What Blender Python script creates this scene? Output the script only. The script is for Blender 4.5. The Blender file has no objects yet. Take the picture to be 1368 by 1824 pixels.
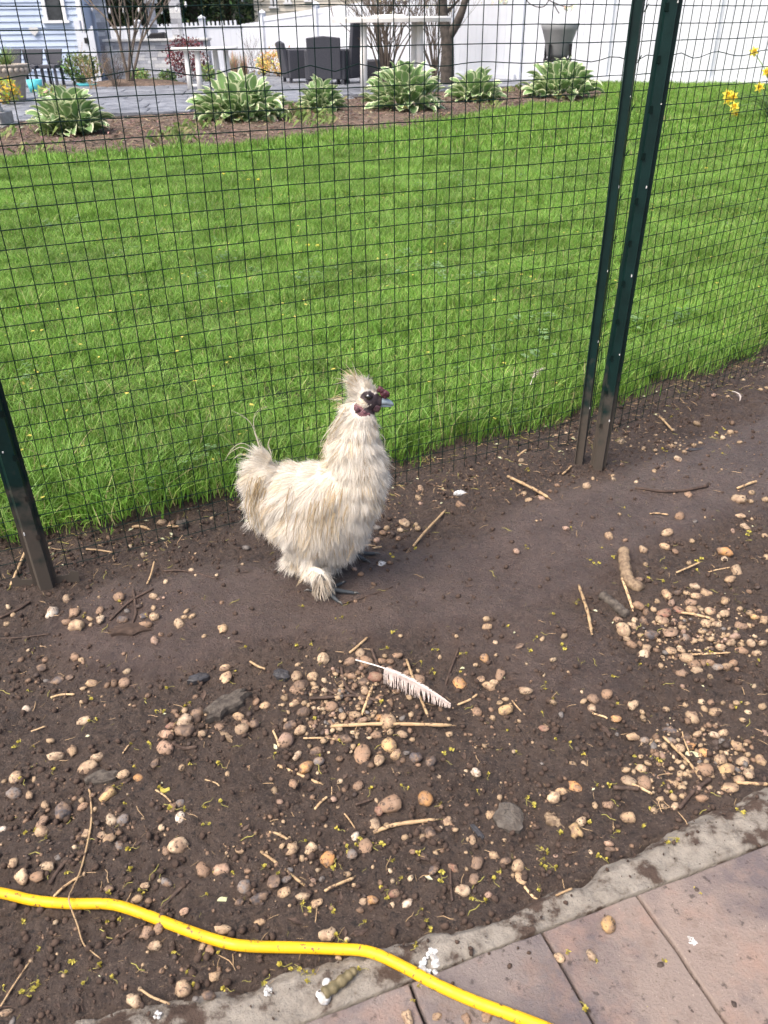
import bpy, math, random
import numpy as np
from mathutils import Vector, Matrix, Quaternion
from mathutils.kdtree import KDTree

# ------------------------------------------------------------------ camera
CAM_H = 0.95
TH = math.radians(31.0)
FPX = 1435.0
ROLL = math.radians(-0.75)
SC = bpy.context.scene
COL = SC.collection
_ct, _st = math.cos(TH), math.sin(TH)
FW = Vector((0, _ct, -_st))
_r0 = Vector((1, 0, 0)); _u0 = Vector((0, _st, _ct))
RT = _r0 * math.cos(ROLL) + _u0 * math.sin(ROLL)
UP = _u0 * math.cos(ROLL) - _r0 * math.sin(ROLL)
cam_d = bpy.data.cameras.new('camera')
cam = bpy.data.objects.new('camera', cam_d)
COL.objects.link(cam)
cam.matrix_world = Matrix(((RT.x, UP.x, -FW.x, 0), (RT.y, UP.y, -FW.y, 0), (RT.z, UP.z, -FW.z, CAM_H), (0, 0, 0, 1)))
cam_d.sensor_fit = 'VERTICAL'
cam_d.sensor_height = 24
cam_d.lens = 24 * FPX / 1824
cam_d.clip_start = 0.02
cam_d.clip_end = 400
cam_d.dof.use_dof = True
cam_d.dof.focus_distance = 1.65
cam_d.dof.aperture_fstop = 8.0
SC.camera = cam

# ------------------------------------------------------------------ sky, sun, exposure
SUN_EL, SUN_AZ = math.radians(60), math.radians(-128)      # azimuth measured from +Y towards +X
w = bpy.data.worlds.new('World'); SC.world = w; w.use_nodes = True
nt = w.node_tree; nt.nodes.clear()
sky = nt.nodes.new('ShaderNodeTexSky'); sky.sky_type = 'NISHITA'; sky.sun_disc = False
sky.sun_elevation = SUN_EL; sky.sun_rotation = SUN_AZ
sky.air_density = 0.8; sky.dust_density = 6.0; sky.ozone_density = 0.3
bg = nt.nodes.new('ShaderNodeBackground'); bg.inputs[1].default_value = 0.15
wo = nt.nodes.new('ShaderNodeOutputWorld')
nt.links.new(sky.outputs[0], bg.inputs[0]); nt.links.new(bg.outputs[0], wo.inputs[0])
sd = bpy.data.lights.new('sun', 'SUN'); sd.energy = 1.5; sd.angle = math.radians(42); sd.color = (1.0, 0.95, 0.89)
so = bpy.data.objects.new('sun', sd); COL.objects.link(so)
sdir = Vector((math.sin(SUN_AZ) * math.cos(SUN_EL), math.cos(SUN_AZ) * math.cos(SUN_EL), math.sin(SUN_EL)))
so.rotation_euler = sdir.to_track_quat('Z', 'Y').to_euler()
so.location = sdir * 30
SC.view_settings.view_transform = 'Standard'
SC.view_settings.look = 'None'
SC.view_settings.exposure = 1.08
SC.view_settings.gamma = 1
SC.view_settings.use_curve_mapping = False

# ------------------------------------------------------------------ helpers
def ray(x, y):
    return FW + RT * ((x - 684) / FPX) - UP * ((y - 912) / FPX)
def G(x, y, z=0.0):
    d = ray(x, y); t = (z - CAM_H) / d.z
    return Vector((d.x * t, d.y * t, z))
def A(x, y, Y):
    d = ray(x, y); t = Y / d.y
    return Vector((d.x * t, Y, CAM_H + d.z * t))
def ppm(x, y, Y):
    v = A(x, y, Y) - Vector((0, 0, CAM_H))
    return FPX / v.dot(FW)

random.seed(7)
RNG = np.random.default_rng(11)

_gt = RNG.random((256, 256)) * 2 * np.pi
_GX, _GY = np.cos(_gt), np.sin(_gt)
def perlin(x, y):
    x = np.asarray(x, float); y = np.asarray(y, float)
    xi = np.floor(x).astype(int); yi = np.floor(y).astype(int)
    xf, yf = x - xi, y - yi
    u = xf * xf * xf * (xf * (xf * 6 - 15) + 10); v = yf * yf * yf * (yf * (yf * 6 - 15) + 10)
    def g(ix, iy, dx, dy):
        a, b = ix & 255, iy & 255
        return _GX[a, b] * dx + _GY[a, b] * dy
    n00 = g(xi, yi, xf, yf); n10 = g(xi + 1, yi, xf - 1, yf)
    n01 = g(xi, yi + 1, xf, yf - 1); n11 = g(xi + 1, yi + 1, xf - 1, yf - 1)
    return (n00 * (1 - u) + n10 * u) * (1 - v) + (n01 * (1 - u) + n11 * u) * v
def fbm(x, y, s, o=4, gain=0.5):
    a, t, f = 1.0, 0, s
    for k in range(o):
        t = t + a * perlin(np.asarray(x) * f + 17.3 * k, np.asarray(y) * f + 9.1 * k); a *= gain; f *= 2.03
    return t
def seg_dist(x, y, pts):
    x = np.asarray(x, float); y = np.asarray(y, float)
    best = np.full(x.shape, 1e9)
    for (ax, ay), (bx, by) in zip(pts[:-1], pts[1:]):
        dx, dy = bx - ax, by - ay
        t = np.clip(((x - ax) * dx + (y - ay) * dy) / (dx * dx + dy * dy + 1e-12), 0, 1)
        best = np.minimum(best, np.hypot(x - ax - t * dx, y - ay - t * dy))
    return best
def smooth(a, b, v):
    t = np.clip((v - a) / (b - a), 0, 1); return t * t * (3 - 2 * t)

def catmull(pts, n=8):
    P = [Vector(p) for p in pts]; P = [P[0] * 2 - P[1]] + P + [P[-1] * 2 - P[-2]]
    out = []
    for i in range(1, len(P) - 2):
        for k in range(n):
            t = k / n
            a, b, c, d = P[i - 1], P[i], P[i + 1], P[i + 2]
            out.append(0.5 * ((2 * b) + (c - a) * t + (2 * a - 5 * b + 4 * c - d) * t * t + (3 * b - a - 3 * c + d) * t ** 3))
    out.append(P[-2]); return out

class MB:
    def __init__(s): s.v = []; s.f = []; s.c = []; s.m = []; s.mi = 0; s.col = (1, 1, 1)
    def add(s, vs, fs, col=None):
        n = len(s.v); s.v += [tuple(p) for p in vs]; s.f += [tuple(i + n for i in f) for f in fs]
        s.c += [col or s.col] * len(vs); s.m += [s.mi] * len(fs)
    def box(s, a, b, M=None, col=None):
        x0, y0, z0 = a; x1, y1, z1 = b
        vs = [Vector(p) for p in ((x0, y0, z0), (x1, y0, z0), (x1, y1, z0), (x0, y1, z0), (x0, y0, z1), (x1, y0, z1), (x1, y1, z1), (x0, y1, z1))]
        if M is not None: vs = [M @ p for p in vs]
        s.add(vs, [(0, 3, 2, 1), (4, 5, 6, 7), (0, 1, 5, 4), (1, 2, 6, 5), (2, 3, 7, 6), (3, 0, 4, 7)], col)
    def tube(s, pts, r, n=6, cap=True, col=None):
        pts = [Vector(p) for p in pts]; k = len(pts)
        rs = r if isinstance(r, (list, tuple)) else [r] * k
        t0 = (pts[1] - pts[0]).normalized()
        ref = Vector((0, 0, 1)) if abs(t0.z) < 0.9 else Vector((1, 0, 0))
        nrm = t0.cross(ref).normalized(); vs = []; fs = []
        for i, p in enumerate(pts):
            t = (pts[min(i + 1, k - 1)] - pts[max(i - 1, 0)]).normalized()
            nrm = (nrm - t * nrm.dot(t)).normalized(); b = t.cross(nrm)
            for j in range(n):
                a = 2 * math.pi * j / n
                vs.append(p + (nrm * math.cos(a) + b * math.sin(a)) * rs[i])
        for i in range(k - 1):
            for j in range(n):
                q = (j + 1) % n
                fs.append((i * n + j, i * n + q, (i + 1) * n + q, (i + 1) * n + j))
        if cap:
            fs.append(tuple(range(n - 1, -1, -1))); fs.append(tuple((k - 1) * n + j for j in range(n)))
        s.add(vs, fs, col)
    def lathe(s, c, prof, n=20, col=None):
        vs = []; fs = []
        for r, z in prof:
            for j in range(n):
                a = 2 * math.pi * j / n; vs.append((c[0] + r * math.cos(a), c[1] + r * math.sin(a), c[2] + z))
        for i in range(len(prof) - 1):
            for j in range(n):
                q = (j + 1) % n; fs.append((i * n + j, i * n + q, (i + 1) * n + q, (i + 1) * n + j))
        fs.append(tuple(range(n - 1, -1, -1))); fs.append(tuple((len(prof) - 1) * n + j for j in range(n)))
        s.add(vs, fs, col)
    def mesh(s, name, mat=None, smooth_=False):
        me = bpy.data.meshes.new(name); me.from_pydata(s.v, [], s.f)
        for m in (mat if isinstance(mat, (list, tuple)) else [mat]):
            if m: me.materials.append(m)
        if any(s.m): me.polygons.foreach_set('material_index', s.m)
        ca = me.color_attributes.new('Col', 'FLOAT_COLOR', 'POINT')
        arr = np.ones((len(s.v), 4), np.float32)
        if s.v: arr[:, :3] = np.array(s.c, np.float32)
        ca.data.foreach_set('color', arr.ravel())
        if smooth_: me.polygons.foreach_set('use_smooth', [True] * len(s.f))
        me.update(); return me
    def obj(s, name, mat=None, parent=None, smooth_=False, bevel=0):
        o = link(name, s.mesh(name, mat, smooth_), parent)
        if bevel:
            b = o.modifiers.new('edge', 'BEVEL'); b.width = bevel; b.segments = 2; b.limit_method = 'ANGLE'
        return o

def link(name, data, parent=None):
    o = bpy.data.objects.new(name, data); COL.objects.link(o)
    if parent is not None: o.parent = parent
    return o
def np_mesh(name, V, Fq, cols=None, mat=None, smooth_=True):
    me = bpy.data.meshes.new(name); V = np.asarray(V, np.float32); Fq = np.asarray(Fq, np.int32); k = Fq.shape[1]
    me.vertices.add(len(V)); me.vertices.foreach_set('co', V.ravel())
    me.loops.add(Fq.size); me.loops.foreach_set('vertex_index', Fq.ravel())
    me.polygons.add(len(Fq)); me.polygons.foreach_set('loop_start', np.arange(0, Fq.size, k, dtype=np.int32))
    if smooth_: me.polygons.foreach_set('use_smooth', np.ones(len(Fq), bool))
    if cols is not None:
        a = np.ones((len(V), 4), np.float32); a[:, :cols.shape[1]] = cols
        me.color_attributes.new('Col', 'FLOAT_COLOR', 'POINT').data.foreach_set('color', a.ravel())
    if mat: me.materials.append(mat)
    me.update(calc_edges=True); me.validate(); return me
def tag(o, label=None, cat=None, group=None, kind=None):
    if label: o['label'] = label
    if cat: o['category'] = cat
    if group: o['group'] = group
    if kind: o['kind'] = kind
    return o
def thing(name, loc, label, cat, group=None, rz=0):
    o = bpy.data.objects.new(name, None); COL.objects.link(o); o.location = loc; o.rotation_euler = (0, 0, rz)
    o.empty_display_size = 0.05
    return tag(o, label, cat, group)
def grid_obj(name, X, Y, Z, mat, parent=None, cols=None, keep=None):
    ny, nx = X.shape
    V = np.stack([X, Y, Z], -1).reshape(-1, 3)
    i = np.arange(ny * nx).reshape(ny, nx)
    Fq = np.stack([i[:-1, :-1], i[:-1, 1:], i[1:, 1:], i[1:, :-1]], -1).reshape(-1, 4)
    if keep is not None:
        k = keep.reshape(-1); Fq = Fq[k[Fq].all(1)]
    return link(name, np_mesh(name, V, Fq, cols, mat), parent)

# ------------------------------------------------------------------ materials
def M(name, c1, c2=None, scale=20, rough=0.8, spec=0.3, bump=0, bscale=80, attr=None, objcol=False, detail=6,
      c3=None, s3=None, t3=(0.55, 0.7), var=0.0, metal=0, transl=0, sss=0, rough2=None, dist=0.002, coat=0, objrand=0.0, sheen=0):
    m = bpy.data.materials.new(name); m.use_nodes = True; n = m.node_tree.nodes; L = m.node_tree.links
    b = n['Principled BSDF']; out = n['Material Output']
    geo = n.new('ShaderNodeNewGeometry')
    oi = n.new('ShaderNodeObjectInfo')
    pos = geo.outputs['Position']
    if objcol or objrand:
        tc = n.new('ShaderNodeTexCoord'); ad = n.new('ShaderNodeVectorMath'); ad.operation = 'MULTIPLY_ADD'
        L.new(oi.outputs['Random'], ad.inputs[0]); ad.inputs[1].default_value = (13, 7, 5); L.new(tc.outputs['Object'], ad.inputs[2]); pos = ad.outputs[0]
    def noise(sc_, d=detail, r=0.6):
        t = n.new('ShaderNodeTexNoise'); t.inputs['Scale'].default_value = sc_; t.inputs['Detail'].default_value = d
        t.inputs['Roughness'].default_value = r; L.new(pos, t.inputs['Vector']); return t.outputs['Fac']
    def ramp(f, a, z):
        r = n.new('ShaderNodeMapRange'); r.inputs['From Min'].default_value = a; r.inputs['From Max'].default_value = z
        r.interpolation_type = 'SMOOTHSTEP'; L.new(f, r.inputs['Value']); return r.outputs['Result']
    def mix(f, a, c, mode='MIX'):
        x = n.new('ShaderNodeMix'); x.data_type = 'RGBA'; x.blend_type = mode
        if isinstance(f, (int, float)): x.inputs[0].default_value = f
        else: L.new(f, x.inputs[0])
        for i, q in ((6, a), (7, c)):
            if isinstance(q, tuple): x.inputs[i].default_value = (*q[:3], 1)
            else: L.new(q, x.inputs[i])
        return x.outputs[2]
    if attr:
        at = n.new('ShaderNodeVertexColor'); at.layer_name = attr; base = at.outputs['Color']
    elif objcol: base = oi.outputs['Color']
    else: base = c1
    if c2:
        base = mix(ramp(noise(scale), 0.35, 0.65), base, c2)
    if c3:
        base = mix(ramp(noise(s3 or scale * 3), *t3), base, c3)
    if var or objrand:
        hv = n.new('ShaderNodeHueSaturation')
        if objrand:
            r = n.new('ShaderNodeMapRange'); r.inputs['To Min'].default_value = 1 - objrand; r.inputs['To Max'].default_value = 1 + objrand
            L.new(oi.outputs['Random'], r.inputs['Value'])
        else:
            r = n.new('ShaderNodeMapRange'); r.inputs['From Min'].default_value = 0.3; r.inputs['From Max'].default_value = 0.7
            r.inputs['To Min'].default_value = 1 - var; r.inputs['To Max'].default_value = 1 + var
            L.new(noise(scale * 2.7), r.inputs['Value'])
        L.new(r.outputs[0], hv.inputs['Value'])
        if isinstance(base, tuple): hv.inputs['Color'].default_value = (*base[:3], 1)
        else: L.new(base, hv.inputs['Color'])
        base = hv.outputs[0]
    if isinstance(base, tuple): b.inputs['Base Color'].default_value = (*base[:3], 1)
    else: L.new(base, b.inputs['Base Color'])
    if rough2 is not None:
        r = n.new('ShaderNodeMapRange'); r.inputs['From Min'].default_value = 0.35; r.inputs['From Max'].default_value = 0.65
        r.inputs['To Min'].default_value = rough; r.inputs['To Max'].default_value = rough2
        L.new(noise(scale * 1.7), r.inputs['Value']); L.new(r.outputs[0], b.inputs['Roughness'])
    else: b.inputs['Roughness'].default_value = rough
    b.inputs['Specular IOR Level'].default_value = spec
    b.inputs['Metallic'].default_value = metal
    b.inputs['Coat Weight'].default_value = coat
    b.inputs['Sheen Weight'].default_value = sheen
    if sss:
        b.inputs['Subsurface Weight'].default_value = sss; b.inputs['Subsurface Radius'].default_value = (0.004, 0.003, 0.002); b.inputs['Subsurface Scale'].default_value = 1
    if bump:
        bp = n.new('ShaderNodeBump'); bp.inputs['Strength'].default_value = bump; bp.inputs['Distance'].default_value = dist
        L.new(noise(bscale, 8, 0.65), bp.inputs['Height']); L.new(bp.outputs[0], b.inputs['Normal'])
    if transl:
        tr = n.new('ShaderNodeBsdfTranslucent'); ms = n.new('ShaderNodeMixShader'); ms.inputs[0].default_value = transl
        if isinstance(base, tuple): tr.inputs[0].default_value = (*base[:3], 1)
        else: L.new(base, tr.inputs[0])
        L.new(b.outputs[0], ms.inputs[1]); L.new(tr.outputs[0], ms.inputs[2]); L.new(ms.outputs[0], out.inputs['Surface'])
    return m

MT = {}
MT['soil'] = None
MT['pebble'] = M('pebble_stone', (1, 1, 1), objcol=True, scale=1.1, rough=0.5, spec=0.4, c2=(0.24, 0.16, 0.105), c3=(0.065, 0.043, 0.032), s3=3.0, t3=(0.56, 0.63), bump=0.8, bscale=5, dist=0.0022, rough2=0.8)
MT['pebble_mix'] = M('grit_stone', (1, 1, 1), None, attr='Col', scale=60, rough=0.7, spec=0.3, c3=(0.05, 0.035, 0.027), s3=190, t3=(0.54, 0.64), bump=0.3, bscale=400, dist=0.0006)
MT['straw'] = M('straw', (0.48, 0.34, 0.19), (0.36, 0.24, 0.13), scale=60, rough=0.6, c3=(0.1, 0.065, 0.045), s3=130, t3=(0.53, 0.63), bump=0.3, bscale=300, objrand=0.2)
MT['twig'] = M('dark_twig', (0.045, 0.03, 0.024), (0.09, 0.06, 0.045), scale=90, rough=0.75, bump=0.5, bscale=250)
MT['bark'] = M('grey_bark', (0.10, 0.085, 0.07), (0.045, 0.037, 0.032), scale=110, rough=0.85, bump=0.8, bscale=160, dist=0.003)
MT['slate'] = M('dark_slate', (0.05, 0.05, 0.055), (0.03, 0.028, 0.03), scale=60, rough=0.5, bump=0.4, bscale=150)
MT['peel'] = M('peeled_wood', (0.26, 0.19, 0.12), (0.13, 0.09, 0.06), scale=130, rough=0.75, bump=0.6, bscale=200, dist=0.002)
MT['blossom'] = M('blossom_yellow', (0.60, 0.50, 0.10), (0.42, 0.39, 0.09), scale=300, rough=0.7, transl=0.25)
MT['stem_y'] = M('blossom_stem', (0.36, 0.34, 0.09), (0.26, 0.22, 0.07), scale=200, rough=0.7)
MT['lump'] = M('weathered_concrete_lump', (0.13, 0.115, 0.098), (0.075, 0.063, 0.053), scale=60, rough=0.9, bump=1.0, bscale=160, dist=0.004)
MT['hose'] = M('yellow_hose', (0.76, 0.45, 0.008), (0.66, 0.36, 0.008), scale=30, rough=0.4, spec=0.4, c3=(0.16, 0.085, 0.03), s3=130, t3=(0.575, 0.64), bump=0.15, bscale=60, rough2=0.65)
MT['concrete'] = M('edging_concrete', (0.26, 0.235, 0.20), (0.145, 0.125, 0.105), scale=30, rough=0.9, spec=0.2, c3=(0.068, 0.048, 0.038), s3=30, t3=(0.50, 0.60), bump=1.0, bscale=200, dist=0.004, detail=10)
MT['dropping_white'] = M('dropping_white', (0.62, 0.63, 0.63), (0.30, 0.29, 0.27), scale=160, rough=0.8, bump=0.5, bscale=300)
MT['dropping'] = M('dropping_olive', (0.19, 0.155, 0.085), (0.10, 0.085, 0.045), scale=90, rough=0.6, bump=0.6, bscale=200)
MT['leafbit'] = M('pale_leaf', (0.50, 0.52, 0.28), (0.62, 0.60, 0.42), scale=90, rough=0.6, transl=0.2)
MT['feather'] = M('white_feather', (0.56, 0.48, 0.43), (0.42, 0.34, 0.30), scale=160, rough=0.7, transl=0.2)
MT['quill'] = M('quill', (0.75, 0.70, 0.63), None, rough=0.4)
MT['vinyl'] = M('white_vinyl', (0.64, 0.67, 0.72), (0.60, 0.63, 0.685), scale=1.2, rough=0.45, spec=0.4)
MT['plastic'] = M('white_plastic', (0.80, 0.79, 0.76), (0.72, 0.70, 0.66), scale=6, rough=0.4)
MT['wicker'] = M('black_wicker', (0.045, 0.047, 0.058), (0.07, 0.072, 0.085), scale=90, rough=0.55, bump=0.6, bscale=120, dist=0.004)
MT['black'] = M('black_plastic', (0.02, 0.02, 0.022), None, rough=0.5)
MT['siding'] = M('blue_siding', (0.47, 0.55, 0.68), (0.43, 0.51, 0.64), scale=2, rough=0.6)
MT['trim'] = M('white_trim', (0.78, 0.78, 0.78), None, rough=0.5)
MT['glass'] = M('dark_glass', (0.04, 0.045, 0.05), (0.10, 0.11, 0.12), scale=1.5, rough=0.08, spec=0.6)
MT['beige'] = M('beige_siding', (0.62, 0.57, 0.48), (0.56, 0.52, 0.44), scale=2, rough=0.6)
MT['roof'] = M('grey_shingle', (0.13, 0.12, 0.12), (0.2, 0.19, 0.18), scale=9, rough=0.9)
MT['ledger'] = M('ledger_stone', (1, 1, 1), None, attr='Col', scale=14, rough=0.8, var=0.2, bump=0.5, bscale=60, dist=0.005)
MT['cap'] = M('stone_cap', (0.62, 0.62, 0.60), (0.52, 0.52, 0.5), scale=6, rough=0.7)
MT['cast'] = M('cast_stone', (0.42, 0.37, 0.31), (0.32, 0.28, 0.24), scale=16, rough=0.85, bump=0.5, bscale=70, dist=0.004)
MT['graycast'] = M('grey_cast_stone', (0.42, 0.42, 0.40), (0.28, 0.28, 0.26), scale=14, rough=0.9, bump=0.5, bscale=60, dist=0.004)
MT['patio'] = M('patio_stone', (0.12, 0.13, 0.15), (0.22, 0.235, 0.265), scale=2.6, rough=0.4, rough2=0.65, spec=0.45, c3=(0.05, 0.055, 0.065), s3=7, t3=(0.5, 0.7), bump=0.7, bscale=16, dist=0.012, objrand=0.16)
MT['joint'] = M('patio_joint', (0.06, 0.06, 0.065), None, rough=0.9)
MT['mulch'] = M('bed_mulch', (0.17, 0.12, 0.09), (0.085, 0.064, 0.05), scale=9, rough=0.95, c3=(0.30, 0.23, 0.175), s3=34, t3=(0.55, 0.68), bump=1, bscale=45, dist=0.03, detail=10)
MT['barkbits'] = M('mulch_chip', (1, 1, 1), None, attr='Col', scale=30, rough=0.9, var=0.2)
MT['grassblade'] = M('grass_blade', (1, 1, 1), None, attr='Col', scale=0.9, rough=0.42, spec=0.32, var=0.28, transl=0.35, c3=(0.09, 0.18, 0.02), s3=9, t3=(0.50, 0.75))
MT['clover'] = M('clover_leaf', (0.13, 0.24, 0.08), (0.2, 0.3, 0.14), scale=90, rough=0.5, transl=0.3)
MT['turf'] = M('turf_soil', (0.035, 0.06, 0.015), (0.03, 0.035, 0.015), scale=12, rough=1, bump=0.6, bscale=60, dist=0.01)
MT['hosta'] = M('hosta_leaf', (1, 1, 1), None, attr='Col', scale=14, rough=0.42, spec=0.45, var=0.12, transl=0.25, objrand=0.12)
MT['leaf'] = M('shrub_leaf', (1, 1, 1), None, attr='Col', scale=3, rough=0.7, var=0.3, transl=0.2)
MT['barktree'] = M('tree_bark', (0.10, 0.085, 0.072), (0.055, 0.048, 0.042), scale=14, rough=0.9, bump=0.8, bscale=40, dist=0.02)
MT['branch'] = M('bare_branch', (0.19, 0.155, 0.125), (0.13, 0.105, 0.085), scale=9, rough=0.85)
MT['firepit'] = M('grey_fibreglass', (0.19, 0.20, 0.205), (0.25, 0.26, 0.265), scale=3, rough=0.5)
MT['yellow'] = M('daffodil_petal', (0.85, 0.72, 0.06), (0.88, 0.76, 0.12), scale=90, rough=0.5, transl=0.3)
MT['orange'] = M('daffodil_trumpet', (0.84, 0.55, 0.02), None, rough=0.5, transl=0.2)
MT['turq'] = M('turquoise_plastic', (0.10, 0.50, 0.55), None, rough=0.5)
MT['clod'] = M('soil_clod', (0.072, 0.048, 0.036), (0.042, 0.028, 0.022), scale=90, rough=0.9, bump=0.6, bscale=300, dist=0.001)
MT['bulb'] = M('string_bulb', (0.8, 0.8, 0.8), None, rough=0.1, spec=0.6)
MT['wood'] = M('brown_panel', (0.14, 0.085, 0.06), (0.1, 0.06, 0.045), scale=6, rough=0.8)

def post_material():
    m = M('green_post_paint', (0.003, 0.016, 0.0145), (0.004, 0.022, 0.020), scale=22, rough=0.45, spec=0.3, bump=0.15, bscale=140)
    n = m.node_tree.nodes; L = m.node_tree.links; b = n['Principled BSDF']
    src = b.inputs['Base Color'].links[0].from_socket
    g = n.new('ShaderNodeNewGeometry'); sp = n.new('ShaderNodeSeparateXYZ'); L.new(g.outputs['Position'], sp.inputs[0])
    nz = n.new('ShaderNodeTexNoise'); nz.inputs['Scale'].default_value = 34; nz.inputs['Detail'].default_value = 8; L.new(g.outputs['Position'], nz.inputs['Vector'])
    a = n.new('ShaderNodeMath'); a.operation = 'MULTIPLY_ADD'; L.new(nz.outputs['Fac'], a.inputs[0]); a.inputs[1].default_value = -0.40; L.new(sp.outputs['Z'], a.inputs[2])
    r = n.new('ShaderNodeMapRange'); r.inputs['From Min'].default_value = -0.10; r.inputs['From Max'].default_value = 0.04; r.inputs['To Min'].default_value = 0.9; r.inputs['To Max'].default_value = 0
    L.new(a.outputs[0], r.inputs['Value'])
    x = n.new('ShaderNodeMix'); x.data_type = 'RGBA'; L.new(r.outputs[0], x.inputs[0]); L.new(src, x.inputs[6]); x.inputs[7].default_value = (0.085, 0.068, 0.054, 1)
    L.new(x.outputs[2], b.inputs['Base Color'])
    r2 = n.new('ShaderNodeMapRange'); r2.inputs['To Min'].default_value = 0.42; r2.inputs['To Max'].default_value = 0.9; L.new(r.outputs[0], r2.inputs['Value']); L.new(r2.outputs[0], b.inputs['Roughness'])
    return m
MT['post'] = post_material()
MT['wire'] = M('green_coated_wire', (0.004, 0.018, 0.016), None, rough=0.55, spec=0.15)

def soil_material():
    m = bpy.data.materials.new('wet_soil'); m.use_nodes = True; n = m.node_tree.nodes; L = m.node_tree.links; b = n['Principled BSDF']
    g = n.new('ShaderNodeNewGeometry'); at = n.new('ShaderNodeVertexColor'); at.layer_name = 'Col'
    sep = n.new('ShaderNodeSeparateColor'); L.new(at.outputs[0], sep.inputs[0])       # R = trodden and smooth
    def noise(s, d=8, r=0.6):
        t = n.new('ShaderNodeTexNoise'); t.inputs['Scale'].default_value = s; t.inputs['Detail'].default_value = d; t.inputs['Roughness'].default_value = r
        L.new(g.outputs['Position'], t.inputs['Vector']); return t.outputs['Fac']
    def mr(f, a, z, lo=0.0, hi=1.0):
        r = n.new('ShaderNodeMapRange'); r.inputs['From Min'].default_value = a; r.inputs['From Max'].default_value = z
        r.inputs['To Min'].default_value = lo; r.inputs['To Max'].default_value = hi; L.new(f, r.inputs['Value']); return r.outputs[0]
    def mix(f, a, c):
        x = n.new('ShaderNodeMix'); x.data_type = 'RGBA'; L.new(f, x.inputs[0])
        for i, q in ((6, a), (7, c)):
            if isinstance(q, tuple): x.inputs[i].default_value = (*q, 1)
            else: L.new(q, x.inputs[i])
        return x.outputs[2]
    c = mix(mr(noise(7), .38, .62), (0.104, 0.070, 0.052), (0.058, 0.038, 0.029))
    c = mix(mr(noise(70), .45, .70), c, (0.125, 0.085, 0.062))
    c = mix(mr(noise(260, 4), .57, .68), c, (0.20, 0.145, 0.11))
    c = mix(mr(noise(150, 5), .46, .32), c, (0.022, 0.015, 0.012))
    path = mix(mr(noise(14), .35, .65), (0.108, 0.079, 0.070), (0.068, 0.048, 0.042))
    fac = n.new('ShaderNodeMath'); fac.operation = 'MULTIPLY'; L.new(sep.outputs[0], fac.inputs[0]); fac.inputs[1].default_value = 0.6
    c = mix(fac.outputs[0], c, path)
    L.new(c, b.inputs['Base Color'])
    rg = n.new('ShaderNodeMath'); rg.operation = 'MULTIPLY_ADD'; L.new(sep.outputs[0], rg.inputs[0]); rg.inputs[1].default_value = -0.30; L.new(mr(noise(60), .35, .65, .50, .88), rg.inputs[2])
    L.new(rg.outputs[0], b.inputs['Roughness']); b.inputs['Specular IOR Level'].default_value = 0.55
    s1 = n.new('ShaderNodeMath'); s1.operation = 'MULTIPLY_ADD'; L.new(noise(330, 6, .7), s1.inputs[0]); s1.inputs[1].default_value = 0.5; L.new(noise(75, 10, .75), s1.inputs[2])
    bp = n.new('ShaderNodeBump'); bp.inputs['Distance'].default_value = 0.022
    L.new(mr(sep.outputs[0], 0, 1, 1.0, 0.75), bp.inputs['Strength']); L.new(s1.outputs[0], bp.inputs['Height']); L.new(bp.outputs[0], b.inputs['Normal'])
    return m
MT['soil'] = soil_material()
def paver_material():
    m = M('paver_stone', (1, 1, 1), None, objcol=True, scale=9, rough=0.72, rough2=0.9, spec=0.25, c3=(0.42, 0.35, 0.30), s3=420, t3=(0.63, 0.72), bump=1.0, bscale=260, dist=0.003, var=0)
    n = m.node_tree.nodes; L = m.node_tree.links; b = n['Principled BSDF']; src = b.inputs['Base Color'].links[0].from_socket
    g = n.new('ShaderNodeNewGeometry')
    for sc_, lo, hi, colr, amt in ((7, .46, .62, (0.10, 0.085, 0.092), .8), (13, .52, .66, (0.28, 0.185, 0.145), .6), (30, .52, .66, (0.17, 0.125, 0.105), .6), (70, .59, .66, (0.05, 0.04, 0.036), .75)):
        t = n.new('ShaderNodeTexNoise'); t.inputs['Scale'].default_value = sc_; t.inputs['Detail'].default_value = 9; t.inputs['Roughness'].default_value = .65
        L.new(g.outputs['Position'], t.inputs['Vector'])
        r = n.new('ShaderNodeMapRange'); r.inputs['From Min'].default_value = lo; r.inputs['From Max'].default_value = hi; r.inputs['To Max'].default_value = amt
        L.new(t.outputs['Fac'], r.inputs['Value'])
        x = n.new('ShaderNodeMix'); x.data_type = 'RGBA'; L.new(r.outputs[0], x.inputs[0]); L.new(src, x.inputs[6]); x.inputs[7].default_value = (*colr, 1); src = x.outputs[2]
    L.new(src, b.inputs['Base Color']); return m
MT['paver'] = paver_material()
# ------------------------------------------------------------------ ground
CONC = [(-2.2, -0.15), (-0.9, 0.30)] + [tuple(G(*p)[:2]) for p in ((150, 1815), (440, 1763), (540, 1738), (635, 1710), (709, 1690), (800, 1672), (900, 1640), (960, 1612), (1040, 1572), (1130, 1527), (1240, 1465), (1368, 1408))] + [(0.80, 0.93), (1.9, 1.62)]
_o1 = G(1130, 1605); _ud = (G(1340, 1515) - G(600, 1800)).normalized()
PAV = [tuple((_o1 + _ud * q)[:2]) for q in (-3.2, -0.3, 0.3, 3.0)]
PATHL = [tuple(G(*p)[:2]) for p in ((250, 1120), (450, 1085), (700, 1065), (900, 1020), (1050, 950), (1200, 885), (1368, 815), (1560, 740))]
PATH2 = [tuple(G(*p)[:2]) for p in ((820, 1110), (950, 1130), (1010, 1210))]
cx, cy = np.array([p[0] for p in CONC]), np.array([p[1] for p in CONC])
def conc_y(x): return np.interp(x, cx, cy)
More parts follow.
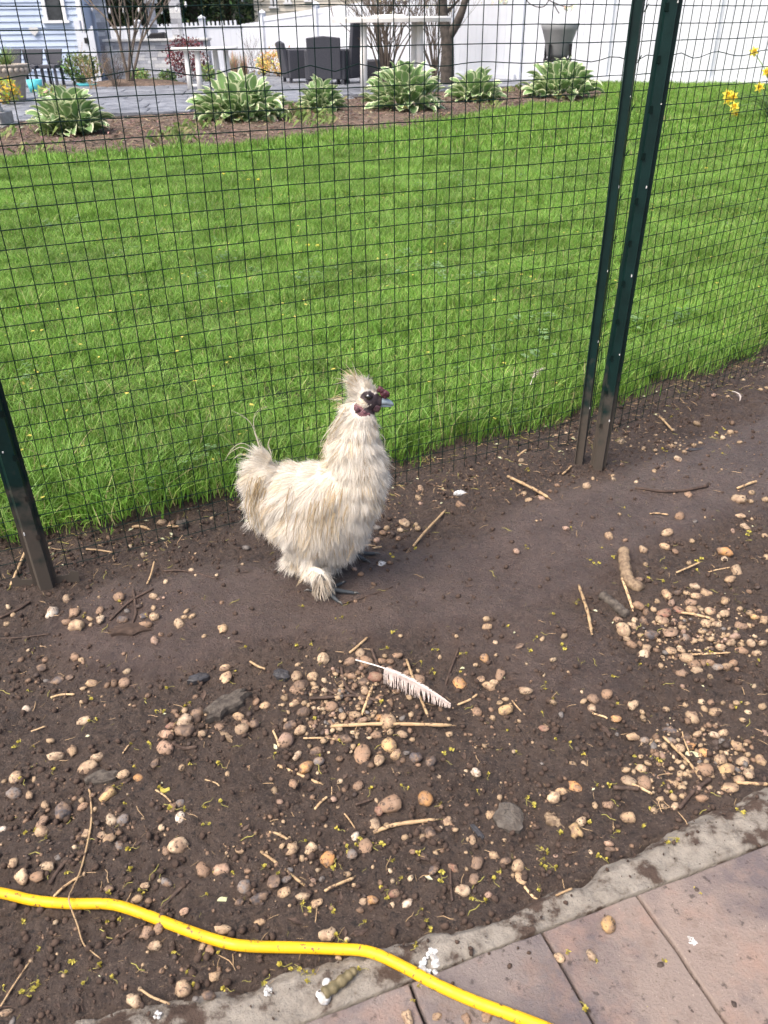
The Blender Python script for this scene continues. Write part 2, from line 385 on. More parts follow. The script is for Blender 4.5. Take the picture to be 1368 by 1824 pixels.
def pathmask(x, y):
    wob = 0.05 * fbm(x, y, 4, 3)
    d = seg_dist(x, y, PATHL) + wob
    d2 = seg_dist(x, y, PATH2) + wob
    return np.maximum(1 - smooth(0.10, 0.20, d), 0.7 * (1 - smooth(0.07, 0.15, d2)))
def hsoil(x, y):
    x = np.asarray(x, float); y = np.asarray(y, float)
    p = pathmask(x, y)
    h = 0.016 * fbm(x, y, 1.7, 2) + 0.015 * p
    r = 1 - p * 0.74
    h = h + r * (0.0080 * fbm(x, y, 9, 3) + 0.0095 * np.abs(fbm(x + 5, y, 24, 3)) + 0.0070 * fbm(x, y + 3, 60, 2)) + 0.0028 * fbm(x, y, 22, 4)
    under = y - conc_y(x)
    h = h * smooth(-0.02, 0.10, under) - 0.045 * (1 - smooth(-0.035, 0.012, under + 0.012 * fbm(x, y, 18, 3)))
    return h + 0.004
NX, NY = 820, 470
yy = np.concatenate([np.linspace(0.0, 0.30, 20, endpoint=False), 0.30 + (3.6 - 0.30) * np.linspace(0, 1, NY) ** 1.25])
xx = np.linspace(-1.9, 2.3, NX)
X, Y = np.meshgrid(xx, yy)
X = X * (0.42 + 0.36 * Y / 1.5).clip(0.3, 1.0)
Z = hsoil(X, Y)
cc = np.stack([pathmask(X, Y).ravel(), np.zeros(X.size), np.zeros(X.size)], 1)
soil = grid_obj('soil', X, Y, Z, MT['soil'], None, cc); tag(soil, kind='structure')
base = MB(); base.box((-150, -20, -0.6), (150, 250, -0.05)); tag(base.obj('ground', MT['turf']), kind='structure')
sk = MB(); sk.box((-8, -1.5, -0.049), (9, 4.2, -0.046)); tag(sk.obj('subsoil', MT['clod']), kind='structure')

# concrete edging
u = np.linspace(-2.1, 1.85, 900); v = np.linspace(0, 1, 40)
U_, V_ = np.meshgrid(u, v)
y1 = conc_y(U_); y0 = np.interp(U_, [p[0] for p in PAV], [p[1] for p in PAV])
edge = 0.020 * fbm(U_, U_ * 0 + 3, 14, 4)
Yc = (y0 + 0.0006) + (y1 + 0.012 + edge - y0) * V_
Zc = 0.0135 + 0.0045 * fbm(U_, Yc, 26, 4) + 0.0022 * fbm(U_, Yc, 110, 2)
Zc = Zc - 0.03 * smooth(0.86, 1.0, V_) ** 1.5 - 0.012 * (1 - smooth(0, 0.03, V_)) - 0.012 * smooth(0.62, 0.9, V_)
tag(grid_obj('concrete_edging', U_, Yc, Zc, MT['concrete']), kind='structure')

# pavers
pav_root = bpy.data.objects.new('pavement', None); COL.objects.link(pav_root); tag(pav_root, kind='structure')
o1, o2 = G(1130, 1605), G(968, 1680)
ud = (G(1340, 1515) - G(600, 1800)).normalized(); vd = Vector((ud.y, -ud.x, 0))
def paver(u0, u1, v0, v1, col, label=None):
    b = MB(); n = 9
    P = []
    def pt(uu, vv):
        p = o1 + ud * uu + vd * vv
        j = 0.0022
        return Vector((p.x + j * float(perlin(p.x * 40, p.y * 40)), p.y + j * float(perlin(p.x * 40 + 9, p.y * 40)), 0))
    for k in range(n): P.append(pt(u0 + (u1 - u0) * k / n, v0))
    for k in range(n): P.append(pt(u1, v0 + (v1 - v0) * k / n))
    for k in range(n): P.append(pt(u1 - (u1 - u0) * k / n, v1))
    for k in range(n): P.append(pt(u0, v1 - (v1 - v0) * k / n))
    c = sum(P, Vector()) / len(P); N = len(P); vs = []
    for r_, z in ((1, -0.05), (1, 0.0105), (0.993, 0.0145), (0.98, 0.016)):
        for p in P: q = c + (p - c) * r_; vs.append((q.x, q.y, z + 0.0012 * float(perlin(q.x * 20, q.y * 20))))
    fs = []
    for i in range(3):
        for j in range(N): fs.append((i * N + j, (i + 1) * N + j, (i + 1) * N + (j + 1) % N, i * N + (j + 1) % N))
    fs = [tuple(reversed(f)) for f in fs]; top = tuple(3 * N + j for j in range(N)); fs.append(tuple(reversed(top)))
    b.add(vs, fs); o = b.obj('paver', MT['paver'], pav_root); o.color = (*col, 1)
    me = o.data
    # make sure the top faces up
    if me.polygons[-1].normal.z < 0: me.flip_normals()
    if label: o['label'] = label
    return o
uj = (o2 - o1).dot(ud)
g = 0.0015
paver(g, 0.34, g, 0.235, (0.235, 0.185, 0.158), 'pinkish brown paver with dark mottling')
paver(uj + g, -g, g, 0.235, (0.225, 0.18, 0.155))
paver(uj - 0.17, uj - g, g, 0.235, (0.185, 0.155, 0.142), 'grey brown paver crossed by the hose')
paver(uj - 0.40, uj - 0.17 - 2 * g, g, 0.235, (0.2, 0.165, 0.15))
paver(0.34 + 2 * g, 0.62, g, 0.235, (0.22, 0.17, 0.15)); paver(0.62 + 2 * g, 0.9, g, 0.235, (0.25, 0.2, 0.17))
for k in range(7): paver(-0.75 + 0.24 * k + 2 * g, -0.75 + 0.24 * (k + 1), 0.235 + 2 * g, 0.47, (0.21 + 0.02 * (k % 3), 0.165, 0.145))
pb = MB(); pb.add([o1 + ud * a + vd * b_ + Vector((0, 0, -0.004)) for a, b_ in ((-1.2, -0.0), (1.2, -0.0), (1.2, 0.6), (-1.2, 0.6))], [(0, 1, 2, 3)])
tag(pb.obj('joint_sand', MT['clod']), kind='structure')

# ------------------------------------------------------------------ instancing helper for masses
def instancer(name, pts, rot, scl, idx, protos, kind='stuff', parent=None):
    pc = bpy.data.collections.new(name + '_shapes')
    for i, me in enumerate(protos):
        pc.objects.link(bpy.data.objects.new('shape_%02d' % i, me))
    me = bpy.data.meshes.new(name); me.vertices.add(len(pts)); me.vertices.foreach_set('co', np.asarray(pts, np.float32).ravel())
    a = me.attributes.new('rot', 'FLOAT_VECTOR', 'POINT'); a.data.foreach_set('vector', np.asarray(rot, np.float32).ravel())
    a = me.attributes.new('scl', 'FLOAT_VECTOR', 'POINT'); s_ = np.asarray(scl, np.float32)
    if s_.ndim == 1: s_ = np.repeat(s_[:, None], 3, 1)
    a.data.foreach_set('vector', s_.ravel())
    a = me.attributes.new('idx', 'INT', 'POINT'); a.data.foreach_set('value', np.asarray(idx, np.int32))
    o = link(name, me, parent)
    ng = bpy.data.node_groups.new(name + '_nodes', 'GeometryNodeTree')
    ng.interface.new_socket('Geometry', in_out='INPUT', socket_type='NodeSocketGeometry'); ng.interface.new_socket('Geometry', in_out='OUTPUT', socket_type='NodeSocketGeometry')
    n = ng.nodes; L = ng.links
    gi = n.new('NodeGroupInput'); go = n.new('NodeGroupOutput'); ip = n.new('GeometryNodeInstanceOnPoints'); ci = n.new('GeometryNodeCollectionInfo')
    ci.inputs['Collection'].default_value = pc; ci.inputs['Separate Children'].default_value = True; ci.inputs['Reset Children'].default_value = True
    def na(nm, t):
        q = n.new('GeometryNodeInputNamedAttribute'); q.data_type = t; q.inputs['Name'].default_value = nm; return q.outputs['Attribute']
    L.new(gi.outputs[0], ip.inputs['Points']); L.new(ci.outputs[0], ip.inputs['Instance']); ip.inputs['Pick Instance'].default_value = True
    L.new(na('idx', 'INT'), ip.inputs['Instance Index'])
    L.new(na('rot', 'FLOAT_VECTOR'), ip.inputs['Rotation']); L.new(na('scl', 'FLOAT_VECTOR'), ip.inputs['Scale'])
    L.new(ip.outputs[0], go.inputs[0])
    md = o.modifiers.new('scatter', 'NODES'); md.node_group = ng
    tag(o, kind=kind); return o

# ------------------------------------------------------------------ lawn
LN = [(-4.0, 0.0), (-2.0, 0.93)] + [tuple(G(*p)[:2]) for p in ((-150, 1005), (0, 972), (150, 945), (300, 912), (420, 878), (560, 852), (700, 828), (880, 785), (1020, 742), (1180, 690), (1368, 628))] + [(1.9, 3.05), (3.5, 4.2), (9, 8.0)]
LF = [(-12, 6.3), (-5, 7.15)] + [tuple(G(*p)[:2]) for p in ((0, 290), (100, 284), (440, 265), (560, 250), (735, 230), (830, 215), (900, 200), (1000, 190), (1085, 177))] + [(3.6, 16.6), (14, 16.6)]
PT = [(-12, 6.3 + 1.2), (-6.2, 9.3)] + [tuple(G(*p)[:2]) for p in ((0, 229), (333, 210), (600, 183), (930, 160))] + [(3.6, 16.8), (14, 16.8)]
lnx, lny = zip(*LN); lfx, lfy = zip(*LF); ptx, pty = zip(*PT)
yn = lambda x: np.interp(x, lnx, lny); yf = lambda x: np.interp(x, lfx, lfy)
ux = np.linspace(-9, 9, 700); vv = np.linspace(0, 1, 120) ** 1.8
X, S = np.meshgrid(ux, vv); a_ = yn(X); b_ = yf(X)
wob = 0.03 * fbm(X, X * 0, 5, 3)
Y = a_ + wob * (1 - S) + (b_ - a_) * S
def hlawn(x, y): return 0.022 + 0.012 * fbm(x, y, 0.6, 3)
Z = hlawn(X, Y) - 0.05 * (1 - smooth(0, 0.018, S))
lawn = grid_obj('lawn', X, Y, Z, MT['turf']); tag(lawn, kind='structure')

def grass_patch(nb, size, h, seed, wdt=0.0022, lean=0.5):
    r = np.random.default_rng(seed); V = []; Fc = []; C = []
    for i in range(nb):
        px_, py_ = r.uniform(-size / 2, size / 2, 2); hh = h * r.uniform(0.55, 1.15); a = r.uniform(0, 2 * np.pi)
        ln = lean * r.uniform(0.2, 1.5) * hh; ld = a + r.uniform(-1.2, 1.2)
        dx, dy = math.cos(ld) * ln, math.sin(ld) * ln; wx, wy = math.cos(a + 1.57) * wdt * r.uniform(.7, 1.3), math.sin(a + 1.57) * wdt
        n0 = len(V)
        for t, ww in ((0, 1), (0.45, 0.85), (0.8, 0.5), (1, 0.06)):
            qx, qy, qz = px_ + dx * t * t, py_ + dy * t * t, hh * (t - 0.18 * t * t * lean)
            V += [(qx - wx * ww / 2, qy - wy * ww / 2, qz), (qx + wx * ww / 2, qy + wy * ww / 2, qz)]
        for k in range(3): Fc.append((n0 + 2 * k, n0 + 2 * k + 1, n0 + 2 * k + 3, n0 + 2 * k + 2))
        q = r.random(); m = r.uniform(0.65, 1.3)
        base = np.array((0.165, 0.325, 0.050)) * m if q < .70 else (np.array((0.265, 0.385, 0.085)) * m if q < .93 else np.array((0.33, 0.30, 0.14)) * m)
        C += [base] * 8
    return np_mesh('grass_tuft', V, Fc, np.array(C), MT['grassblade'])
protos = [grass_patch(110, 0.13, 0.043, s, lean=0.75) for s in range(5)] + [grass_patch(55, 0.10, 0.085, 20 + s, 0.0030, 0.9) for s in range(4)] + [grass_patch(120, 0.30, 0.055, 40 + s, 0.0062, 0.5) for s in range(3)]
def clover_patch(seed):
    r = np.random.default_rng(seed); V = []; Fc = []
    for i in range(9):
        px_, py_ = r.normal(0, .018, 2); z = r.uniform(.03, .048)
        for k in range(3):
            a = k * 2.094 + r.random(); c = (px_ + .0045 * math.cos(a), py_ + .0045 * math.sin(a)); n0 = len(V)
            for j in range(4): b2 = a + j * 1.571; V.append((c[0] + .0045 * math.cos(b2), c[1] + .0045 * math.sin(b2), z + .001 * math.cos(b2)))
            Fc.append((n0, n0 + 1, n0 + 2, n0 + 3))
    return np_mesh('clover', V, Fc, None, MT['clover'])
protos += [clover_patch(s) for s in range(2)]
pts = []; rots = []; scl = []; idx = []
def scatter(n, x0, x1, y0, y1, pick, sc_, cond=None):
    x = RNG.uniform(x0, x1, n); y = y0 + (y1 - y0) * RNG.random(n)
    lim = (y > yn(x) + 0.02 + 0.03 * fbm(x, x * 0, 5, 3)) & (y < yf(x) - 0.05 + 0.12 * fbm(x, y, 3, 3))
    lim &= np.abs(x) < 0.62 * y + 1.5
    if cond is not None: lim &= cond(x, y)
    x, y = x[lim], y[lim]; k = len(x)
    pts.append(np.stack([x, y, hlawn(x, y) - 0.004], 1)); rots.append(np.stack([RNG.normal(0, .12, k), RNG.normal(0, .12, k), RNG.uniform(0, 6.28, k)], 1))
    hs = 1 + 0.75 * fbm(x * .35, y, 2.6, 3) + 0.7 * fbm(x * .7, y, 9, 2); s = sc_ * RNG.uniform(.8, 1.2, k)
    scl.append(np.stack([s, s, s * hs.clip(.6, 1.6)], 1)); idx.append(RNG.choice(pick, k))
scatter(12000, -3.3, 4.0, 1.0, 4.2, range(5), 1.0)
scatter(11000, -5.5, 6, 4.0, 7.5, range(5), 1.25)
scatter(10000, -7.5, 9, 7.0, 17, range(9, 12), 1.1)
scatter(3600, -2.2, 2.6, .9, 3.6, range(5, 9), 0.95, lambda x, y: (y - yn(x)) < 0.20 + 0.1 * perlin(x * 6, y * 6))
scatter(1200, -3, 4, 1.0, 5.0, range(5, 9), 0.8)
scatter(1500, -3, 4, 1.4, 6.0, range(12, 14), 1.0, lambda x, y: fbm(x, y, 1.3, 3) > 0.12)
grass = instancer('grass', np.concatenate(pts), np.concatenate(rots), np.concatenate(scl), np.concatenate(idx), protos)
tag(grass, 'bright green mown lawn grass, longer along the fence', 'grass')

# small yellow petals lying in the lawn
pm = MB()
for i in range(700):
    x = random.uniform(-1.5, 2.6); y = random.uniform(1.4, 5.5)
    if y < yn(x) + 0.03: continue
    z = float(hlawn(x, y)) + random.uniform(.03, .045); r = random.uniform(.003, .0065); a = random.random() * 6
    vs = [(x + r * math.cos(a + k * 1.257) * (1 + .4 * (k % 2)), y + r * math.sin(a + k * 1.257), z + random.uniform(-.002, .003)) for k in range(5)]
    pm.add(vs, [(0, 1, 2, 3, 4)])
tag(pm.obj('fallen_petals', MT['blossom']), 'tiny yellow petals caught in the lawn grass', 'petals', kind='stuff')

# ------------------------------------------------------------------ wire fence
FP = [Vector((-2.6, 0.475, 0)), Vector((-0.725, 1.345, 0)), Vector((0.545, 1.935, 0)), Vector((1.24, 2.44, 0)), Vector((2.6, 3.42, 0))]
CELL = 0.0315
def fence_pt(s):
    for a, b in zip(FP[:-1], FP[1:]):
        d = (b - a).length
        if s <= d: return a + (b - a) * (s / d), (b - a).normalized()
        s -= d
    return FP[-1].copy(), (FP[-1] - FP[-2]).normalized()
TOT = sum((b - a).length for a, b in zip(FP[:-1], FP[1:]))
S_BEND = (FP[1] - FP[0]).length + (FP[2] - FP[1]).length
def wirept(s, z):
    p, t = fence_pt(s); n = Vector((t.y, -t.x, 0))
    ly = 0.010 * float(perlin(s * 1.7, z * 2.1)) + 0.0022 * float(perlin(s * 14, z * 11 + 5))
    lz = 0.0035 * float(perlin(s * 2.3 + 7, z * 9)) + 0.0011 * float(perlin(s * 17, z * 31 + 2))
    ls = 0.0035 * float(perlin(s * 9 + 3, z * 2.6 + 50)) + 0.0008 * float(perlin(s * 31, z * 19 + 2))
    if abs(z - 0.882) < 0.016: lz += 0.0042 * math.sin(s * 47 + 2 * math.sin(s * 9)) * (0.4 + abs(math.sin(s * 3)))
    q = p + t * ls + n * ly; q.z = z + lz; return q
fence = thing('wire_fence', FP[2], 'tall green square mesh wire fence between the soil and the lawn', 'fence')
def keepw(o, parent):
    o.parent = parent; o.matrix_parent_inverse = Matrix.Translation(-parent.location); return o
def panel(s0, s1, lab):
    b = MB(); n = int((s1 - s0) / CELL)
    for i in range(n + 1):
        s = s0 + i * CELL; z0 = -0.012 + 0.012 * math.sin(s * 5)
        b.tube([wirept(s, z0 + k * CELL * 1.5) + Vector((0, 0, 0)) for k in range(28)], 0.0009, 4, False)
    for j in range(41):
        z = 0.008 + j * CELL; m_ = int((s1 - s0) / (CELL * .75))
        b.tube([wirept(s0 + (s1 - s0) * k / m_, z) + Vector((0, -0.0016, 0)) for k in range(m_ + 1)], 0.0009, 4, False)
    return keepw(b.obj('wire_panel', MT['wire'], None, True), fence)
panel(0, S_BEND, ''); panel(S_BEND + 0.004, TOT, '')

def post(base, yaw, h, tabs_side=1, label=None, width=0.046, nm='fence_post', tilt=0.0):
    """pressed steel U section post with hook tabs and punched slots"""
    w2, d, t = width / 2, 0.016, 0.0022
    prof = [(-w2, 0), (-w2 + .006, 0), (-w2 * .50, -d), (w2 * .50, -d), (w2 - .006, 0), (w2, 0), (w2, t), (w2 - .0052, t), (w2 * .50 - .0016, -d + t), (-w2 * .50 + .0016, -d + t), (-w2 + .0052, t), (-w2, t)]
    Mx = Matrix.Translation(base) @ Matrix.Rotation(yaw, 4, 'Z') @ Matrix.Rotation(tilt, 4, 'Y')
    b = MB(); N = len(prof); zs = [-0.12 + (h + .12) * k / 24 for k in range(25)]; vs = []
    for z in zs: vs += [Mx @ Vector((x, y, z)) for x, y in prof]
    fs = [(i * N + j, i * N + (j + 1) % N, (i + 1) * N + (j + 1) % N, (i + 1) * N + j) for i in range(24) for j in range(N)]
    fs += [tuple(range(N)), tuple(24 * N + j for j in reversed(range(N)))]
    b.add(vs, fs); p = b.obj(nm, MT['post'], None); keepw(p, fence)
    for k in range(int(h / .085)):
        hb = MB(); z = .12 + k * .085
        sx = tabs_side * w2 * .5
        hb.add([Mx @ Vector(q) for q in ((sx - .004, -d - .0005, z), (sx + .004, -d - .0005, z), (sx + .0035, -d - .006, z + .012), (sx - .0035, -d - .006, z + .012), (sx - .004, -d - .0028, z + .001), (sx + .004, -d - .0028, z + .001), (sx + .0035, -d - .0075, z + .014), (sx - .0035, -d - .0075, z + .014))],
               [(0, 1, 2, 3), (7, 6, 5, 4), (3, 2, 6, 7), (0, 3, 7, 4), (1, 5, 6, 2), (0, 4, 5, 1)])
        hb.obj('hook_tab', MT['post'], p)
    for k in range(int(h / .085)):
        tb = MB(); z = .145 + k * .085 + random.uniform(-.012, .012)
        if k % 2: continue
        z = z; sx = -tabs_side * w2 * random.uniform(.25, .55); hh = random.uniform(.002, .007)
        tb.box((sx - .0014, -d - .0009, z), (sx + .0010, -d + .0002, z + hh), Mx)
        tb.obj('slot', MT['cap'], p)
    if label: p['label'] = label
    return p
pl, pa, pb_ = G(84, 1046), G(1030, 832), G(1064, 836)
post(pl, math.radians(24), 1.3, 1, 'muddy green post at the left end of the mesh, with a spade plate', .044, tilt=math.radians(-.6))
post(pa + Vector((0, .02, 0)), math.radians(62), 1.3, 1, 'left one of the twin green posts', .036, tilt=math.radians(.3))
post(pb_, math.radians(-12), 1.3, -1, 'right one of the twin green posts', .038, tilt=math.radians(.9))
post(Vector((2.1, 3.02, 0)), math.radians(35), 1.3, 1, None, .046)
sp = MB(); Mp = Matrix.Translation(pl) @ Matrix.Rotation(math.radians(10), 4, 'Z')
for sg in (-1, 1):
    vs = [(sg * .018, .004, -.05), (sg * .060, .004, -.05), (sg * .064, .004, .026), (sg * .050, .004, .030), (sg * .045, .004, .022), (sg * .018, .004, .020)]
    vv_ = [Mp @ Vector(q) for q in vs] + [Mp @ (Vector(q) + Vector((0, .002, 0))) for q in vs]; n = 6
    sp.add(vv_, [tuple(range(n)), tuple(range(2 * n - 1, n - 1, -1))] + [(j, j + n, (j + 1) % n + n, (j + 1) % n) for j in range(n)])
keepw(sp.obj('spade_plate', MT['post'], None), fence)
# ------------------------------------------------------------------ planting bed
X, S = np.meshgrid(np.linspace(-11, 3.5, 420), np.linspace(0, 1, 90))
ya = np.interp(X, lfx, lfy) - 0.12; yb = np.interp(X, ptx, pty) + 0.25
Y = ya + (yb - ya) * S
Z = 0.035 + 0.05 * np.sin(S * np.pi) ** .7 + 0.02 * fbm(X, Y, 4, 4) - 0.06 * (1 - smooth(0, .05, S))
tag(grid_obj('planting_bed', X, Y, Z, MT['mulch']), kind='structure')
cb = MB()
for i in range(7000):
    x = random.uniform(-6.5, 3.4); s = random.random(); y = float(np.interp(x, lfx, lfy)) * (1 - s) + float(np.interp(x, ptx, pty)) * s - .08
    if abs(x) > .62 * y + 1: continue
    z = 0.035 + .05 * math.sin(s * math.pi) ** .7 + .012; a = random.random() * 3.14; l = random.uniform(.015, .05); wd = random.uniform(.004, .012)
    dx, dy = math.cos(a) * l, math.sin(a) * l
    c = random.choice([(.26, .19, .14), (.20, .14, .11), (.12, .085, .065), (.33, .26, .19), (.08, .06, .05), (.22, .16, .12)])
    c = tuple(q * random.uniform(.7, 1.2) for q in c)
    zz = z + random.uniform(-.008, .014); tl = random.uniform(-.012, .012)
    cb.add([(x - dx, y - dy, zz - tl), (x + dy / l * wd, y - dx / l * wd, zz + .004), (x + dx, y + dy, zz + tl), (x - dy / l * wd, y + dx / l * wd, zz + .005)], [(0, 1, 2, 3)], c)
tag(cb.obj('mulch_chips', MT['barkbits']), 'scattered brown wood mulch and dead stems in the planting bed', 'mulch', kind='stuff')

wd_ = MB()
for i in range(800):
    k = random.randrange(26); random.seed(1000 + k); wx = random.uniform(-4.6, 3.0); ws = random.uniform(.05, .75); random.seed(5000 + i)
    x = wx + random.gauss(0, .10); s = min(1, max(0, ws + random.gauss(0, .035))); y = float(np.interp(x, lfx, lfy)) * (1 - s) + float(np.interp(x, ptx, pty)) * s
    a = random.random() * 6.28; h = random.uniform(.03, .09); d = Vector((math.cos(a), math.sin(a), 0)); p = Vector((x, y, .05 + .04 * math.sin(s * 3.14))); q = Vector((-d.y, d.x, 0)) * .008
    c = random.choice([(.14, .22, .06), (.2, .27, .08), (.26, .24, .12)])
    wd_.add([p - q, p + q, p + d * h * .7 + q + Vector((0, 0, h)), p + d * h * 1.2 + Vector((0, 0, h * .9))], [(0, 1, 2, 3)], c)
random.seed(77)
tag(wd_.obj('weeds', MT['leaf']), 'small green weeds sprouting in the planting bed', 'weeds', kind='stuff')

# ------------------------------------------------------------------ patio of slate slabs
patio = bpy.data.objects.new('patio', None); COL.objects.link(patio); tag(patio, kind='structure')
pbm = MB(); xs_ = [p[0] for p in PT[:-2]]
pts_ = [Vector((x, float(np.interp(x, ptx, pty)), 0.035)) for x in np.linspace(-11, 3.4, 30)]
pbm.add(pts_ + [Vector((5.2, 17.2, .035)), Vector((5.2, 26, .035)), Vector((-11, 26, .035))], [tuple(range(33))])
keepw(pbm.obj('patio_bed', MT['joint'], None), patio)
kb = MB()
for a_, b_ in zip(pts_[:-1], pts_[1:]):
    d_ = (b_ - a_).normalized(); n_ = Vector((d_.y, -d_.x, 0)); kb.add([a_ + n_ * .03 + Vector((0, 0, -.08)), b_ + n_ * .03 + Vector((0, 0, -.08)), b_ + n_ * .03 + Vector((0, 0, .028)), a_ + n_ * .03 + Vector((0, 0, .028)), b_ + Vector((0, 0, .03)), a_ + Vector((0, 0, .03))], [(0, 1, 2, 3), (3, 2, 4, 5)])
keepw(kb.obj('patio_rim', MT['joint'], None), patio)
def slab_mesh(seed):
    r = random.Random(seed); b = MB(); n = 5; P = []
    cs = [(-.5, -.5), (.5, -.5), (.5, .5), (-.5, .5)]
    for (ax, ay), (bx, by) in zip(cs, cs[1:] + cs[:1]):
        for k in range(n): t = k / n; P.append((ax + (bx - ax) * t + r.uniform(-.008, .008), ay + (by - ay) * t + r.uniform(-.008, .008)))
    N = len(P); vs = [(x, y, -.02) for x, y in P] + [(x, y, .014) for x, y in P] + [(x * .975, y * .975, .020 + r.uniform(-.002, .002)) for x, y in P]
    fs = [(i * N + j, i * N + (j + 1) % N, (i + 1) * N + (j + 1) % N, (i + 1) * N + j) for i in range(2) for j in range(N)]; fs.append(tuple(2 * N + j for j in range(N)))
    b.add(vs, fs); return b.mesh('slab', MT['patio'])
slabs = [slab_mesh(s) for s in range(6)]
rowy = 9.0; sk_ = math.radians(8); nsl = 0
while rowy < 24.5:
    dh = random.uniform(.45, .8); x = -9.5 + random.random()
    while x < 5:
        dw = random.uniform(.5, 1.15); cxm, cym = x + dw / 2, rowy + dh / 2
        xr = cxm * math.cos(sk_) - (cym - 15) * math.sin(sk_); yr = 15 + cxm * math.sin(sk_) + (cym - 15) * math.cos(sk_)
        ok = yr - dh * .75 > np.interp(xr, ptx, pty) and yr < 24 and abs(xr) < .55 * yr + 1 and xr < 3.9
        if xr > 2.4 and yr < 16.4: ok = ok and yr > 16
        if ok:
            o = link('slab', random.choice(slabs)); o.parent = patio; o.location = (xr, yr, .038); o.rotation_euler = (0, 0, sk_ + random.choice((0, math.pi))); o.scale = (dw - .016, dh - .016, 1); nsl += 1
        x += dw
    rowy += dh

# ------------------------------------------------------------------ white vinyl fence: picket run on the far left, then tall panels
vf = thing('white_vinyl_fence', (0, 20, 0), 'long white vinyl fence behind the patio, picket topped at its far left end', 'fence')
ub = MB(); ub.box((-.5, -.5, 0), (.5, .5, 1)); unit_w = ub.mesh('board', MT['vinyl'])
def unit(name, a, b, parent, me=None, rz=0):
    """a box from a to b as one piece (shared mesh), turned by rz about its centre line"""
    o = link(name, me or unit_w); c = ((a[0] + b[0]) / 2, (a[1] + b[1]) / 2, a[2]); o.location = c; o.rotation_euler = (0, 0, rz); o.scale = (b[0] - a[0], b[1] - a[1], b[2] - a[2]); return keepw(o, parent)
BL = [A(150, 128, 24.6), A(440, 131, 23.2), A(620, 137, 20.9), A(810, 142, 19.2), A(880, 146, 18.3), A(1112, 153, 16.5), A(1308, 157, 15.5), A(1500, 160, 14.7), A(1900, 165, 13.2)]
TOPS = [A(150, 51, 24.6).z, A(440, 35, 23.2).z, A(620, 8, 20.9).z, 1.62, 1.72, 1.85, 1.85, 1.85, 1.85]
DH = [0]
for p, q in zip(BL[:-1], BL[1:]): DH.append(DH[-1] + math.hypot(q.x - p.x, q.y - p.y))
def along(s):
    x = np.interp(s, DH, [p.x for p in BL]); y = np.interp(s, DH, [p.y for p in BL]); z = np.interp(s, DH, TOPS)
    x2 = np.interp(s + .05, DH, [p.x for p in BL]); y2 = np.interp(s + .05, DH, [p.y for p in BL]); return Vector((x, y, 0)), math.atan2(y2 - y, x2 - x), float(z)
def vbox(name, s, wd, th, z0, z1, off=0.0):
    p, a_, _ = along(s); n_ = Vector((math.sin(a_), -math.cos(a_), 0)); c = p + n_ * off
    return unit(name, (c.x - wd / 2, c.y - th / 2, z0), (c.x + wd / 2, c.y + th / 2, z1), vf, None, a_)
PICK = DH[1] * .98
s = 0.0
while s < PICK:
    _, _, zt = along(s); vbox('picket', s, .06, .02, 1.02, zt - random.uniform(0, .004)); s += .12
s = 0.08
while s < DH[-1] - .2:
    _, _, zt = along(s)
    top = (1.0 if s < PICK else zt - .09)
    vbox('board', s, .148, .022, 0.02, top); s += .152
s = 0
while s < DH[-1] - .2:
    s2 = min(s + 1.83, DH[-1] - .01); m_ = (s + s2) / 2; p, a_, zt = along(m_); ln = s2 - s
    for z0, z1 in (((1.0, 1.05), (.06, .12)) if m_ < PICK else ((None, None), (.04, .14))):
        if z0 is None:
            za, zb = along(s)[2], along(s2)[2]; pa_, pb2 = along(s)[0], along(s2)[0]; rb = MB(); n_ = Vector((math.sin(a_), -math.cos(a_), 0)) * .024
            rb.add([pa_ + n_ + Vector((0, 0, za - .10)), pb2 + n_ + Vector((0, 0, zb - .10)), pb2 + n_ + Vector((0, 0, zb)), pa_ + n_ + Vector((0, 0, za)),
                    pa_ - n_ + Vector((0, 0, za - .10)), pb2 - n_ + Vector((0, 0, zb - .10)), pb2 - n_ + Vector((0, 0, zb)), pa_ - n_ + Vector((0, 0, za))],
                   [(0, 1, 2, 3), (5, 4, 7, 6), (3, 2, 6, 7), (1, 0, 4, 5), (0, 3, 7, 4), (2, 1, 5, 6)])
            keepw(rb.obj('rail', MT['vinyl'], None), vf)
        else: vbox('rail', m_, ln, .05, z0, z1)
    p, a_, zt = along(s); vbox('post', s, .125, .125, 0, zt + .07)
    cb_ = MB(); c_ = p; r_ = .085
    cb_.add([(c_.x - r_, c_.y - r_, zt + .07), (c_.x + r_, c_.y - r_, zt + .07), (c_.x + r_, c_.y + r_, zt + .07), (c_.x - r_, c_.y + r_, zt + .07), (c_.x - r_, c_.y - r_, zt + .095), (c_.x + r_, c_.y - r_, zt + .095), (c_.x + r_, c_.y + r_, zt + .095), (c_.x - r_, c_.y + r_, zt + .095), (c_.x, c_.y, zt + .15)],
            [(0, 3, 2, 1), (0, 1, 5, 4), (1, 2, 6, 5), (2, 3, 7, 6), (3, 0, 4, 7), (4, 5, 8), (5, 6, 8), (6, 7, 8), (7, 4, 8)])
    keepw(cb_.obj('post_cap', MT['vinyl'], None), vf)
    s += 1.83

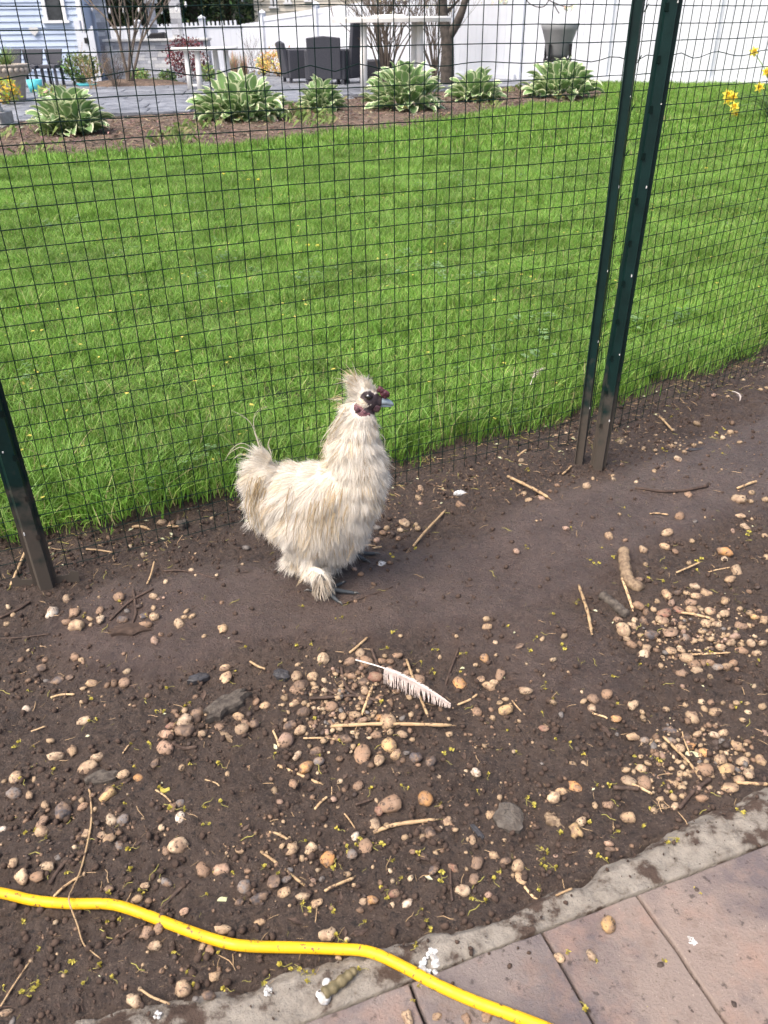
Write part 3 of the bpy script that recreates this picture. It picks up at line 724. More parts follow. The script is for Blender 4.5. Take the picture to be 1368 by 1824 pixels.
# ------------------------------------------------------------------ houses
def clap_house(nm, x0, x1, y0, depth, h, mat, label, course, win):
    hs = thing(nm, (x0, y0, 0), label, 'house')
    bb = MB(); bb.box((x0 + .03, y0 + .03, -.04), (x1 - .03, y0 + depth, h)); keepw(bb.obj('wall', mat, None), hs)
    um = MB(); um.add([(0, 0, 0), (1, 0, 0), (1, 0, 1), (0, 0, 1), (0, -.028, 0), (1, -.028, 0), (1, -.004, 1), (0, -.004, 1)], [(4, 5, 6, 7), (0, 1, 5, 4), (0, 4, 7, 3), (1, 2, 6, 5), (3, 7, 6, 2)]); ume = um.mesh('clapboard', mat)
    z = .25; rows = []
    while z < h:
        segs = [(x0, x1)]
        for wx0, wx1, wz0, wz1 in win:
            if z + course > wz0 and z < wz1: segs = [q for a_, b_ in segs for q in ((a_, min(b_, wx0)), (max(a_, wx1), b_)) if q[1] - q[0] > .02] if segs[0][0] < wx0 else segs
        for a_, b_ in segs:
            o = link('clapboard', ume); o.location = (a_, y0 + .026, z); o.scale = (b_ - a_, 1, course); keepw(o, hs)
        z += course
    cbm = MB(); cbm.box((x1 - .02, y0 - .022, 0), (x1 + .07, y0 + .12, h)); keepw(cbm.obj('corner_trim', MT['trim'], None), hs)
    for wx0, wx1, wz0, wz1 in win:
        f = MB(); t = .07
        f.box((wx0 - .005, y0 - .035, wz0), (wx0 + t, y0 + .029, wz1)); f.box((wx1 - t, y0 - .035, wz0), (wx1 + .005, y0 + .029, wz1)); f.box((wx0 + t + .002, y0 - .035, wz1 - t), (wx1 - t - .002, y0 + .029, wz1)); f.box((wx0 - .05, y0 - .06, wz0 - .05), (wx1 + .05, y0 + .029, wz0 - .002))
        zm = (wz0 + wz1) / 2; f.box((wx0 + t + .002, y0 - .02, zm - .025), (wx1 - t - .002, y0 + .029, zm + .025))
        fo = keepw(f.obj('window', MT['trim'], None), hs)
        for q0, q1 in ((wz0 + .002, zm - .027), (zm + .027, wz1 - t - .002)):
            gl = MB(); gl.box((wx0 + t + .004, y0 - .004, q0), (wx1 - t - .004, y0 + .024, q1)); p_ = gl.obj('pane', MT['glass'], None); p_.parent = fo; p_.matrix_parent_inverse = fo.matrix_basis.inverted() @ Matrix.Identity(4) if False else Matrix.Identity(4)
    rf = MB(); e = .35
    rf.add([(x0 - e, y0 - e, h), (x1 + e, y0 - e, h), (x1 + e, y0 + depth / 2, h + depth * .33), (x0 - e, y0 + depth / 2, h + depth * .33), (x1 + e, y0 + depth + e, h), (x0 - e, y0 + depth + e, h),
            (x0 - e, y0 - e, h - .12), (x1 + e, y0 - e, h - .12), (x1 + e, y0 + depth + e, h - .12), (x0 - e, y0 + depth + e, h - .12)],
           [(0, 1, 2, 3), (3, 2, 4, 5), (0, 6, 7, 1), (1, 7, 8, 4, 2), (0, 3, 5, 9, 6), (6, 9, 8, 7)])
    keepw(rf.obj('roof', MT['roof'], None), hs)
    return hs
HY = 19.5
w0, w1 = A(80, 34, HY), A(120, 36, HY)
hx1 = A(146, 60, HY).x
house = clap_house('blue_house', -11.5, hx1, HY, 1.6, 3.4, MT['siding'], 'pale blue clapboard house with a dark sash window at the far left', .112, [(w0.x, w1.x, A(98, 36, HY).z, A(98, 36, HY).z + 1.25)])
# heart shaped plaque on the siding
hp = MB(); c = A(60, 55, HY - .05); vs = []
for k in range(24):
    t = 2 * math.pi * k / 24; vs.append((c.x + .0062 * 16 * math.sin(t) ** 3, HY - .045, c.z + .0062 * (13 * math.cos(t) - 5 * math.cos(2 * t) - 2 * math.cos(3 * t) - math.cos(4 * t))))
hp.add(vs + [(x, HY - .03, z) for x, y, z in vs], [tuple(range(24))] + [(k, k + 24, (k + 1) % 24 + 24, (k + 1) % 24) for k in range(24)])
tag(hp.obj('wall_plaque', MT['cap']), 'small heart shaped plaque hung on the blue siding', 'plaque')
YB = 29.0
bx0, bx1 = A(452, 10, YB).x, 9.0
beige = clap_house('beige_house', bx0, bx1, YB, 7, 3.6, MT['beige'], 'beige clapboard house behind the white fence', .13,
                   [(A(482, 12, YB).x, A(493, 12, YB).x, 1.55, 2.7), (A(508, 12, YB).x, A(518, 12, YB).x, 1.65, 2.8), (A(545, 12, YB).x, A(558, 12, YB).x, 1.7, 2.8)])
gt = MB(); gt.tube([(bx0 - .1, YB - .08, 3.4), (bx0 - .1, YB - .08, 1.9), (bx0 - .35, YB - .12, 1.7)], .05, 8); keepw(gt.obj('downpipe', MT['trim'], None), beige)

# ------------------------------------------------------------------ stone pillars, stone wall, picket gate
STN = [(.50, .51, .53), (.60, .61, .62), (.42, .43, .46), (.66, .66, .65), (.36, .37, .40), (.55, .56, .60)]
def ledger(b, x0, x1, y0, z0, z1, hh, lo, hi, yb=None):
    z = z0
    while z < z1 - .01:
        q = min(hh * random.uniform(.8, 1.2), z1 - z); x = x0 + random.uniform(-lo, 0) * .5
        while x < x1 - .004:
            l = random.uniform(lo, hi); a_, e_ = max(x, x0), min(x + l, x1)
            if e_ - a_ > .01:
                pr = random.uniform(.004, .028); c = random.choice(STN); kq = random.uniform(.8, 1.15); b.box((a_, y0 - pr, z), (e_ - .004, y0 + .05, z + q - .004), None, tuple(v_ * kq for v_ in c))
            x += l
        z += q
def pillar(px0, px1, pyb, Y0, zt, label):
    xa, xb = A(px0, pyb, Y0).x, A(px1, pyb, Y0).x; wd = xb - xa
    root = thing('stone_pillar', ((xa + xb) / 2, Y0, 0), label, 'pillar')
    b = MB(); b.box((xa + .03, Y0 + .03, 0), (xb - .03, Y0 + wd - .03, zt), None, (.4, .41, .43)); keepw(b.obj('core', MT['ledger'], None), root)
    b = MB(); ledger(b, xa, xb, Y0 + .03, 0, zt, .09, .14, .32)
    keepw(tag(b.obj('ledger_stones', MT['ledger'], None), kind='stuff'), root)
    c = MB(); c.box((xa - .04, Y0 - .05, zt + .002), (xb + .04, Y0 + wd + .04, zt + .07)); keepw(c.obj('cap', MT['cap'], None, bevel=.01), root)
pillar(176, 196, 70, 20.4, 2.6, 'stacked grey stone pillar nearest the blue house')
pillar(268, 281, 60, 21.6, A(275, 6, 21.6).z, 'slim middle stone pillar with its cap in view')
pillar(307, 326, 62, 20.3, 2.6, 'tall stone pillar standing behind the small white table')
sw = thing('stone_wall', (A(250, 100, 20.2).x, 20.2, 0), 'low wall of stacked grey ledger stones with a pale coping', 'wall')
xa, xb, zt = A(191, 100, 20.2).x, A(372, 100, 20.2).x, A(250, 74, 20.2).z
b = MB(); b.box((xa, 20.22, 0), (xb, 20.55, zt), None, (.4, .41, .43)); keepw(b.obj('core', MT['ledger'], None), sw)
b = MB(); ledger(b, xa, xb, 20.2, 0, zt, .07, .10, .34); keepw(tag(b.obj('ledger_stones', MT['ledger'], None), kind='stuff'), sw)
b = MB(); b.box((xa - .03, 20.1, zt + .002), (xb + .03, 20.6, zt + .05)); keepw(b.obj('coping', MT['cap'], None, bevel=.01), sw)
p = A(282, 71, 20.3); b = MB()
b.add([(p.x - .17, 20.2, zt + .052), (p.x + .17, 20.2, zt + .052), (p.x + .17, 20.5, zt + .052), (p.x - .17, 20.5, zt + .052), (p.x - .13, 20.2, zt + .15), (p.x + .15, 20.2, zt + .16), (p.x + .15, 20.45, zt + .17), (p.x - .12, 20.45, zt + .16), (p.x - .26, 20.28, zt + .06)],
      [(0, 1, 5, 4), (1, 2, 6, 5), (2, 3, 7, 6), (4, 5, 6, 7), (0, 4, 8), (4, 7, 8), (7, 3, 8), (3, 0, 8)])
tag(b.obj('covered_grill_box', MT['black'], bevel=.02), 'black covered box lying on the coping of the stone wall', 'box')
# string lights
sl = thing('string_lights', A(260, 8, 19.8), 'string of small bulbs hung between the stone pillars', 'string lights')
cbz = [A(150, 8, 19.8), A(200, 14, 19.8), A(240, 12, 20), A(300, 14, 20.0), A(330, 2, 20.1)]
b = MB(); cp = catmull(cbz, 8); b.tube(cp, .006, 4); keepw(b.obj('cable', MT['black'], None), sl)
for k in range(2, len(cp), 5):
    b = MB(); q = cp[k]; b.lathe((q.x, q.y, q.z - .11), [(.004, 0), (.024, .02), (.028, .045), (.016, .075), (.012, .105)], 10); keepw(b.obj('bulb', MT['bulb'], None, True), sl)
gr = thing('picket_gate', A(168, 125, 19.2), 'white picket gate standing open beside the blue house', 'gate'); gy = 19.3
ga, gb = A(150, 125, gy), A(190, 130, gy)
for k in range(9):
    t = k / 8; x = ga.x + (gb.x - ga.x) * t; y = gy - .5 * t; unit('picket', (x - .02, y - .01, .05), (x + .02, y + .01, 1.05 - .12 * math.sin(t * 3.14)), gr)
for z in (.2, .8):
    b = MB(); b.add([(ga.x, gy + .011, z), (gb.x, gy - .489, z), (gb.x, gy - .489, z + .07), (ga.x, gy + .011, z + .07), (ga.x, gy + .045, z), (gb.x, gy - .455, z), (gb.x, gy - .455, z + .07), (ga.x, gy + .045, z + .07)], [(0, 1, 2, 3), (5, 4, 7, 6), (3, 2, 6, 7), (1, 0, 4, 5)])
    keepw(b.obj('rail', MT['vinyl'], None), gr)
q = A(152, 120, gy); unit('gate_post', (q.x - .06, gy - .06, 0), (q.x + .06, gy + .06, 1.15), gr)
b = MB(); q = A(163, 72, gy); b.box((q.x - .04, gy - .35, q.z - .05), (q.x + .04, gy - .25, q.z + .05)); keepw(b.obj('latch', MT['black'], None), gr)

# ------------------------------------------------------------------ furniture
def table(cx_, cy_, wd, dp, h, th, legs, label, mat, oval=True, lr=.035):
    t = thing('white_table', (cx_, cy_, 0), label, 'table')
    b = MB(); n = 40; vs = []
    for z, k in ((h - th, .985), (h - th * .3, 1), (h, .985)):
        for j in range(n): a_ = 2 * math.pi * j / n; vs.append((cx_ + wd / 2 * k * math.cos(a_), cy_ + dp / 2 * k * math.sin(a_), z))
    fs = [(i * n + j, i * n + (j + 1) % n, (i + 1) * n + (j + 1) % n, (i + 1) * n + j) for i in range(2) for j in range(n)] + [tuple(reversed(range(n))), tuple(2 * n + j for j in range(n))]
    b.add(vs, fs); keepw(b.obj('tabletop', mat, None), t)
    for (lx, ly), (tx, ty) in legs:
        b = MB(); b.tube([(tx, ty, h - th + .004), ((lx + tx) / 2, (ly + ty) / 2, h * .5), (lx, ly, .055)], [lr * .9, lr, lr], 10); keepw(b.obj('leg', mat, None, True), t)
    return t
ty = 16.3; tc = A(364, 84, ty); pm_ = ppm(364, 120, ty); hz = A(364, 84, ty).z
lx_ = [A(x, 150, ty).x for x in (343, 362, 387, 407)]
t2 = table(tc.x, ty, 118 / pm_, .85, hz, .045, [((lx_[0], ty - .2), (A(335, 90, ty).x, ty - .18)), ((lx_[1], ty - .32), (A(356, 90, ty).x, ty - .26)), ((lx_[2], ty + .25), (A(379, 90, ty).x, ty + .2)), ((lx_[3], ty + .1), (A(400, 90, ty).x, ty + .1))], 'small oval white plastic table by the red shrub', MT['plastic'], lr=.05)
b = MB(); b.tube([(lx_[0], ty - .2, .12), (lx_[1], ty - .32, .12), (lx_[3], ty + .1, .12), (lx_[2], ty + .25, .12), (lx_[0], ty - .2, .12)], .02, 6); keepw(b.obj('foot_ring', MT['plastic'], None), t2)
ty = 15.2; tc = A(697, 34, ty); pm_ = ppm(697, 60, ty)
mk = lambda x, dy: ((A(x, 150, ty + dy).x, ty + dy), (A(x, 60, ty + dy).x, ty + dy))
big = table(tc.x, ty, 214 / pm_, 1.2, tc.z + .03, .075, [mk(648, -.25), mk(738, .3), mk(748, -.1)], 'large white table on thick legs in front of the bare shrub', MT['plastic'], lr=.06)
b = MB(); q = A(693, 29, ty); b.lathe((q.x, ty, tc.z + .03), [(.28, 0), (.28, .02), (.24, .03), (.02, .035)], 24); tag(b.obj('table_plate', MT['plastic']), 'low white tray on the middle of the large white table', 'tray')
def wicker(x, y, rz, label, h=.86, wd=.66, back=.86):
    c = thing('wicker_armchair', (x, y, 0), label, 'armchair', 'black wicker chairs on the patio')
    Mx = Matrix.Translation((x, y, 0)) @ Matrix.Rotation(rz, 4, 'Z'); d = .62
    def pc(nm, a_, e_, bev=.02):
        b = MB(); b.box(a_, e_, Mx); return keepw(b.obj(nm, MT['wicker'], None, bevel=bev), c)
    # the back panel leans a little
    b = MB(); b.add([Mx @ Vector(q) for q in ((-wd / 2 + .07, -d / 2, .14), (wd / 2 - .07, -d / 2, .14), (wd / 2 - .06, -d / 2 - .10, back - .03), (0, -d / 2 - .10, back), (-wd / 2 + .06, -d / 2 - .10, back - .03),
                                               (-wd / 2 + .07, -d / 2 + .08, .14), (wd / 2 - .07, -d / 2 + .08, .14), (wd / 2 - .06, -d / 2 - .03, back - .03), (0, -d / 2 - .03, back), (-wd / 2 + .06, -d / 2 - .03, back - .03))],
                    [(0, 1, 2, 3, 4), (9, 8, 7, 6, 5), (0, 5, 6, 1), (1, 6, 7, 2), (2, 7, 8, 3), (3, 8, 9, 4), (4, 9, 5, 0)])
    keepw(b.obj('backrest', MT['wicker'], None, bevel=.015), c)
    pc('arm', (-wd / 2, -d / 2 + .02, .13), (-wd / 2 + .085, d / 2, .62)); pc('arm', (wd / 2 - .085, -d / 2 + .02, .13), (wd / 2, d / 2, .62))
    pc('seat', (-wd / 2 + .09, -d / 2 + .09, .16), (wd / 2 - .09, d / 2 - .01, .42))
    for sx in (-1, 1):
        for sy in (-1, 1): pc('leg', (sx * (wd / 2 - .05) - .03, sy * (d / 2 - .05) - .03, .055), (sx * (wd / 2 - .05) + .03, sy * (d / 2 - .05) + .03, .128), .004)
q = A(583, 146, 17.2); wicker(q.x, 17.2, math.radians(-4), 'black wicker armchair seen square from behind, middle of the three', back=.84, wd=.74)
q = A(536, 148, 17.9); wicker(q.x, 17.9, math.radians(-70), 'low black wicker armchair turned sideways, left of the middle one', back=.76, wd=.6)
q = A(611, 146, 17.5); wicker(q.x, 17.5, math.radians(62), 'high backed black wicker armchair turned towards the others, on the right', back=1.08, wd=.64)
b = MB(); q = A(672, 128, 18.0); b.box((q.x - .3, 17.9, .055), (q.x + .3, 18.4, .42)); tag(b.obj('storage_box', MT['wicker'], bevel=.03), 'dark wicker box under the large white table', 'box')
for k, (px_, wd_, lb) in enumerate(((26, 36, 'dark outdoor chair furthest left by the blue house'), (63, 38, 'dark outdoor chair second from left by the blue house'), (100, 32, 'dark outdoor chair nearest the corner of the blue house'))):
    y = 17.6 + .1 * k; q = A(px_, 130, y); m_ = ppm(px_, 110, y); wd = wd_ / m_; z1 = A(px_, 87, y).z
    c = thing('dark_patio_chair', (q.x, y, 0), lb, 'chair', 'dark chairs by the blue house')
    def pc(nm, a_, e_, bv=.012):
        b = MB(); b.box(a_, e_); return keepw(b.obj(nm, MT['wicker'], None, bevel=bv), c)
    b = MB(); b.add([(q.x - wd / 2 + .04, y, .42), (q.x + wd / 2 - .04, y, .42), (q.x + wd / 2, y + .06, z1), (q.x - wd / 2, y + .06, z1), (q.x - wd / 2 + .04, y + .04, .42), (q.x + wd / 2 - .04, y + .04, .42), (q.x + wd / 2, y + .1, z1), (q.x - wd / 2, y + .1, z1)], [(0, 1, 2, 3), (5, 4, 7, 6), (3, 2, 6, 7), (0, 3, 7, 4), (1, 5, 6, 2), (0, 4, 5, 1)])
    keepw(b.obj('backrest', MT['wicker'], None, bevel=.012), c)
    pc('seat', (q.x - wd / 2 + .02, y - .45, .36), (q.x + wd / 2 - .02, y - .003, .42))
    for sx in (-1, 1):
        for yy_ in (y - .42, y - .06): pc('leg', (q.x + sx * (wd / 2 - .05) - .022, yy_, 0.05), (q.x + sx * (wd / 2 - .05) + .022, yy_ + .044, .358), .004)
for px_, py_, y, s_, lb in ((60, 140, 15.9, .13, 'turquoise tub beside the cast stone planter'), (155, 128, 17.6, .24, 'flat turquoise tray at the foot of the gate')):
    q = A(px_, py_, y); b = MB(); b.lathe((q.x, y, .05), [(s_ * .8, 0), (s_, .2 if s_ < .2 else .05), (s_ * .9, .2 if s_ < .2 else .05), (s_ * .7, .02)], 20); tag(b.obj('turquoise_tub', MT['turq'], None, True), lb, 'tub')

# fire pit planter on a black stand
fy = 15.3; q = A(993, 100, fy); pz = thing('tall_grey_planter', (q.x, fy, 0), 'tall tapered grey planter on black legs against the white fence', 'planter')
zt, zb = A(995, 42, fy).z, A(990, 103, fy).z; m_ = ppm(995, 80, fy); b = MB()
prof = [(17 / m_, 0), (20 / m_, .12 * (zt - zb)), (24 / m_, .45 * (zt - zb)), (30 / m_, .8 * (zt - zb)), (34.5 / m_, zt - zb), (33 / m_, zt - zb), (27 / m_, .7 * (zt - zb)), (10 / m_, .6 * (zt - zb))]
b.lathe((q.x, fy, zb), prof, 36); keepw(b.obj('bowl', MT['firepit'], None, True), pz)
for a_ in range(4):
    an = math.radians(45 + 90 * a_); r_ = 26 / m_; b = MB(); b.box((q.x + r_ * math.cos(an) - .02, fy + r_ * math.sin(an) - .02, .02), (q.x + r_ * math.cos(an) + .02, fy + r_ * math.sin(an) + .02, zb + .2)); keepw(b.obj('leg', MT['black'], None), pz)
b = MB(); b.lathe((q.x, fy, zb - .06), [(18 / m_, 0), (25 / m_, .01), (25 / m_, .05), (18 / m_, .058)], 24); keepw(b.obj('ring', MT['black'], None), pz)

# cast stone urn with grass, and the stone pedestal at the left edge
uy = 14.0; q = A(22, 166, uy); m_ = ppm(22, 140, uy); zr = A(22, 114, uy).z; un = thing('cast_stone_urn', (q.x, uy, 0), 'beige cast stone planter with a beaded rim at the left edge', 'planter')
b = MB(); H_ = zr - .05; b.lathe((q.x, uy, .05), [(20 / m_, 0), (22 / m_, .03), (22 / m_, .05), (24 / m_, .3 * H_), (28 / m_, .62 * H_), (30 / m_, .66 * H_), (36 / m_, .74 * H_), (37 / m_, .93 * H_), (39 / m_, .95 * H_), (39 / m_, H_), (33 / m_, H_), (32 / m_, H_ * .9), (2 / m_, H_ * .88)], 48); keepw(b.obj('bowl', MT['cast'], None, True), un)
for k in range(24):
    a_ = 2 * math.pi * k / 24; b = MB(); b.lathe((q.x + 37 / m_ * math.cos(a_), uy + 37 / m_ * math.sin(a_), .05 + H_ * .76), [(.004, 0), (.032, .015), (.04, .04), (.032, .065), (.004, .08)], 10); keepw(b.obj('bead', MT['cast'], None, True), un)
def spiky(name, c, n, h, spread, mat, label, cat, wdt=.012, col=(.2, .28, .1), group=None):
    b = MB()
    for i in range(n):
        a_ = random.uniform(0, 6.28); l = random.uniform(.2, 1) * spread; hh = h * random.uniform(.55, 1.1); p0_ = c + Vector((random.uniform(-.06, .06), random.uniform(-.06, .06), 0)) * (spread * 3)
        d = Vector((math.cos(a_), math.sin(a_), 0)); P = [p0_ + d * l * t ** 1.6 + Vector((0, 0, hh * (t - .35 * t * t * (l / spread)))) for t in (0, .35, .7, 1)]
        s_ = Vector((-d.y, d.x, 0)) * wdt; cc_ = tuple(v_ * random.uniform(.7, 1.3) for v_ in col); vs = []
        for p_, k in zip(P, (1, .9, .6, .05)): vs += [p_ - s_ * k / 2, p_ + s_ * k / 2]
        b.add(vs, [(0, 1, 3, 2), (2, 3, 5, 4), (4, 5, 7, 6)], cc_)
    return tag(b.obj(name, mat), label, cat, group)
spiky('ornamental_grass', Vector((q.x, uy, .05 + H_ * .88)), 160, .34, .36, MT['leaf'], 'grassy plant growing in the cast stone planter', 'plant')
py_ = 9.7; q = A(-8, 230, py_); m_ = ppm(0, 200, py_); b = MB(); zt = A(0, 152, py_).z
b.box((q.x - .22, py_ - .2, 0), (q.x + 29 / m_, py_ + .25, .10)); b.box((q.x - .2, py_ - .16, .102), (q.x + 24 / m_, py_ + .2, .22)); b.lathe((q.x - .02, py_, .222), [(.15, 0), (.13, .05), (.115, .12), (.125, zt * .5), (.15, zt - .26), (.17, zt - .24), (.17, zt - .222)], 24)
tag(b.obj('stone_pedestal', MT['graycast'], bevel=.008), 'weathered grey stone pedestal cut off by the left edge', 'pedestal')

# ------------------------------------------------------------------ plants
def hosta_leaf(seed):
    r = random.Random(seed); b = MB(); nu, nv_ = 9, 5; V = []; C = []; F_ = []
    fold = r.uniform(.25, .55); arch = r.uniform(.5, 1.0)
    for i in range(nu):
        t = i / (nu - 1); wv = .30 * (math.sin(math.pi * min(1, t * 1.02) ** .8) ** .75) * (1 - .12 * t) + (.008 if t < .02 else 0)
        cz = .55 * t - arch * .42 * t * t; cxx = t * (1 - .12 * t)
        for j in range(nv_):
            s_ = (j / (nv_ - 1) - .5) * 2; V.append((cxx, s_ * wv, cz + abs(s_) ** 1.4 * wv * fold + .012 * math.sin(9 * t + 5 * s_ + seed)))
            edge_ = abs(s_) > .9 or t > .93
            C.append((.60, .64, .40) if edge_ else ((.145, .25, .085) if abs(s_) < .45 else (.17, .28, .10)))
    for i in range(nu - 1):
        for j in range(nv_ - 1): a_ = i * nv_ + j; F_.append((a_, a_ + 1, a_ + nv_ + 1, a_ + nv_))
    me_ = np_mesh('leaf', V, F_, np.array(C), MT['hosta']); return me_
# finer margin: five columns become seven by splitting the outermost strip
def hosta_leaf2(seed):
    r = random.Random(seed); fold = r.uniform(.2, .6); arch = r.uniform(.6, 1.15); ss = (-1, -.80, -.74, -.35, 0, .35, .74, .80, 1); nu = 10; V = []; C = []; F_ = []; k = len(ss); tw = r.uniform(-.2, .2)
    for i in range(nu):
        t = i / (nu - 1); wv = max(.012, .29 * max(0, math.sin(math.pi * t ** .85)) ** .7 * (1.05 - .15 * t)); cz = .55 * t - arch * .45 * t * t; cxx = t * (1 - .12 * t)
        if i == nu - 1: wv = .004
        for s_ in ss:
            V.append((cxx, s_ * wv + tw * t * t * .3, cz + abs(s_) ** 1.4 * wv * fold + .010 * math.sin(8 * t + 4 * s_ + seed) * abs(s_)))
            m_ = abs(s_) >= .79 or t > .9; q = (.82, .84, .58) if m_ else ((.19, .32, .11) if abs(s_) < .3 else (.21, .33, .14)); C.append(q)
    for i in range(nu - 1):
        for j in range(k - 1): a_ = i * k + j; F_.append((a_, a_ + 1, a_ + k + 1, a_ + k))
    return np_mesh('leaf', V, F_, np.array(C), MT['hosta'])
HL = [hosta_leaf2(s) for s in range(7)]
def hosta(px_, pyb, wpx, hpx, Y0, n, label, nm='hosta', ym=1.0):
    q = A(px_, pyb, Y0); m_ = ppm(px_, pyb, Y0); Rr = wpx / 2 / m_ * 1.05; Hh = hpx / m_ * .95
    root = thing('hosta', (q.x, Y0, .05), label, 'hosta', 'variegated hostas along the patio')
    st = MB(); st.lathe((q.x, Y0, .03), [(.10, 0), (.08, .05), (.02, .08)], 10); keepw(st.obj('crown', MT['stem_y'], None), root)
    r = random.Random(int(px_))
    for i in range(n):
        u_ = (i + .5) / n; el = math.acos(1 - u_ * .97); a_ = i * 2.39996 + r.uniform(-.3, .3); k = r.uniform(.72, 1.0) if i % 3 else r.uniform(.45, .75)
        d = Vector((math.sin(el) * math.cos(a_) * Rr, math.sin(el) * math.sin(a_) * Rr * .85, math.cos(el) * Hh * .74 + .03)) * k
        L_ = r.uniform(.17, .26) * (.75 + .5 * Rr); base_ = Vector((q.x, Y0, .06)) + d
        o = link('leaf', HL[i % len(HL)]); pitch = -(math.pi / 2 - el) * .95 + r.uniform(-.35, .35) + .22
        base_ -= Vector((math.cos(a_) * math.sin(el), math.sin(a_) * math.sin(el), math.cos(el) * .7)) * L_ * .62; base_.z = max(base_.z, .06)
        o.matrix_world = Matrix.Translation(base_) @ Matrix.Rotation(a_, 4, 'Z') @ Matrix.Rotation(pitch, 4, 'Y') @ Matrix.Rotation(r.uniform(-.5, .5), 4, 'X') @ Matrix.Diagonal((L_, L_ * r.uniform(.85, 1.15), L_, 1))
        mw = o.matrix_world.copy(); o.parent = root; o.matrix_parent_inverse = Matrix.Translation(-root.location); o.matrix_basis = mw
hosta(130, 248, 142, 92, 8.9, 170, 'spreading white edged hosta at the far left, near the stone pedestal')
hosta(432, 226, 178, 92, 10.1, 230, 'broad white edged hosta left of the small one')
hosta(573, 212, 88, 66, 11.0, 105, 'smallest white edged hosta, in front of the wicker chairs')
hosta(720, 206, 150, 100, 11.2, 200, 'large white edged hosta in front of the big white table')
hosta(845, 190, 104, 66, 12.3, 130, 'white edged hosta at the foot of the dark trunk')
hosta(995, 180, 140, 76, 13.0, 190, 'white edged hosta in front of the tall grey planter')

def leaf_mass(b, c, rx, ry, rz, n, sz, cols_, hollow=.35):
    for i in range(n):
        d = Vector((random.gauss(0, 1), random.gauss(0, 1), random.gauss(0, 1))).normalized(); r_ = random.uniform(hollow, 1) ** .6
        lump = 1 + .35 * float(perlin(d.x * 2.2 + c.x * 3, d.z * 2.2 + d.y * 2 + c.y))
        p_ = c + Vector((d.x * rx, d.y * ry, d.z * rz)) * r_ * lump; u_ = Vector((random.gauss(0, 1), random.gauss(0, 1), random.gauss(0, 1))).normalized(); v_ = u_.orthogonal().normalized(); s_ = sz * random.uniform(.5, 1.3)
        c_ = random.choice(cols_); c_ = tuple(q * random.uniform(.7, 1.3) for q in c_)
        b.add([p_, p_ + (u_ + v_ * .5) * s_, p_ + u_ * 2 * s_, p_ + (u_ - v_ * .5) * s_], [(0, 1, 2, 3)], c_)
def shrub(name, px_, pyb, Y0, wd, h, n, sz, cols_, label, cat='shrub', group=None, z0=.03):
    q = A(px_, pyb, Y0); root = thing(name, (q.x, Y0, 0), label, cat, group)
    b = MB()
    for i in range(7): a_ = random.uniform(0, 6.28); b.tube([(q.x, Y0, z0), (q.x + .3 * wd * math.cos(a_) * .5, Y0 + .3 * wd * math.sin(a_) * .5, h * .45), (q.x + .7 * wd * math.cos(a_) * .5, Y0 + .6 * wd * math.sin(a_) * .5, h * .8)], [.02, .012, .005], 4)
    keepw(b.obj('stems', MT['branch'], None), root)
    b = MB(); leaf_mass(b, Vector((q.x, Y0, h * .55)), wd / 2, wd / 2, h * .46, n, sz, cols_); keepw(tag(b.obj('foliage', MT['leaf'], None), kind='stuff'), root)
GRN = [(.10, .16, .05), (.14, .20, .06), (.07, .12, .04)]; LGR = [(.22, .32, .10), (.30, .38, .14), (.16, .26, .08)]; RED = [(.15, .045, .055), (.22, .07, .08), (.10, .035, .04)]
shrub('clipped_shrub', 141, 110, 17.9, .75, .62, 900, .035, GRN, 'olive green round shrub beside the picket gate')
shrub('low_shrub', 250, 141, 18.6, .42, .30, 500, .03, LGR, 'small bright green shrub in the mulch left of the red shrub')
shrub('low_shrub', 300, 141, 18.3, .36, .28, 420, .03, GRN, 'small dark green shrub touching the red shrub')
shrub('low_shrub', 372, 136, 18.6, .34, .36, 380, .03, LGR, 'small green shrub seen between the legs of the small white table')
shrub('red_shrub', 336, 138, 18.9, .85, .85, 1300, .032, RED, 'dark red leaved shrub behind the small white table')
shrub('low_shrub', 277, 142, 18.0, .34, .14, 260, .035, [(.4, .46, .22), (.3, .38, .14)], 'pale variegated low clump in the mulch')
shrub('low_shrub', 92, 150, 14.8, .55, .20, 320, .04, [(.42, .5, .22), (.3, .4, .14)], 'pale green low plant right of the cast stone planter')
shrub('forsythia', 496, 134, 20.4, .95, .60, 900, .03, [(.62, .40, .16), (.5, .3, .12), (.6, .5, .12)], 'orange and yellow flowering shrub in front of the white fence')
shrub('forsythia', 470, 132, 20.7, .4, .45, 300, .03, [(.30, .30, .14), (.62, .52, .12)], 'small yellow green shrub left of the orange one')
shrub('yellow_plant', 10, 168, 13.2, .42, .42, 420, .03, [(.62, .45, .05), (.35, .4, .1)], 'yellow flowering plant half hidden by the cast stone planter', 'plant')
for px_, c_, n_, lb in ((418, (.50, .38, .26), 240, 'tan dried ornamental grass right of the small white table'), (436, (.42, .30, .2), 130, 'second tuft of dried grass before the white fence')):
    q = A(px_, 134, 19.6); spiky('dry_grass', Vector((q.x, 19.6, .03)), n_, .62, .24, MT['leaf'], lb, 'grass', .012, c_, 'dried ornamental grasses')
# mulch mound behind the patio
q = A(235, 150, 17.8); X, Y = np.meshgrid(np.linspace(-1, 1, 60), np.linspace(-1, 1, 40)); rr_ = np.hypot(X, Y)
Z = .05 + .11 * (1 - smooth(.2, 1.0, rr_)) + .015 * fbm(X, Y, 5, 4); keep = rr_ < 1
tag(grid_obj('mulch_mound', q.x + X * 1.5, 17.9 + Y * 1.0, Z - .02, MT['mulch'], None, None, keep), kind='structure')

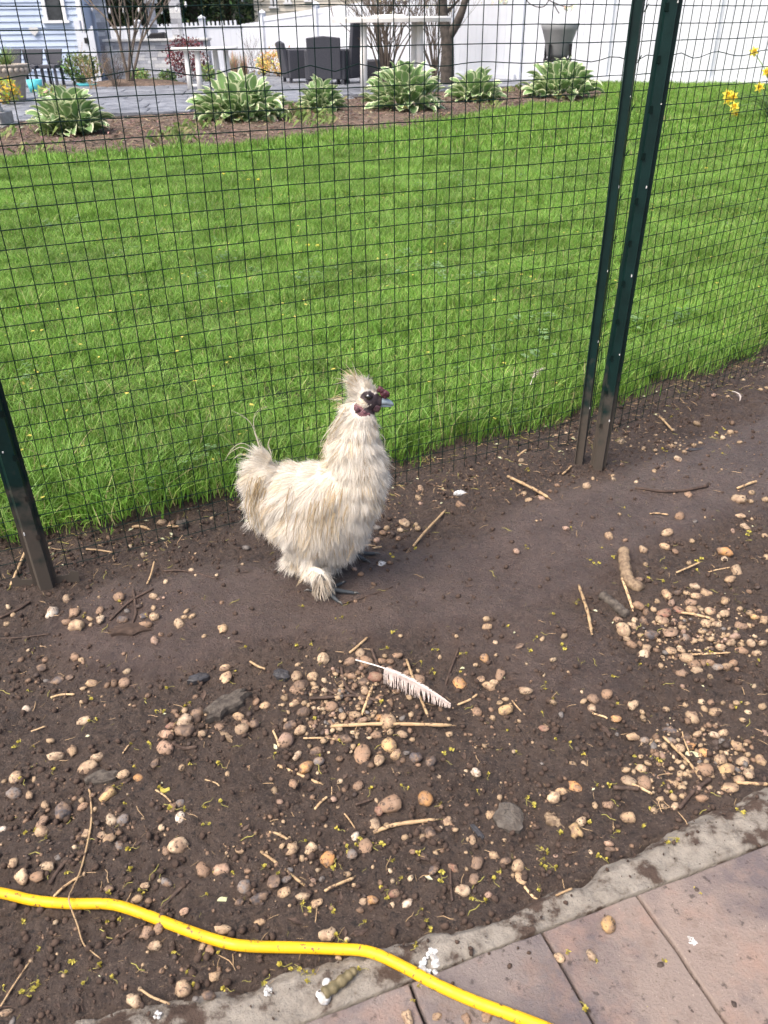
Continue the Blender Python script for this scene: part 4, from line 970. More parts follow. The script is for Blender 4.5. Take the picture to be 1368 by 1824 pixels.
def bare(name, px_, pyb, Y0, label, stems, h, spread, r0, depth, mat, cat='shrub', seed=1, buds=None, trunk_pts=None, lean=None):
    r = random.Random(seed); q = A(px_, pyb, Y0); root = thing(name, (q.x, Y0, 0), label, cat); b = MB(); tips = []
    def grow_(p_, d, l, rad, k):
        pts = [p_]; dd = d.copy()
        for i in range(4):
            dd = (dd + Vector((r.gauss(0, .10), r.gauss(0, .10), r.gauss(0, .06) + .03))).normalized(); pts.append(pts[-1] + dd * l / 4)
        b.tube(pts, [rad, rad * .9, rad * .78, rad * .66, rad * .55], 5 if rad > .01 else 3, False)
        if k == 0: tips.append(pts[-1]); return
        for j in range(r.choice((2, 3, 3))):
            bp_ = pts[r.choice((2, 3, 4))]; a_ = r.uniform(0, 6.28); nd = (dd + Vector((math.cos(a_), math.sin(a_), r.uniform(-.1, .4))) * r.uniform(.35, .75)).normalized(); grow_(bp_, nd, l * r.uniform(.55, .85), rad * .58, k - 1)
    for i in range(stems):
        a_ = r.uniform(0, 6.28); s_ = r.uniform(.1, 1) * spread; d = Vector((math.cos(a_) * s_, math.sin(a_) * s_, 1)).normalized()
        if lean: d = (d + lean).normalized()
        grow_(Vector((q.x + r.gauss(0, .06) * spread, Y0 + r.gauss(0, .06) * spread, .03)), d, h * r.uniform(.35, .5), r0 * r.uniform(.7, 1.1), depth)
    keepw(b.obj('branches', mat, None, True), root)
    if buds:
        c = MB()
        for t in tips:
            for j in range(2): v_ = t + Vector((r.gauss(0, .05), r.gauss(0, .05), r.gauss(0, .05))); s_ = .012; c.add([v_ + Vector((s_, 0, 0)), v_ + Vector((0, s_, s_)), v_ + Vector((-s_, 0, 0)), v_ + Vector((0, -s_, -s_))], [(0, 1, 2, 3)], buds)
        keepw(tag(c.obj('buds', MT['leaf'], None), kind='stuff'), root)
    return root
bare('young_bare_tree', 228, 145, 17.6, 'multi stemmed bare young tree in the mulch before the stone wall', 4, 2.6, .32, .035, 4, MT['branch'], 'tree', 3)
bare('bare_twig_shrub', 205, 148, 17.2, 'low tangle of bare brown twigs at the foot of the young tree', 16, .8, .9, .008, 2, MT['branch'], 'shrub', 5)
bare('bare_twig_shrub', 165, 152, 16.6, 'thin pale twigs left of the mulch mound', 9, .9, .9, .006, 2, MT['straw'], 'shrub', 6)
bare('bare_twig_shrub', 448, 134, 21.0, 'thin leafless shrub against the white fence', 12, 1.0, .8, .006, 2, MT['branch'], 'shrub', 8)
bare('bare_large_shrub', 690, 140, 17.6, 'tall bare many stemmed shrub behind the large white table', 26, 2.9, .55, .020, 3, MT['branch'], 'shrub', 9, buds=(.5, .48, .3))
bare('bare_large_shrub', 775, 138, 17.9, 'second bare shrub behind the dark leaning trunk', 14, 2.6, .4, .018, 3, MT['branch'], 'shrub', 12, buds=(.5, .48, .3))
# dark leaning trunk with a fork
ty = 16.6; tr = thing('dark_trunk_tree', A(797, 140, ty), 'dark trunked tree forking above the large white table', 'tree'); tr.location.z = 0
P = [A(x, y, ty) for x, y in ((797, 148), (797, 110), (797, 75), (792, 45), (788, 10), (786, -60), (780, -150))]; P[0].z = 0
b = MB(); b.tube(catmull(P, 5), [.13 - .0022 * i for i in range(len(catmull(P, 5)))], 12)
b.tube(catmull([A(797, 68, ty), A(812, 45, ty - .05), (A(822, 22, ty - .1)), A(829, 0, ty - .1), A(845, -60, ty - .2), A(880, -140, ty - .3)], 5), [.085 - .0018 * i for i in range(26)], 10)
for k in range(9):
    s_ = A(790 + random.uniform(-5, 5), random.uniform(-140, 30), ty); e_ = s_ + Vector((random.uniform(-1, 1), random.uniform(-.6, .6), random.uniform(.3, 1.0))); b.tube([s_, (s_ + e_) / 2 + Vector((0, 0, -.06)), e_], [.03, .02, .008], 5)
keepw(b.obj('trunk', MT['barktree'], None, True), tr)
# thin blossoming branch hanging into the top of the picture
hb_ = MB(); bl = MB()
base_ = A(880, -140, ty - .3)
for seq in (((880, -140), (915, -60), (935, -5), (950, 10), (968, 12), (978, 0)), ((935, -5), (955, -12), (985, 4), (1008, 12), (1020, 10)), ((985, 4), (990, 14), (996, 24)), ((915, -60), (900, -20), (893, 2))):
    hb_.tube(catmull([A(x, y, ty - .3) for x, y in seq], 5), .009, 5)
keepw(hb_.obj('branches', MT['barktree'], None), tr)
for cx_, cy_ in ((893, 2), (880, 3), (900, 4), (1020, 12), (1008, 14), (898, -3)):
    leaf_mass(bl, A(cx_, cy_, ty - .3), .05, .05, .04, 26, .022, [(.75, .72, .55), (.7, .7, .45)])
keepw(tag(bl.obj('blossom', MT['leaf'], None), kind='stuff'), tr)

# evergreens and backdrop trees
def tree(px_, Y0, h, rad, label, cols_, n=9000, sz=.11, trunk=.16, bushy=False):
    q = A(px_, 100, Y0); t = thing('evergreen_tree', (q.x, Y0, 0), label, 'tree', 'dark trees behind the fence')
    b = MB(); b.tube([(q.x, Y0, -.05), (q.x + .1, Y0, h * .4), (q.x - .05, Y0, h * .8)], [trunk, trunk * .7, trunk * .3], 9); keepw(b.obj('trunk', MT['barktree'], None, True), t)
    b = MB(); r = random.Random(int(px_))
    for i in range(n):
        tt = r.random() ** .8; z = .25 + tt * h; rad_ = rad * ((1 - tt) ** .55 if not bushy else math.sin(math.pi * (.15 + .8 * tt))) * (.72 + .45 * r.random()) ; a_ = r.uniform(0, 6.28)
        rad_ *= 1 + .4 * float(perlin(a_ * 1.6 + px_, z * 1.3)); p_ = Vector((q.x + rad_ * math.cos(a_), Y0 + rad_ * math.sin(a_), z))
        u_ = Vector((math.cos(a_) + r.gauss(0, .4), math.sin(a_) + r.gauss(0, .4), r.gauss(-.1, .5))).normalized(); v_ = u_.cross(Vector((r.gauss(0, .3), r.gauss(0, .3), 1))).normalized(); s_ = sz * r.uniform(.5, 1.3); c_ = tuple(k * r.uniform(.6, 1.4) for k in r.choice(cols_))
        b.add([p_, p_ + u_ * s_ + v_ * s_ * .3, p_ + u_ * s_ * 1.9, p_ + u_ * s_ - v_ * s_ * .3], [(0, 1, 2, 3)], c_)
    keepw(tag(b.obj('crown', MT['leaf'], None), kind='stuff'), t)
DK = [(.035, .060, .030), (.05, .08, .035), (.025, .045, .025)]; MG = [(.09, .14, .05), (.13, .18, .06), (.06, .10, .04)]
for px_, Y0, h, rd, cols_, lb in ((150, 27, 6, 1.5, DK, 'dark evergreen just right of the blue house'), (205, 30, 7, 1.9, DK, 'dark evergreen behind the young bare tree'), (262, 28, 6, 1.6, DK, 'dark evergreen behind the slim middle pillar'),
                                  (300, 31, 5, 1.4, MG, 'mid green tree between the two right stone pillars'), (350, 29, 6.5, 2.0, DK, 'dark evergreen right of the tallest pillar'), (410, 33, 7, 2.2, DK, 'dark evergreen left of the beige house'), (120, 33, 7, 2.2, MG, 'lighter tree further back behind the blue house'),
                                  (240, 36, 8, 2.6, MG, 'lighter tree furthest back behind the stone pillars'), (500, 44, 8, 3, DK, 'evergreen rising behind the beige house'), (900, 36, 7, 3, MG, 'broad tree behind the right part of the white fence'), (1250, 34, 7, 3, DK, 'dark tree behind the far right of the white fence')):
    tree(px_, Y0, h, rd, lb, cols_)
b = MB(); q = A(172, 25, 24.9); b.box((q.x - .22, 25.0, 0), (q.x + .22, 25.1, 2.4)); tag(b.obj('brown_screen', MT['wood']), 'brown timber screen panel behind the picket fence', 'screen')
b = MB(); b.box((-24, 40, 0), (-9, 46, 4)); b.box((-24, 52, 0), (30, 53, 1.2))
# distant hedge closing the view
hg = MB()
for i in range(9000):
    x = random.uniform(-32, 34); z = random.uniform(.1, 5.2) ; p_ = Vector((x, 47 + random.uniform(-.8, .8) + .8 * float(perlin(x, z)), z * (1 + .2 * float(perlin(x * .5, 3))))); u_ = Vector((random.gauss(0, 1), random.gauss(0, .5), random.gauss(0, 1))).normalized(); v_ = u_.orthogonal(); s_ = random.uniform(.15, .4)
    c_ = tuple(k * random.uniform(.6, 1.4) for k in random.choice(DK)); hg.add([p_, p_ + (u_ + v_ * .5) * s_, p_ + u_ * 2 * s_, p_ + (u_ - v_ * .5) * s_], [(0, 1, 2, 3)], c_)
tag(hg.obj('woods', MT['leaf']), 'dark line of trees closing the view behind the gardens', 'woods', kind='stuff')

# daffodils at the right edge
fl_me = {}
def daff(c, face, s_=.052):
    f = MB(); up_ = face.orthogonal().normalized(); sd_ = face.cross(up_)
    for k in range(6):
        a_ = k * 1.0472; d = up_ * math.cos(a_) + sd_ * math.sin(a_); e = up_ * math.cos(a_ + 1.57) + sd_ * math.sin(a_ + 1.57)
        f.add([c, c + d * s_ * .55 + e * s_ * .3, c + d * s_ * 1.1 - face * s_ * .1, c + d * s_ * .55 - e * s_ * .3], [(0, 1, 2, 3)])
    t = MB(); t.tube([c, c + face * s_ * .35, c + face * s_ * .7], [s_ * .28, s_ * .3, s_ * .42], 9, False)
    return f, t
cl = thing('daffodil_clump', (A(1372, 215, 9.6).x, 9.6, 0), 'clump of yellow daffodils leaning in from the right edge of the lawn', 'daffodils'); cy_ = 9.6
cb_ = A(1385, 228, 9.6); cb_.z = .02
for (x, y) in ((1343, 92), (1353, 155), (1296, 168), (1306, 172), (1308, 190), (1309, 203), (1297, 178), (1366, 128), (1392, 120), (1420, 150), (1410, 90)):
    yy_ = cy_ + random.uniform(-.35, .25); c = A(x, y, yy_); face = Vector((random.uniform(-.8, .3), -1, random.uniform(-.1, .4))).normalized(); f, t = daff(c, face)
    b = MB(); b.tube(catmull([cb_ + Vector((random.uniform(-.08, .08), random.uniform(-.08, .08), 0)), (cb_ + c) / 2 + Vector((0, 0, .10)), c - face * .01], 5), .0045, 5); b.c = [(.2, .32, .1)] * len(b.c); keepw(b.obj('stem', MT['leaf'], None), cl)
    fo = keepw(f.obj('flower', MT['yellow'], None), cl); to = t.obj('trumpet', MT['orange'], fo)
lv = MB()
for i in range(110):
    a_ = random.uniform(0, 6.28) if i % 2 else random.uniform(2.5, 3.8); l = random.uniform(.3, .85); hh = random.uniform(.15, .5); d = Vector((math.cos(a_), math.sin(a_) * .7, 0)); p0_ = cb_ + Vector((random.uniform(-.12, .12), random.uniform(-.12, .12), 0)); s_ = Vector((-d.y, d.x, 0)) * .012
    P = [p0_ + d * l * t ** 1.3 + Vector((0, 0, hh * (1.6 * t - .75 * t * t))) for t in (0, .35, .7, 1)]; vs = []
    for p_, k in zip(P, (1, 1, .8, .1)): vs += [p_ - s_ * k / 2, p_ + s_ * k / 2]
    c_ = random.choice([(.13, .22, .12), (.17, .26, .15), (.20, .27, .10)]); o_ = MB(); o_.add(vs, [(0, 1, 3, 2), (2, 3, 5, 4), (4, 5, 7, 6)], c_); keepw(o_.obj('leaf', MT['leaf'], None), cl)
# dandelions in the lawn
for x, y in ((383, 297), (392, 296), (428, 320), (443, 320), (460, 320), (412, 293), (932, 190), (991, 222), (548, 437), (534, 450), (565, 438), (398, 310), (905, 165), (1258, 300)):
    g_ = G(x, y, .055); b = MB(); b.lathe((g_.x, g_.y, .052), [(.003, -.03), (.003, -.004), (.011, .003), (.012, .005), (.009, .009), (.002, .010)], 12)
    tag(b.obj('dandelion', MT['yellow']), 'yellow dandelion flower open in the mown lawn', 'dandelion', 'dandelions in the lawn')
# ------------------------------------------------------------------ rooster
RY = 1.31
def R(x, y, dy=0.0): return A(x, y, RY + dy)
def C4(x, y, dy=0.0): return R(400 + x / 3.647, 620 + y / 3.647, dy)
PXM = ppm(560, 880, RY)
def c4r(r): return r / 3.647 / PXM
rooster = thing('rooster', (R(590, 1065).x, RY, 0), 'cream white silky rooster standing in profile on the trodden mud', 'rooster')
def rk(o): return keepw(o, rooster)
balls = [(925, 330, 76, .9), (898, 275, 62, .9), (990, 345, 40, .8), (880, 430, 92, 1), (870, 520, 112, 1), (855, 620, 140, 1), (865, 720, 160, 1), (868, 820, 172, 1), (850, 930, 172, 1), (800, 1040, 168, 1), (790, 1140, 145, 1),
         (720, 900, 165, 1), (600, 930, 185, 1.05), (470, 930, 175, 1.0), (380, 950, 150, .95), (520, 1080, 205, 1.05), (640, 1100, 215, 1.05), (430, 1080, 150, .95), (700, 1220, 150, 1), (560, 1230, 160, 1),
         (570, 1330, 125, .9), (520, 1400, 100, .85), (460, 1400, 78, .8), (640, 1360, 100, .9), (300, 840, 92, .7), (240, 790, 70, .5), (265, 720, 45, .4), (215, 860, 75, .45), (215, 960, 62, .4), (235, 1060, 50, .4), (770, 1290, 70, .8)]
import bmesh
bm = bmesh.new()
def ball(c, r, sy=1.0, sub=2):
    q = bmesh.ops.create_icosphere(bm, subdivisions=sub, radius=1)['verts']
    for v_ in q: v_.co = Vector((c.x + v_.co.x * r, c.y + v_.co.y * r * sy, c.z + v_.co.z * r))
def chain(pts, r0, r1, step=.5):
    P = catmull(pts, 8); n = len(P)
    for i, p in enumerate(P): ball(p, r0 + (r1 - r0) * i / (n - 1), 1, 1)
for x, y, r, sy in balls: ball(C4(x, y), c4r(r), sy, 3)
# legs: near foot (towards the camera) and far foot
NF, FF = G(577, 1074), G(618, 1002)
NF.z = float(hsoil(NF.x, NF.y)) ; FF.z = float(hsoil(FF.x, FF.y))
hip_n, hip_f = C4(560, 1330, -.035), C4(700, 1260, .04)
chain([hip_n, (hip_n + NF) / 2 + Vector((-.012, 0, .012)), NF + Vector((0, 0, .045)), NF + Vector((0, 0, .008))], .013, .0064)
chain([hip_f, (hip_f + FF) / 2 + Vector((-.012, 0, .012)), FF + Vector((0, 0, .045)), FF + Vector((0, 0, .008))], .022, .0068)
toes = []
def toe(F_, ang, ln, r=.0066):
    d = Vector((math.cos(ang), math.sin(ang), 0)); P = [F_ + Vector((0, 0, .008)), F_ + d * ln * .35 + Vector((0, 0, .0095)), F_ + d * ln * .7 + Vector((0, 0, .0058)), F_ + d * ln + Vector((0, 0, .0035))]
    for p in P[1:]: p.z += float(hsoil(p.x, p.y)) - F_.z
    chain(P, r, r * .62); toes.append((P[-1], d))
for F_ in (NF, FF):
    k = 1 if F_ is NF else -1
    toe(F_, math.radians(2), .058); toe(F_, math.radians(42), .046); toe(F_, math.radians(-42 if k > 0 else -30), .046 if k < 0 else .040); toe(F_, math.radians(170), .026, .0042)
me0 = bpy.data.meshes.new('tmp'); bm.to_mesh(me0); bm.free()
tmp = link('tmp', me0)
md = tmp.modifiers.new('r', 'REMESH'); md.mode = 'VOXEL'; md.voxel_size = 0.0022
md2 = tmp.modifiers.new('s', 'SMOOTH'); md2.iterations = 4; md2.factor = .5
dg = bpy.context.evaluated_depsgraph_get(); me = bpy.data.meshes.new_from_object(tmp.evaluated_get(dg)); bpy.data.objects.remove(tmp)
nv = len(me.vertices); co = np.empty(nv * 3, np.float32); me.vertices.foreach_get('co', co); co = co.reshape(-1, 3).astype(float)
# picture coordinates of body points, used only to say which region (face, legs) a point belongs to
def to4(P):
    d = P - np.array((0, 0, CAM_H)); w_ = d @ np.array(FW); px_ = 684 + FPX * (d @ np.array(RT)) / w_; py_ = 912 - FPX * (d @ np.array(UP)) / w_
    return (px_ - 400) * 3.647, (py_ - 620) * 3.647
U4, V4 = to4(co)
def ell(x, y, cx_, cy_, rx, ry, a=0):
    c_, s_ = math.cos(a), math.sin(a); dx, dy = x - cx_, y - cy_
    return ((dx * c_ + dy * s_) / rx) ** 2 + ((-dx * s_ + dy * c_) / ry) ** 2
def face_mask(x, y):
    m = (ell(x, y, 932, 325, 52, 46) < 1) | (ell(x, y, 1000, 345, 58, 50) < 1) | (ell(x, y, 888, 400, 56, 42, .6) < 1) | (ell(x, y, 975, 398, 50, 34) < 1)
    return m
fm = face_mask(U4, V4) & (co[:, 1] < RY + .3)
leg = (co[:, 2] < 0.072)
cols = np.empty((nv, 3)); cols[:] = (0.72, 0.66, 0.56)
nz = perlin(co[:, 0] * 260, co[:, 2] * 260)
fc = np.array((0.065, 0.048, 0.052)) * (1 + .5 * nz[:, None])
cols[fm] = fc[fm]
ear = (ell(U4, V4, 885, 352, 54, 22, .62) < 1) & fm; cols[ear] = (0.58, 0.50, 0.38)
mau = ((ell(U4, V4, 872, 392, 36, 26, .5) < 1) | (ell(U4, V4, 905, 430, 45, 18, .3) < 1)) & fm & ~ear; cols[mau] = np.array((0.16, 0.070, 0.080)) * (1 + .8 * nz[mau, None])
cols[leg] = np.array((0.045, 0.052, 0.058)) * (1 + .5 * nz[leg, None])
a = np.ones((nv, 4), np.float32); a[:, :3] = cols
me.color_attributes.new('Col', 'FLOAT_COLOR', 'POINT').data.foreach_set('color', a.ravel())
me.materials.clear(); MT['skin'] = M('bird_skin', (1, 1, 1), None, attr='Col', rough=.6, bump=.5, bscale=420, dist=.0008); me.materials.append(MT['skin'])
me.polygons.foreach_set('use_smooth', np.ones(len(me.polygons), bool)); me.name = 'body'
rk(link('body', me))

# plumage: tapering silky strands grown from the skin
me.calc_loop_triangles(); nt_ = len(me.loop_triangles)
tri = np.empty(nt_ * 3, np.int32); me.loop_triangles.foreach_get('vertices', tri); tri = tri.reshape(-1, 3)
p0, p1, p2 = co[tri[:, 0]], co[tri[:, 1]], co[tri[:, 2]]
nr = np.cross(p1 - p0, p2 - p0); ar = np.linalg.norm(nr, axis=1); nr = nr / (ar[:, None] + 1e-12)
# guides: x, y (crop coordinates), direction in the picture, length in crop px, lift
GD = [(900, 190, -.35, -1, 75, .5), (840, 220, -1, -.75, 95, .5), (960, 190, .25, -1, 55, .5), (990, 240, .5, -.8, 26, .4), (820, 300, -1, -.15, 85, .45), (790, 400, -.9, .45, 70, .35), (930, 250, -.1, -1, 60, .4), (900, 290, -.5, -.8, 40, .3),
      (1010, 440, .25, 1, 45, .3), (900, 480, -.1, 1, 80, .2), (780, 500, -.45, 1, 95, .3), (700, 600, -.4, 1, 120, .28), (640, 690, -.5, 1, 110, .25), (850, 650, -.05, 1, 110, .18), (1010, 640, .3, 1, 80, .28), (1050, 760, .3, 1, 85, .32),
      (900, 850, .1, 1, 110, .2), (1050, 900, .25, 1, 80, .3), (1000, 1030, .15, 1, 85, .3), (760, 850, -.25, 1, 120, .15), (620, 760, -.9, .35, 95, .2), (500, 750, -1, .25, 100, .25), (420, 800, -1, .3, 95, .25),
      (500, 900, -.75, .8, 130, .15), (620, 950, -.4, 1, 140, .15), (380, 1000, -.6, 1, 130, .2), (300, 1100, -.3, 1, 120, .25), (500, 1080, -.35, 1, 130, .15), (420, 1200, -.45, 1, 110, .22), (600, 1200, -.05, 1, 130, .15), (720, 1150, -.1, 1, 130, .15),
      (850, 1150, .1, 1, 110, .2), (800, 1300, .1, 1, 95, .25), (700, 1350, 0, 1, 95, .22), (600, 1400, -.1, 1, 100, .22), (500, 1420, -.2, 1, 95, .25), (430, 1400, -.35, 1, 80, .3),
      (360, 740, -.6, -.9, 80, .3), (300, 690, -.45, -1, 100, .35), (230, 650, -.45, -1, 110, .35), (180, 720, -1, -.3, 110, .35), (140, 800, -1, .15, 90, .35), (120, 880, -.7, .8, 90, .3), (200, 850, -.7, .7, 110, .25), (280, 840, -.7, .3, 100, .2),
      (160, 980, -.2, 1, 130, .25), (220, 1000, -.05, 1, 150, .2), (230, 1120, 0, 1, 130, .25), (320, 900, -.7, .7, 120, .2)]
GDa = np.array(GD, float)
RTn, UPn, FWn = np.array(RT), np.array(UP), np.array(FW)
def field(P):
    x, y = to4(P)
    d2 = (x[:, None] - GDa[:, 0]) ** 2 + (y[:, None] - GDa[:, 1]) ** 2
    w_ = 1 / (d2 + 900) ** 1.6; w_ /= w_.sum(1, keepdims=True)
    dx = w_ @ GDa[:, 2]; dy = w_ @ GDa[:, 3]; ln = w_ @ GDa[:, 4]; lf = w_ @ GDa[:, 5]
    d = dx[:, None] * np.array((1, 0, 0)) - dy[:, None] * np.array((0, 0, 1)); d /= np.linalg.norm(d, axis=1, keepdims=True) + 1e-9
    return d, ln / 3.647 / PXM, lf
def grow(n, wid, lenmul, clumps, cl_amt, palette, seed, mask=None, nseg=4, jitter=.18, liftmul=1.0):
    r = np.random.default_rng(seed)
    def sample(k):
        f = r.choice(nt_, k * 2, p=ar / ar.sum()); a_, b_ = r.random(k * 2), r.random(k * 2); s_ = a_ + b_ > 1; a_[s_], b_[s_] = 1 - a_[s_], 1 - b_[s_]
        P = p0[f] + (p1[f] - p0[f]) * a_[:, None] + (p2[f] - p0[f]) * b_[:, None]; N = nr[f]
        x, y = to4(P); front = (N @ FWn) < .35
        ok = ~(face_mask(x, y) & (N[:, 1] < .3)) & (P[:, 2] > .056 + .018 * (np.hypot(P[:, 0] - NF.x, P[:, 1] - NF.y) < .024)) & front & ~((x > 1000) & (y > 260) & (y < 420))
        if mask is not None: ok &= mask(x, y, P)
        return P[ok][:k], N[ok][:k]
    P, N = sample(n); k = len(P)
    D, Ln, Lf = field(P)
    T = D - N * (D * N).sum(1, keepdims=True) * .9; T /= np.linalg.norm(T, axis=1, keepdims=True) + 1e-9
    T = T + N * (Lf * liftmul)[:, None] + r.normal(0, jitter * .8, (k, 3)); T /= np.linalg.norm(T, axis=1, keepdims=True)
    L_ = Ln * lenmul * r.uniform(.55, 1.2, k)
    GP, GN = sample(clumps); g = len(GP); GDir, GL, GLf = field(GP)
    GT = GDir - GN * (GDir * GN).sum(1, keepdims=True) * .85; GT /= np.linalg.norm(GT, axis=1, keepdims=True) + 1e-9
    GT = GT + GN * (GLf * liftmul)[:, None] + r.normal(0, .2, (g, 3)); GT /= np.linalg.norm(GT, axis=1, keepdims=True)
    GTip = GP + GT * (GL * lenmul * r.uniform(.8, 1.15, g))[:, None]
    kd = KDTree(g)
    for i in range(g): kd.insert(GP[i], i)
    kd.balance(); gi = np.array([kd.find(P[i])[1] for i in range(k)])
    pal = np.array(palette, float); gtone = r.random(g); tone = (gtone[gi] * .75 + r.random(k) * .25)
    col = np.stack([np.interp(tone, np.linspace(0, 1, len(pal)), pal[:, j]) for j in range(3)], 1) * r.uniform(.86, 1.1, (k, 1))
    amt = cl_amt * r.uniform(.6, 1.1, k)
    side = np.cross(T, N); side /= np.linalg.norm(side, axis=1, keepdims=True) + 1e-9
    side = side + N * r.normal(0, .35, (k, 1)); side /= np.linalg.norm(side, axis=1, keepdims=True)
    V = np.empty((k, nseg + 1, 2, 3)); Cc = np.empty((k, nseg + 1, 2, 3)); bend = r.normal(0, .16, (k, 3))
    for j in range(nseg + 1):
        t = j / nseg; q = P - N * .001 + T * (L_ * t)[:, None] + bend * (L_ * t * t)[:, None]; q[:, 2] -= L_ * .22 * t * t
        tgt = GTip[gi] - GT[gi] * ((1 - t) * L_ * .5)[:, None]
        a_ = (amt * t ** 1.5)[:, None]; q = q * (1 - a_) + tgt * a_
        ww = wid * (1 - t) ** .7 + wid * .12
        V[:, j, 0] = q - side * ww / 2; V[:, j, 1] = q + side * ww / 2
        Cc[:, j, :] = (col)[:, None, :]
    i0 = (np.arange(k) * (nseg + 1) * 2)[:, None]; Fq = np.concatenate([i0 + np.array([[2 * j, 2 * j + 1, 2 * j + 3, 2 * j + 2]]) for j in range(nseg)])
    return V.reshape(-1, 3), Fq, Cc.reshape(-1, 3)
MT['plume'] = M('silky_plumage', (1, 1, 1), None, attr='Col', rough=.7, spec=.2, transl=.38, scale=30, c3=(.66, .56, .42), s3=26, t3=(.64, .9))
CREAM = [(.82, .79, .72), (.85, .82, .76), (.80, .75, .66), (.84, .80, .73), (.76, .69, .57), (.86, .84, .79)]
WHITE = [(.85, .81, .75), (.80, .74, .65), (.86, .83, .78), (.78, .71, .60)]
YEL = [(.60, .45, .26), (.70, .58, .39), (.76, .68, .54), (.54, .39, .21), (.78, .71, .58)]
parts_ = [grow(52000, .0008, .9, 2600, .52, CREAM, 1, liftmul=.8), grow(15000, .0008, 1.2, 800, .72, CREAM, 2, liftmul=.8),
          grow(2600, .0012, 1.35, 200, .88, YEL, 3, lambda x, y, P: (fbm(x, y, .006, 2) > -.02) & (y > 130), 5, .1, 1.25),
          grow(5000, .00055, 1.05, 500, .5, WHITE, 4, None, 4, .42, 1.6), grow(700, .0007, .22, 200, .3, [(.06, .045, .05), (.16, .12, .12), (.35, .28, .24)], 12, lambda x, y, P: (ell(x, y, 935, 360, 118, 88) < 1), 3, .3, .5)]
parts_.append(grow(5000, .0007, .42, 500, .3, CREAM, 9, lambda x, y, P: (ell(x, y, 935, 360, 150, 125) < 1), 3, .25, .6))
off = 0; VV = []; FFq = []; CCc = []
for V, Fq, Cc in parts_: VV.append(V); FFq.append(Fq + off); CCc.append(Cc); off += len(V)
pl_me = np_mesh('plumage', np.concatenate(VV), np.concatenate(FFq), np.concatenate(CCc), MT['plume'])
pl_o = link('plumage', pl_me); rk(tag(pl_o, kind='stuff'))

# long loose feathers: neck hackle, crest, sickles, saddle
lf = MB()
def strand(pts, r0=.0007, col=(.72, .62, .46), r1=.00012):
    P = catmull(pts, 6); n = len(P); lf.tube(P, [r0 + (r1 - r0) * (i / (n - 1)) ** 1.3 for i in range(n)], 3, False, col)
rr = random.Random(5)
def S4(seq, dy, r0=.0007, col=None):
    c = col or rr.choice([(.72, .62, .46), (.80, .74, .62), (.62, .49, .30), (.84, .80, .72)])
    strand([C4(x + rr.uniform(-6, 6), y + rr.uniform(-6, 6), dy) for x, y in seq], r0, c)
for i in range(55):
    t = rr.random(); x0 = 790 - 85 * t + rr.uniform(-20, 30); y0 = 380 + 170 * t; ln = rr.uniform(120, 260)
    S4([(x0, y0), (x0 - 40 - 20 * t, y0 + ln * .4), (x0 - 58 - rr.uniform(0, 45), y0 + ln * .8), (x0 - 55 - rr.uniform(0, 50), y0 + ln)], rr.uniform(-.035, .02), .00055)
for i in range(34):
    a = math.radians(rr.uniform(105, 190)); x0, y0 = 870 + rr.uniform(-35, 50), 230 + rr.uniform(-30, 40); ln = rr.uniform(70, 165)
    S4([(x0, y0), (x0 + math.cos(a) * ln * .5, y0 - math.sin(a) * ln * .5 - 6), (x0 + math.cos(a) * ln, y0 - math.sin(a) * ln + rr.uniform(-5, 22))], rr.uniform(-.014, .014), .0008)
for i in range(16):
    x0, y0 = 770 + rr.uniform(-20, 20), 330 + rr.uniform(-20, 60); ln = rr.uniform(50, 100)
    S4([(x0, y0), (x0 - ln * .5, y0 + 4), (x0 - ln, y0 + rr.uniform(0, 30))], rr.uniform(-.012, .012), .0006)
for seq in ([(230, 650), (180, 500), (110, 440), (50, 410)], [(225, 640), (195, 540), (185, 470), (215, 410), (280, 380)], [(240, 700), (130, 620), (60, 650), (5, 730)], [(220, 700), (120, 650), (60, 665), (20, 700)],
            [(200, 720), (110, 690), (55, 720)], [(250, 680), (235, 620), (215, 575)], [(300, 680), (285, 630), (290, 590)], [(200, 750), (120, 760), (70, 830)], [(160, 820), (100, 850), (90, 930)],
            [(190, 1000), (150, 1010), (110, 1080)], [(1015, 560), (1040, 590), (1042, 640)], [(1040, 720), (1080, 760), (1110, 785)]):
    for k in range(2 if len(seq) > 3 else 3): S4(seq, rr.uniform(-.01, .01), .0005, (.80, .74, .62))
for i in range(40):
    x0 = rr.uniform(150, 270); y0 = rr.uniform(830, 960); ln = rr.uniform(180, 330)
    S4([(x0, y0), (x0 - 25, y0 + ln * .4), (x0 - 10, y0 + ln * .75), (x0 + rr.uniform(-5, 40), y0 + ln)], -.03 + rr.uniform(-.012, .012), .001, rr.choice([(.66, .53, .33), (.80, .73, .60), (.72, .61, .43)]))
for i in range(36):
    x0 = rr.uniform(560, 740); y0 = rr.uniform(960, 1180); ln = rr.uniform(140, 230)
    S4([(x0, y0), (x0 - 14, y0 + ln * .5), (x0 - 20 + rr.uniform(-15, 15), y0 + ln)], -.094 + rr.uniform(-.008, .004), .0008, rr.choice([(.64, .52, .34), (.72, .62, .45), (.80, .73, .60)]))
for i in range(34):
    x0 = rr.uniform(400, 820); y0 = rr.uniform(880, 1150); ln = rr.uniform(140, 260)
    S4([(x0, y0), (x0 - 25, y0 + ln * .5), (x0 - 35 + rr.uniform(-20, 20), y0 + ln)], -.088 + rr.uniform(-.01, .0), .0009, rr.choice([(.64, .50, .31), (.80, .72, .58), (.70, .58, .40)]))
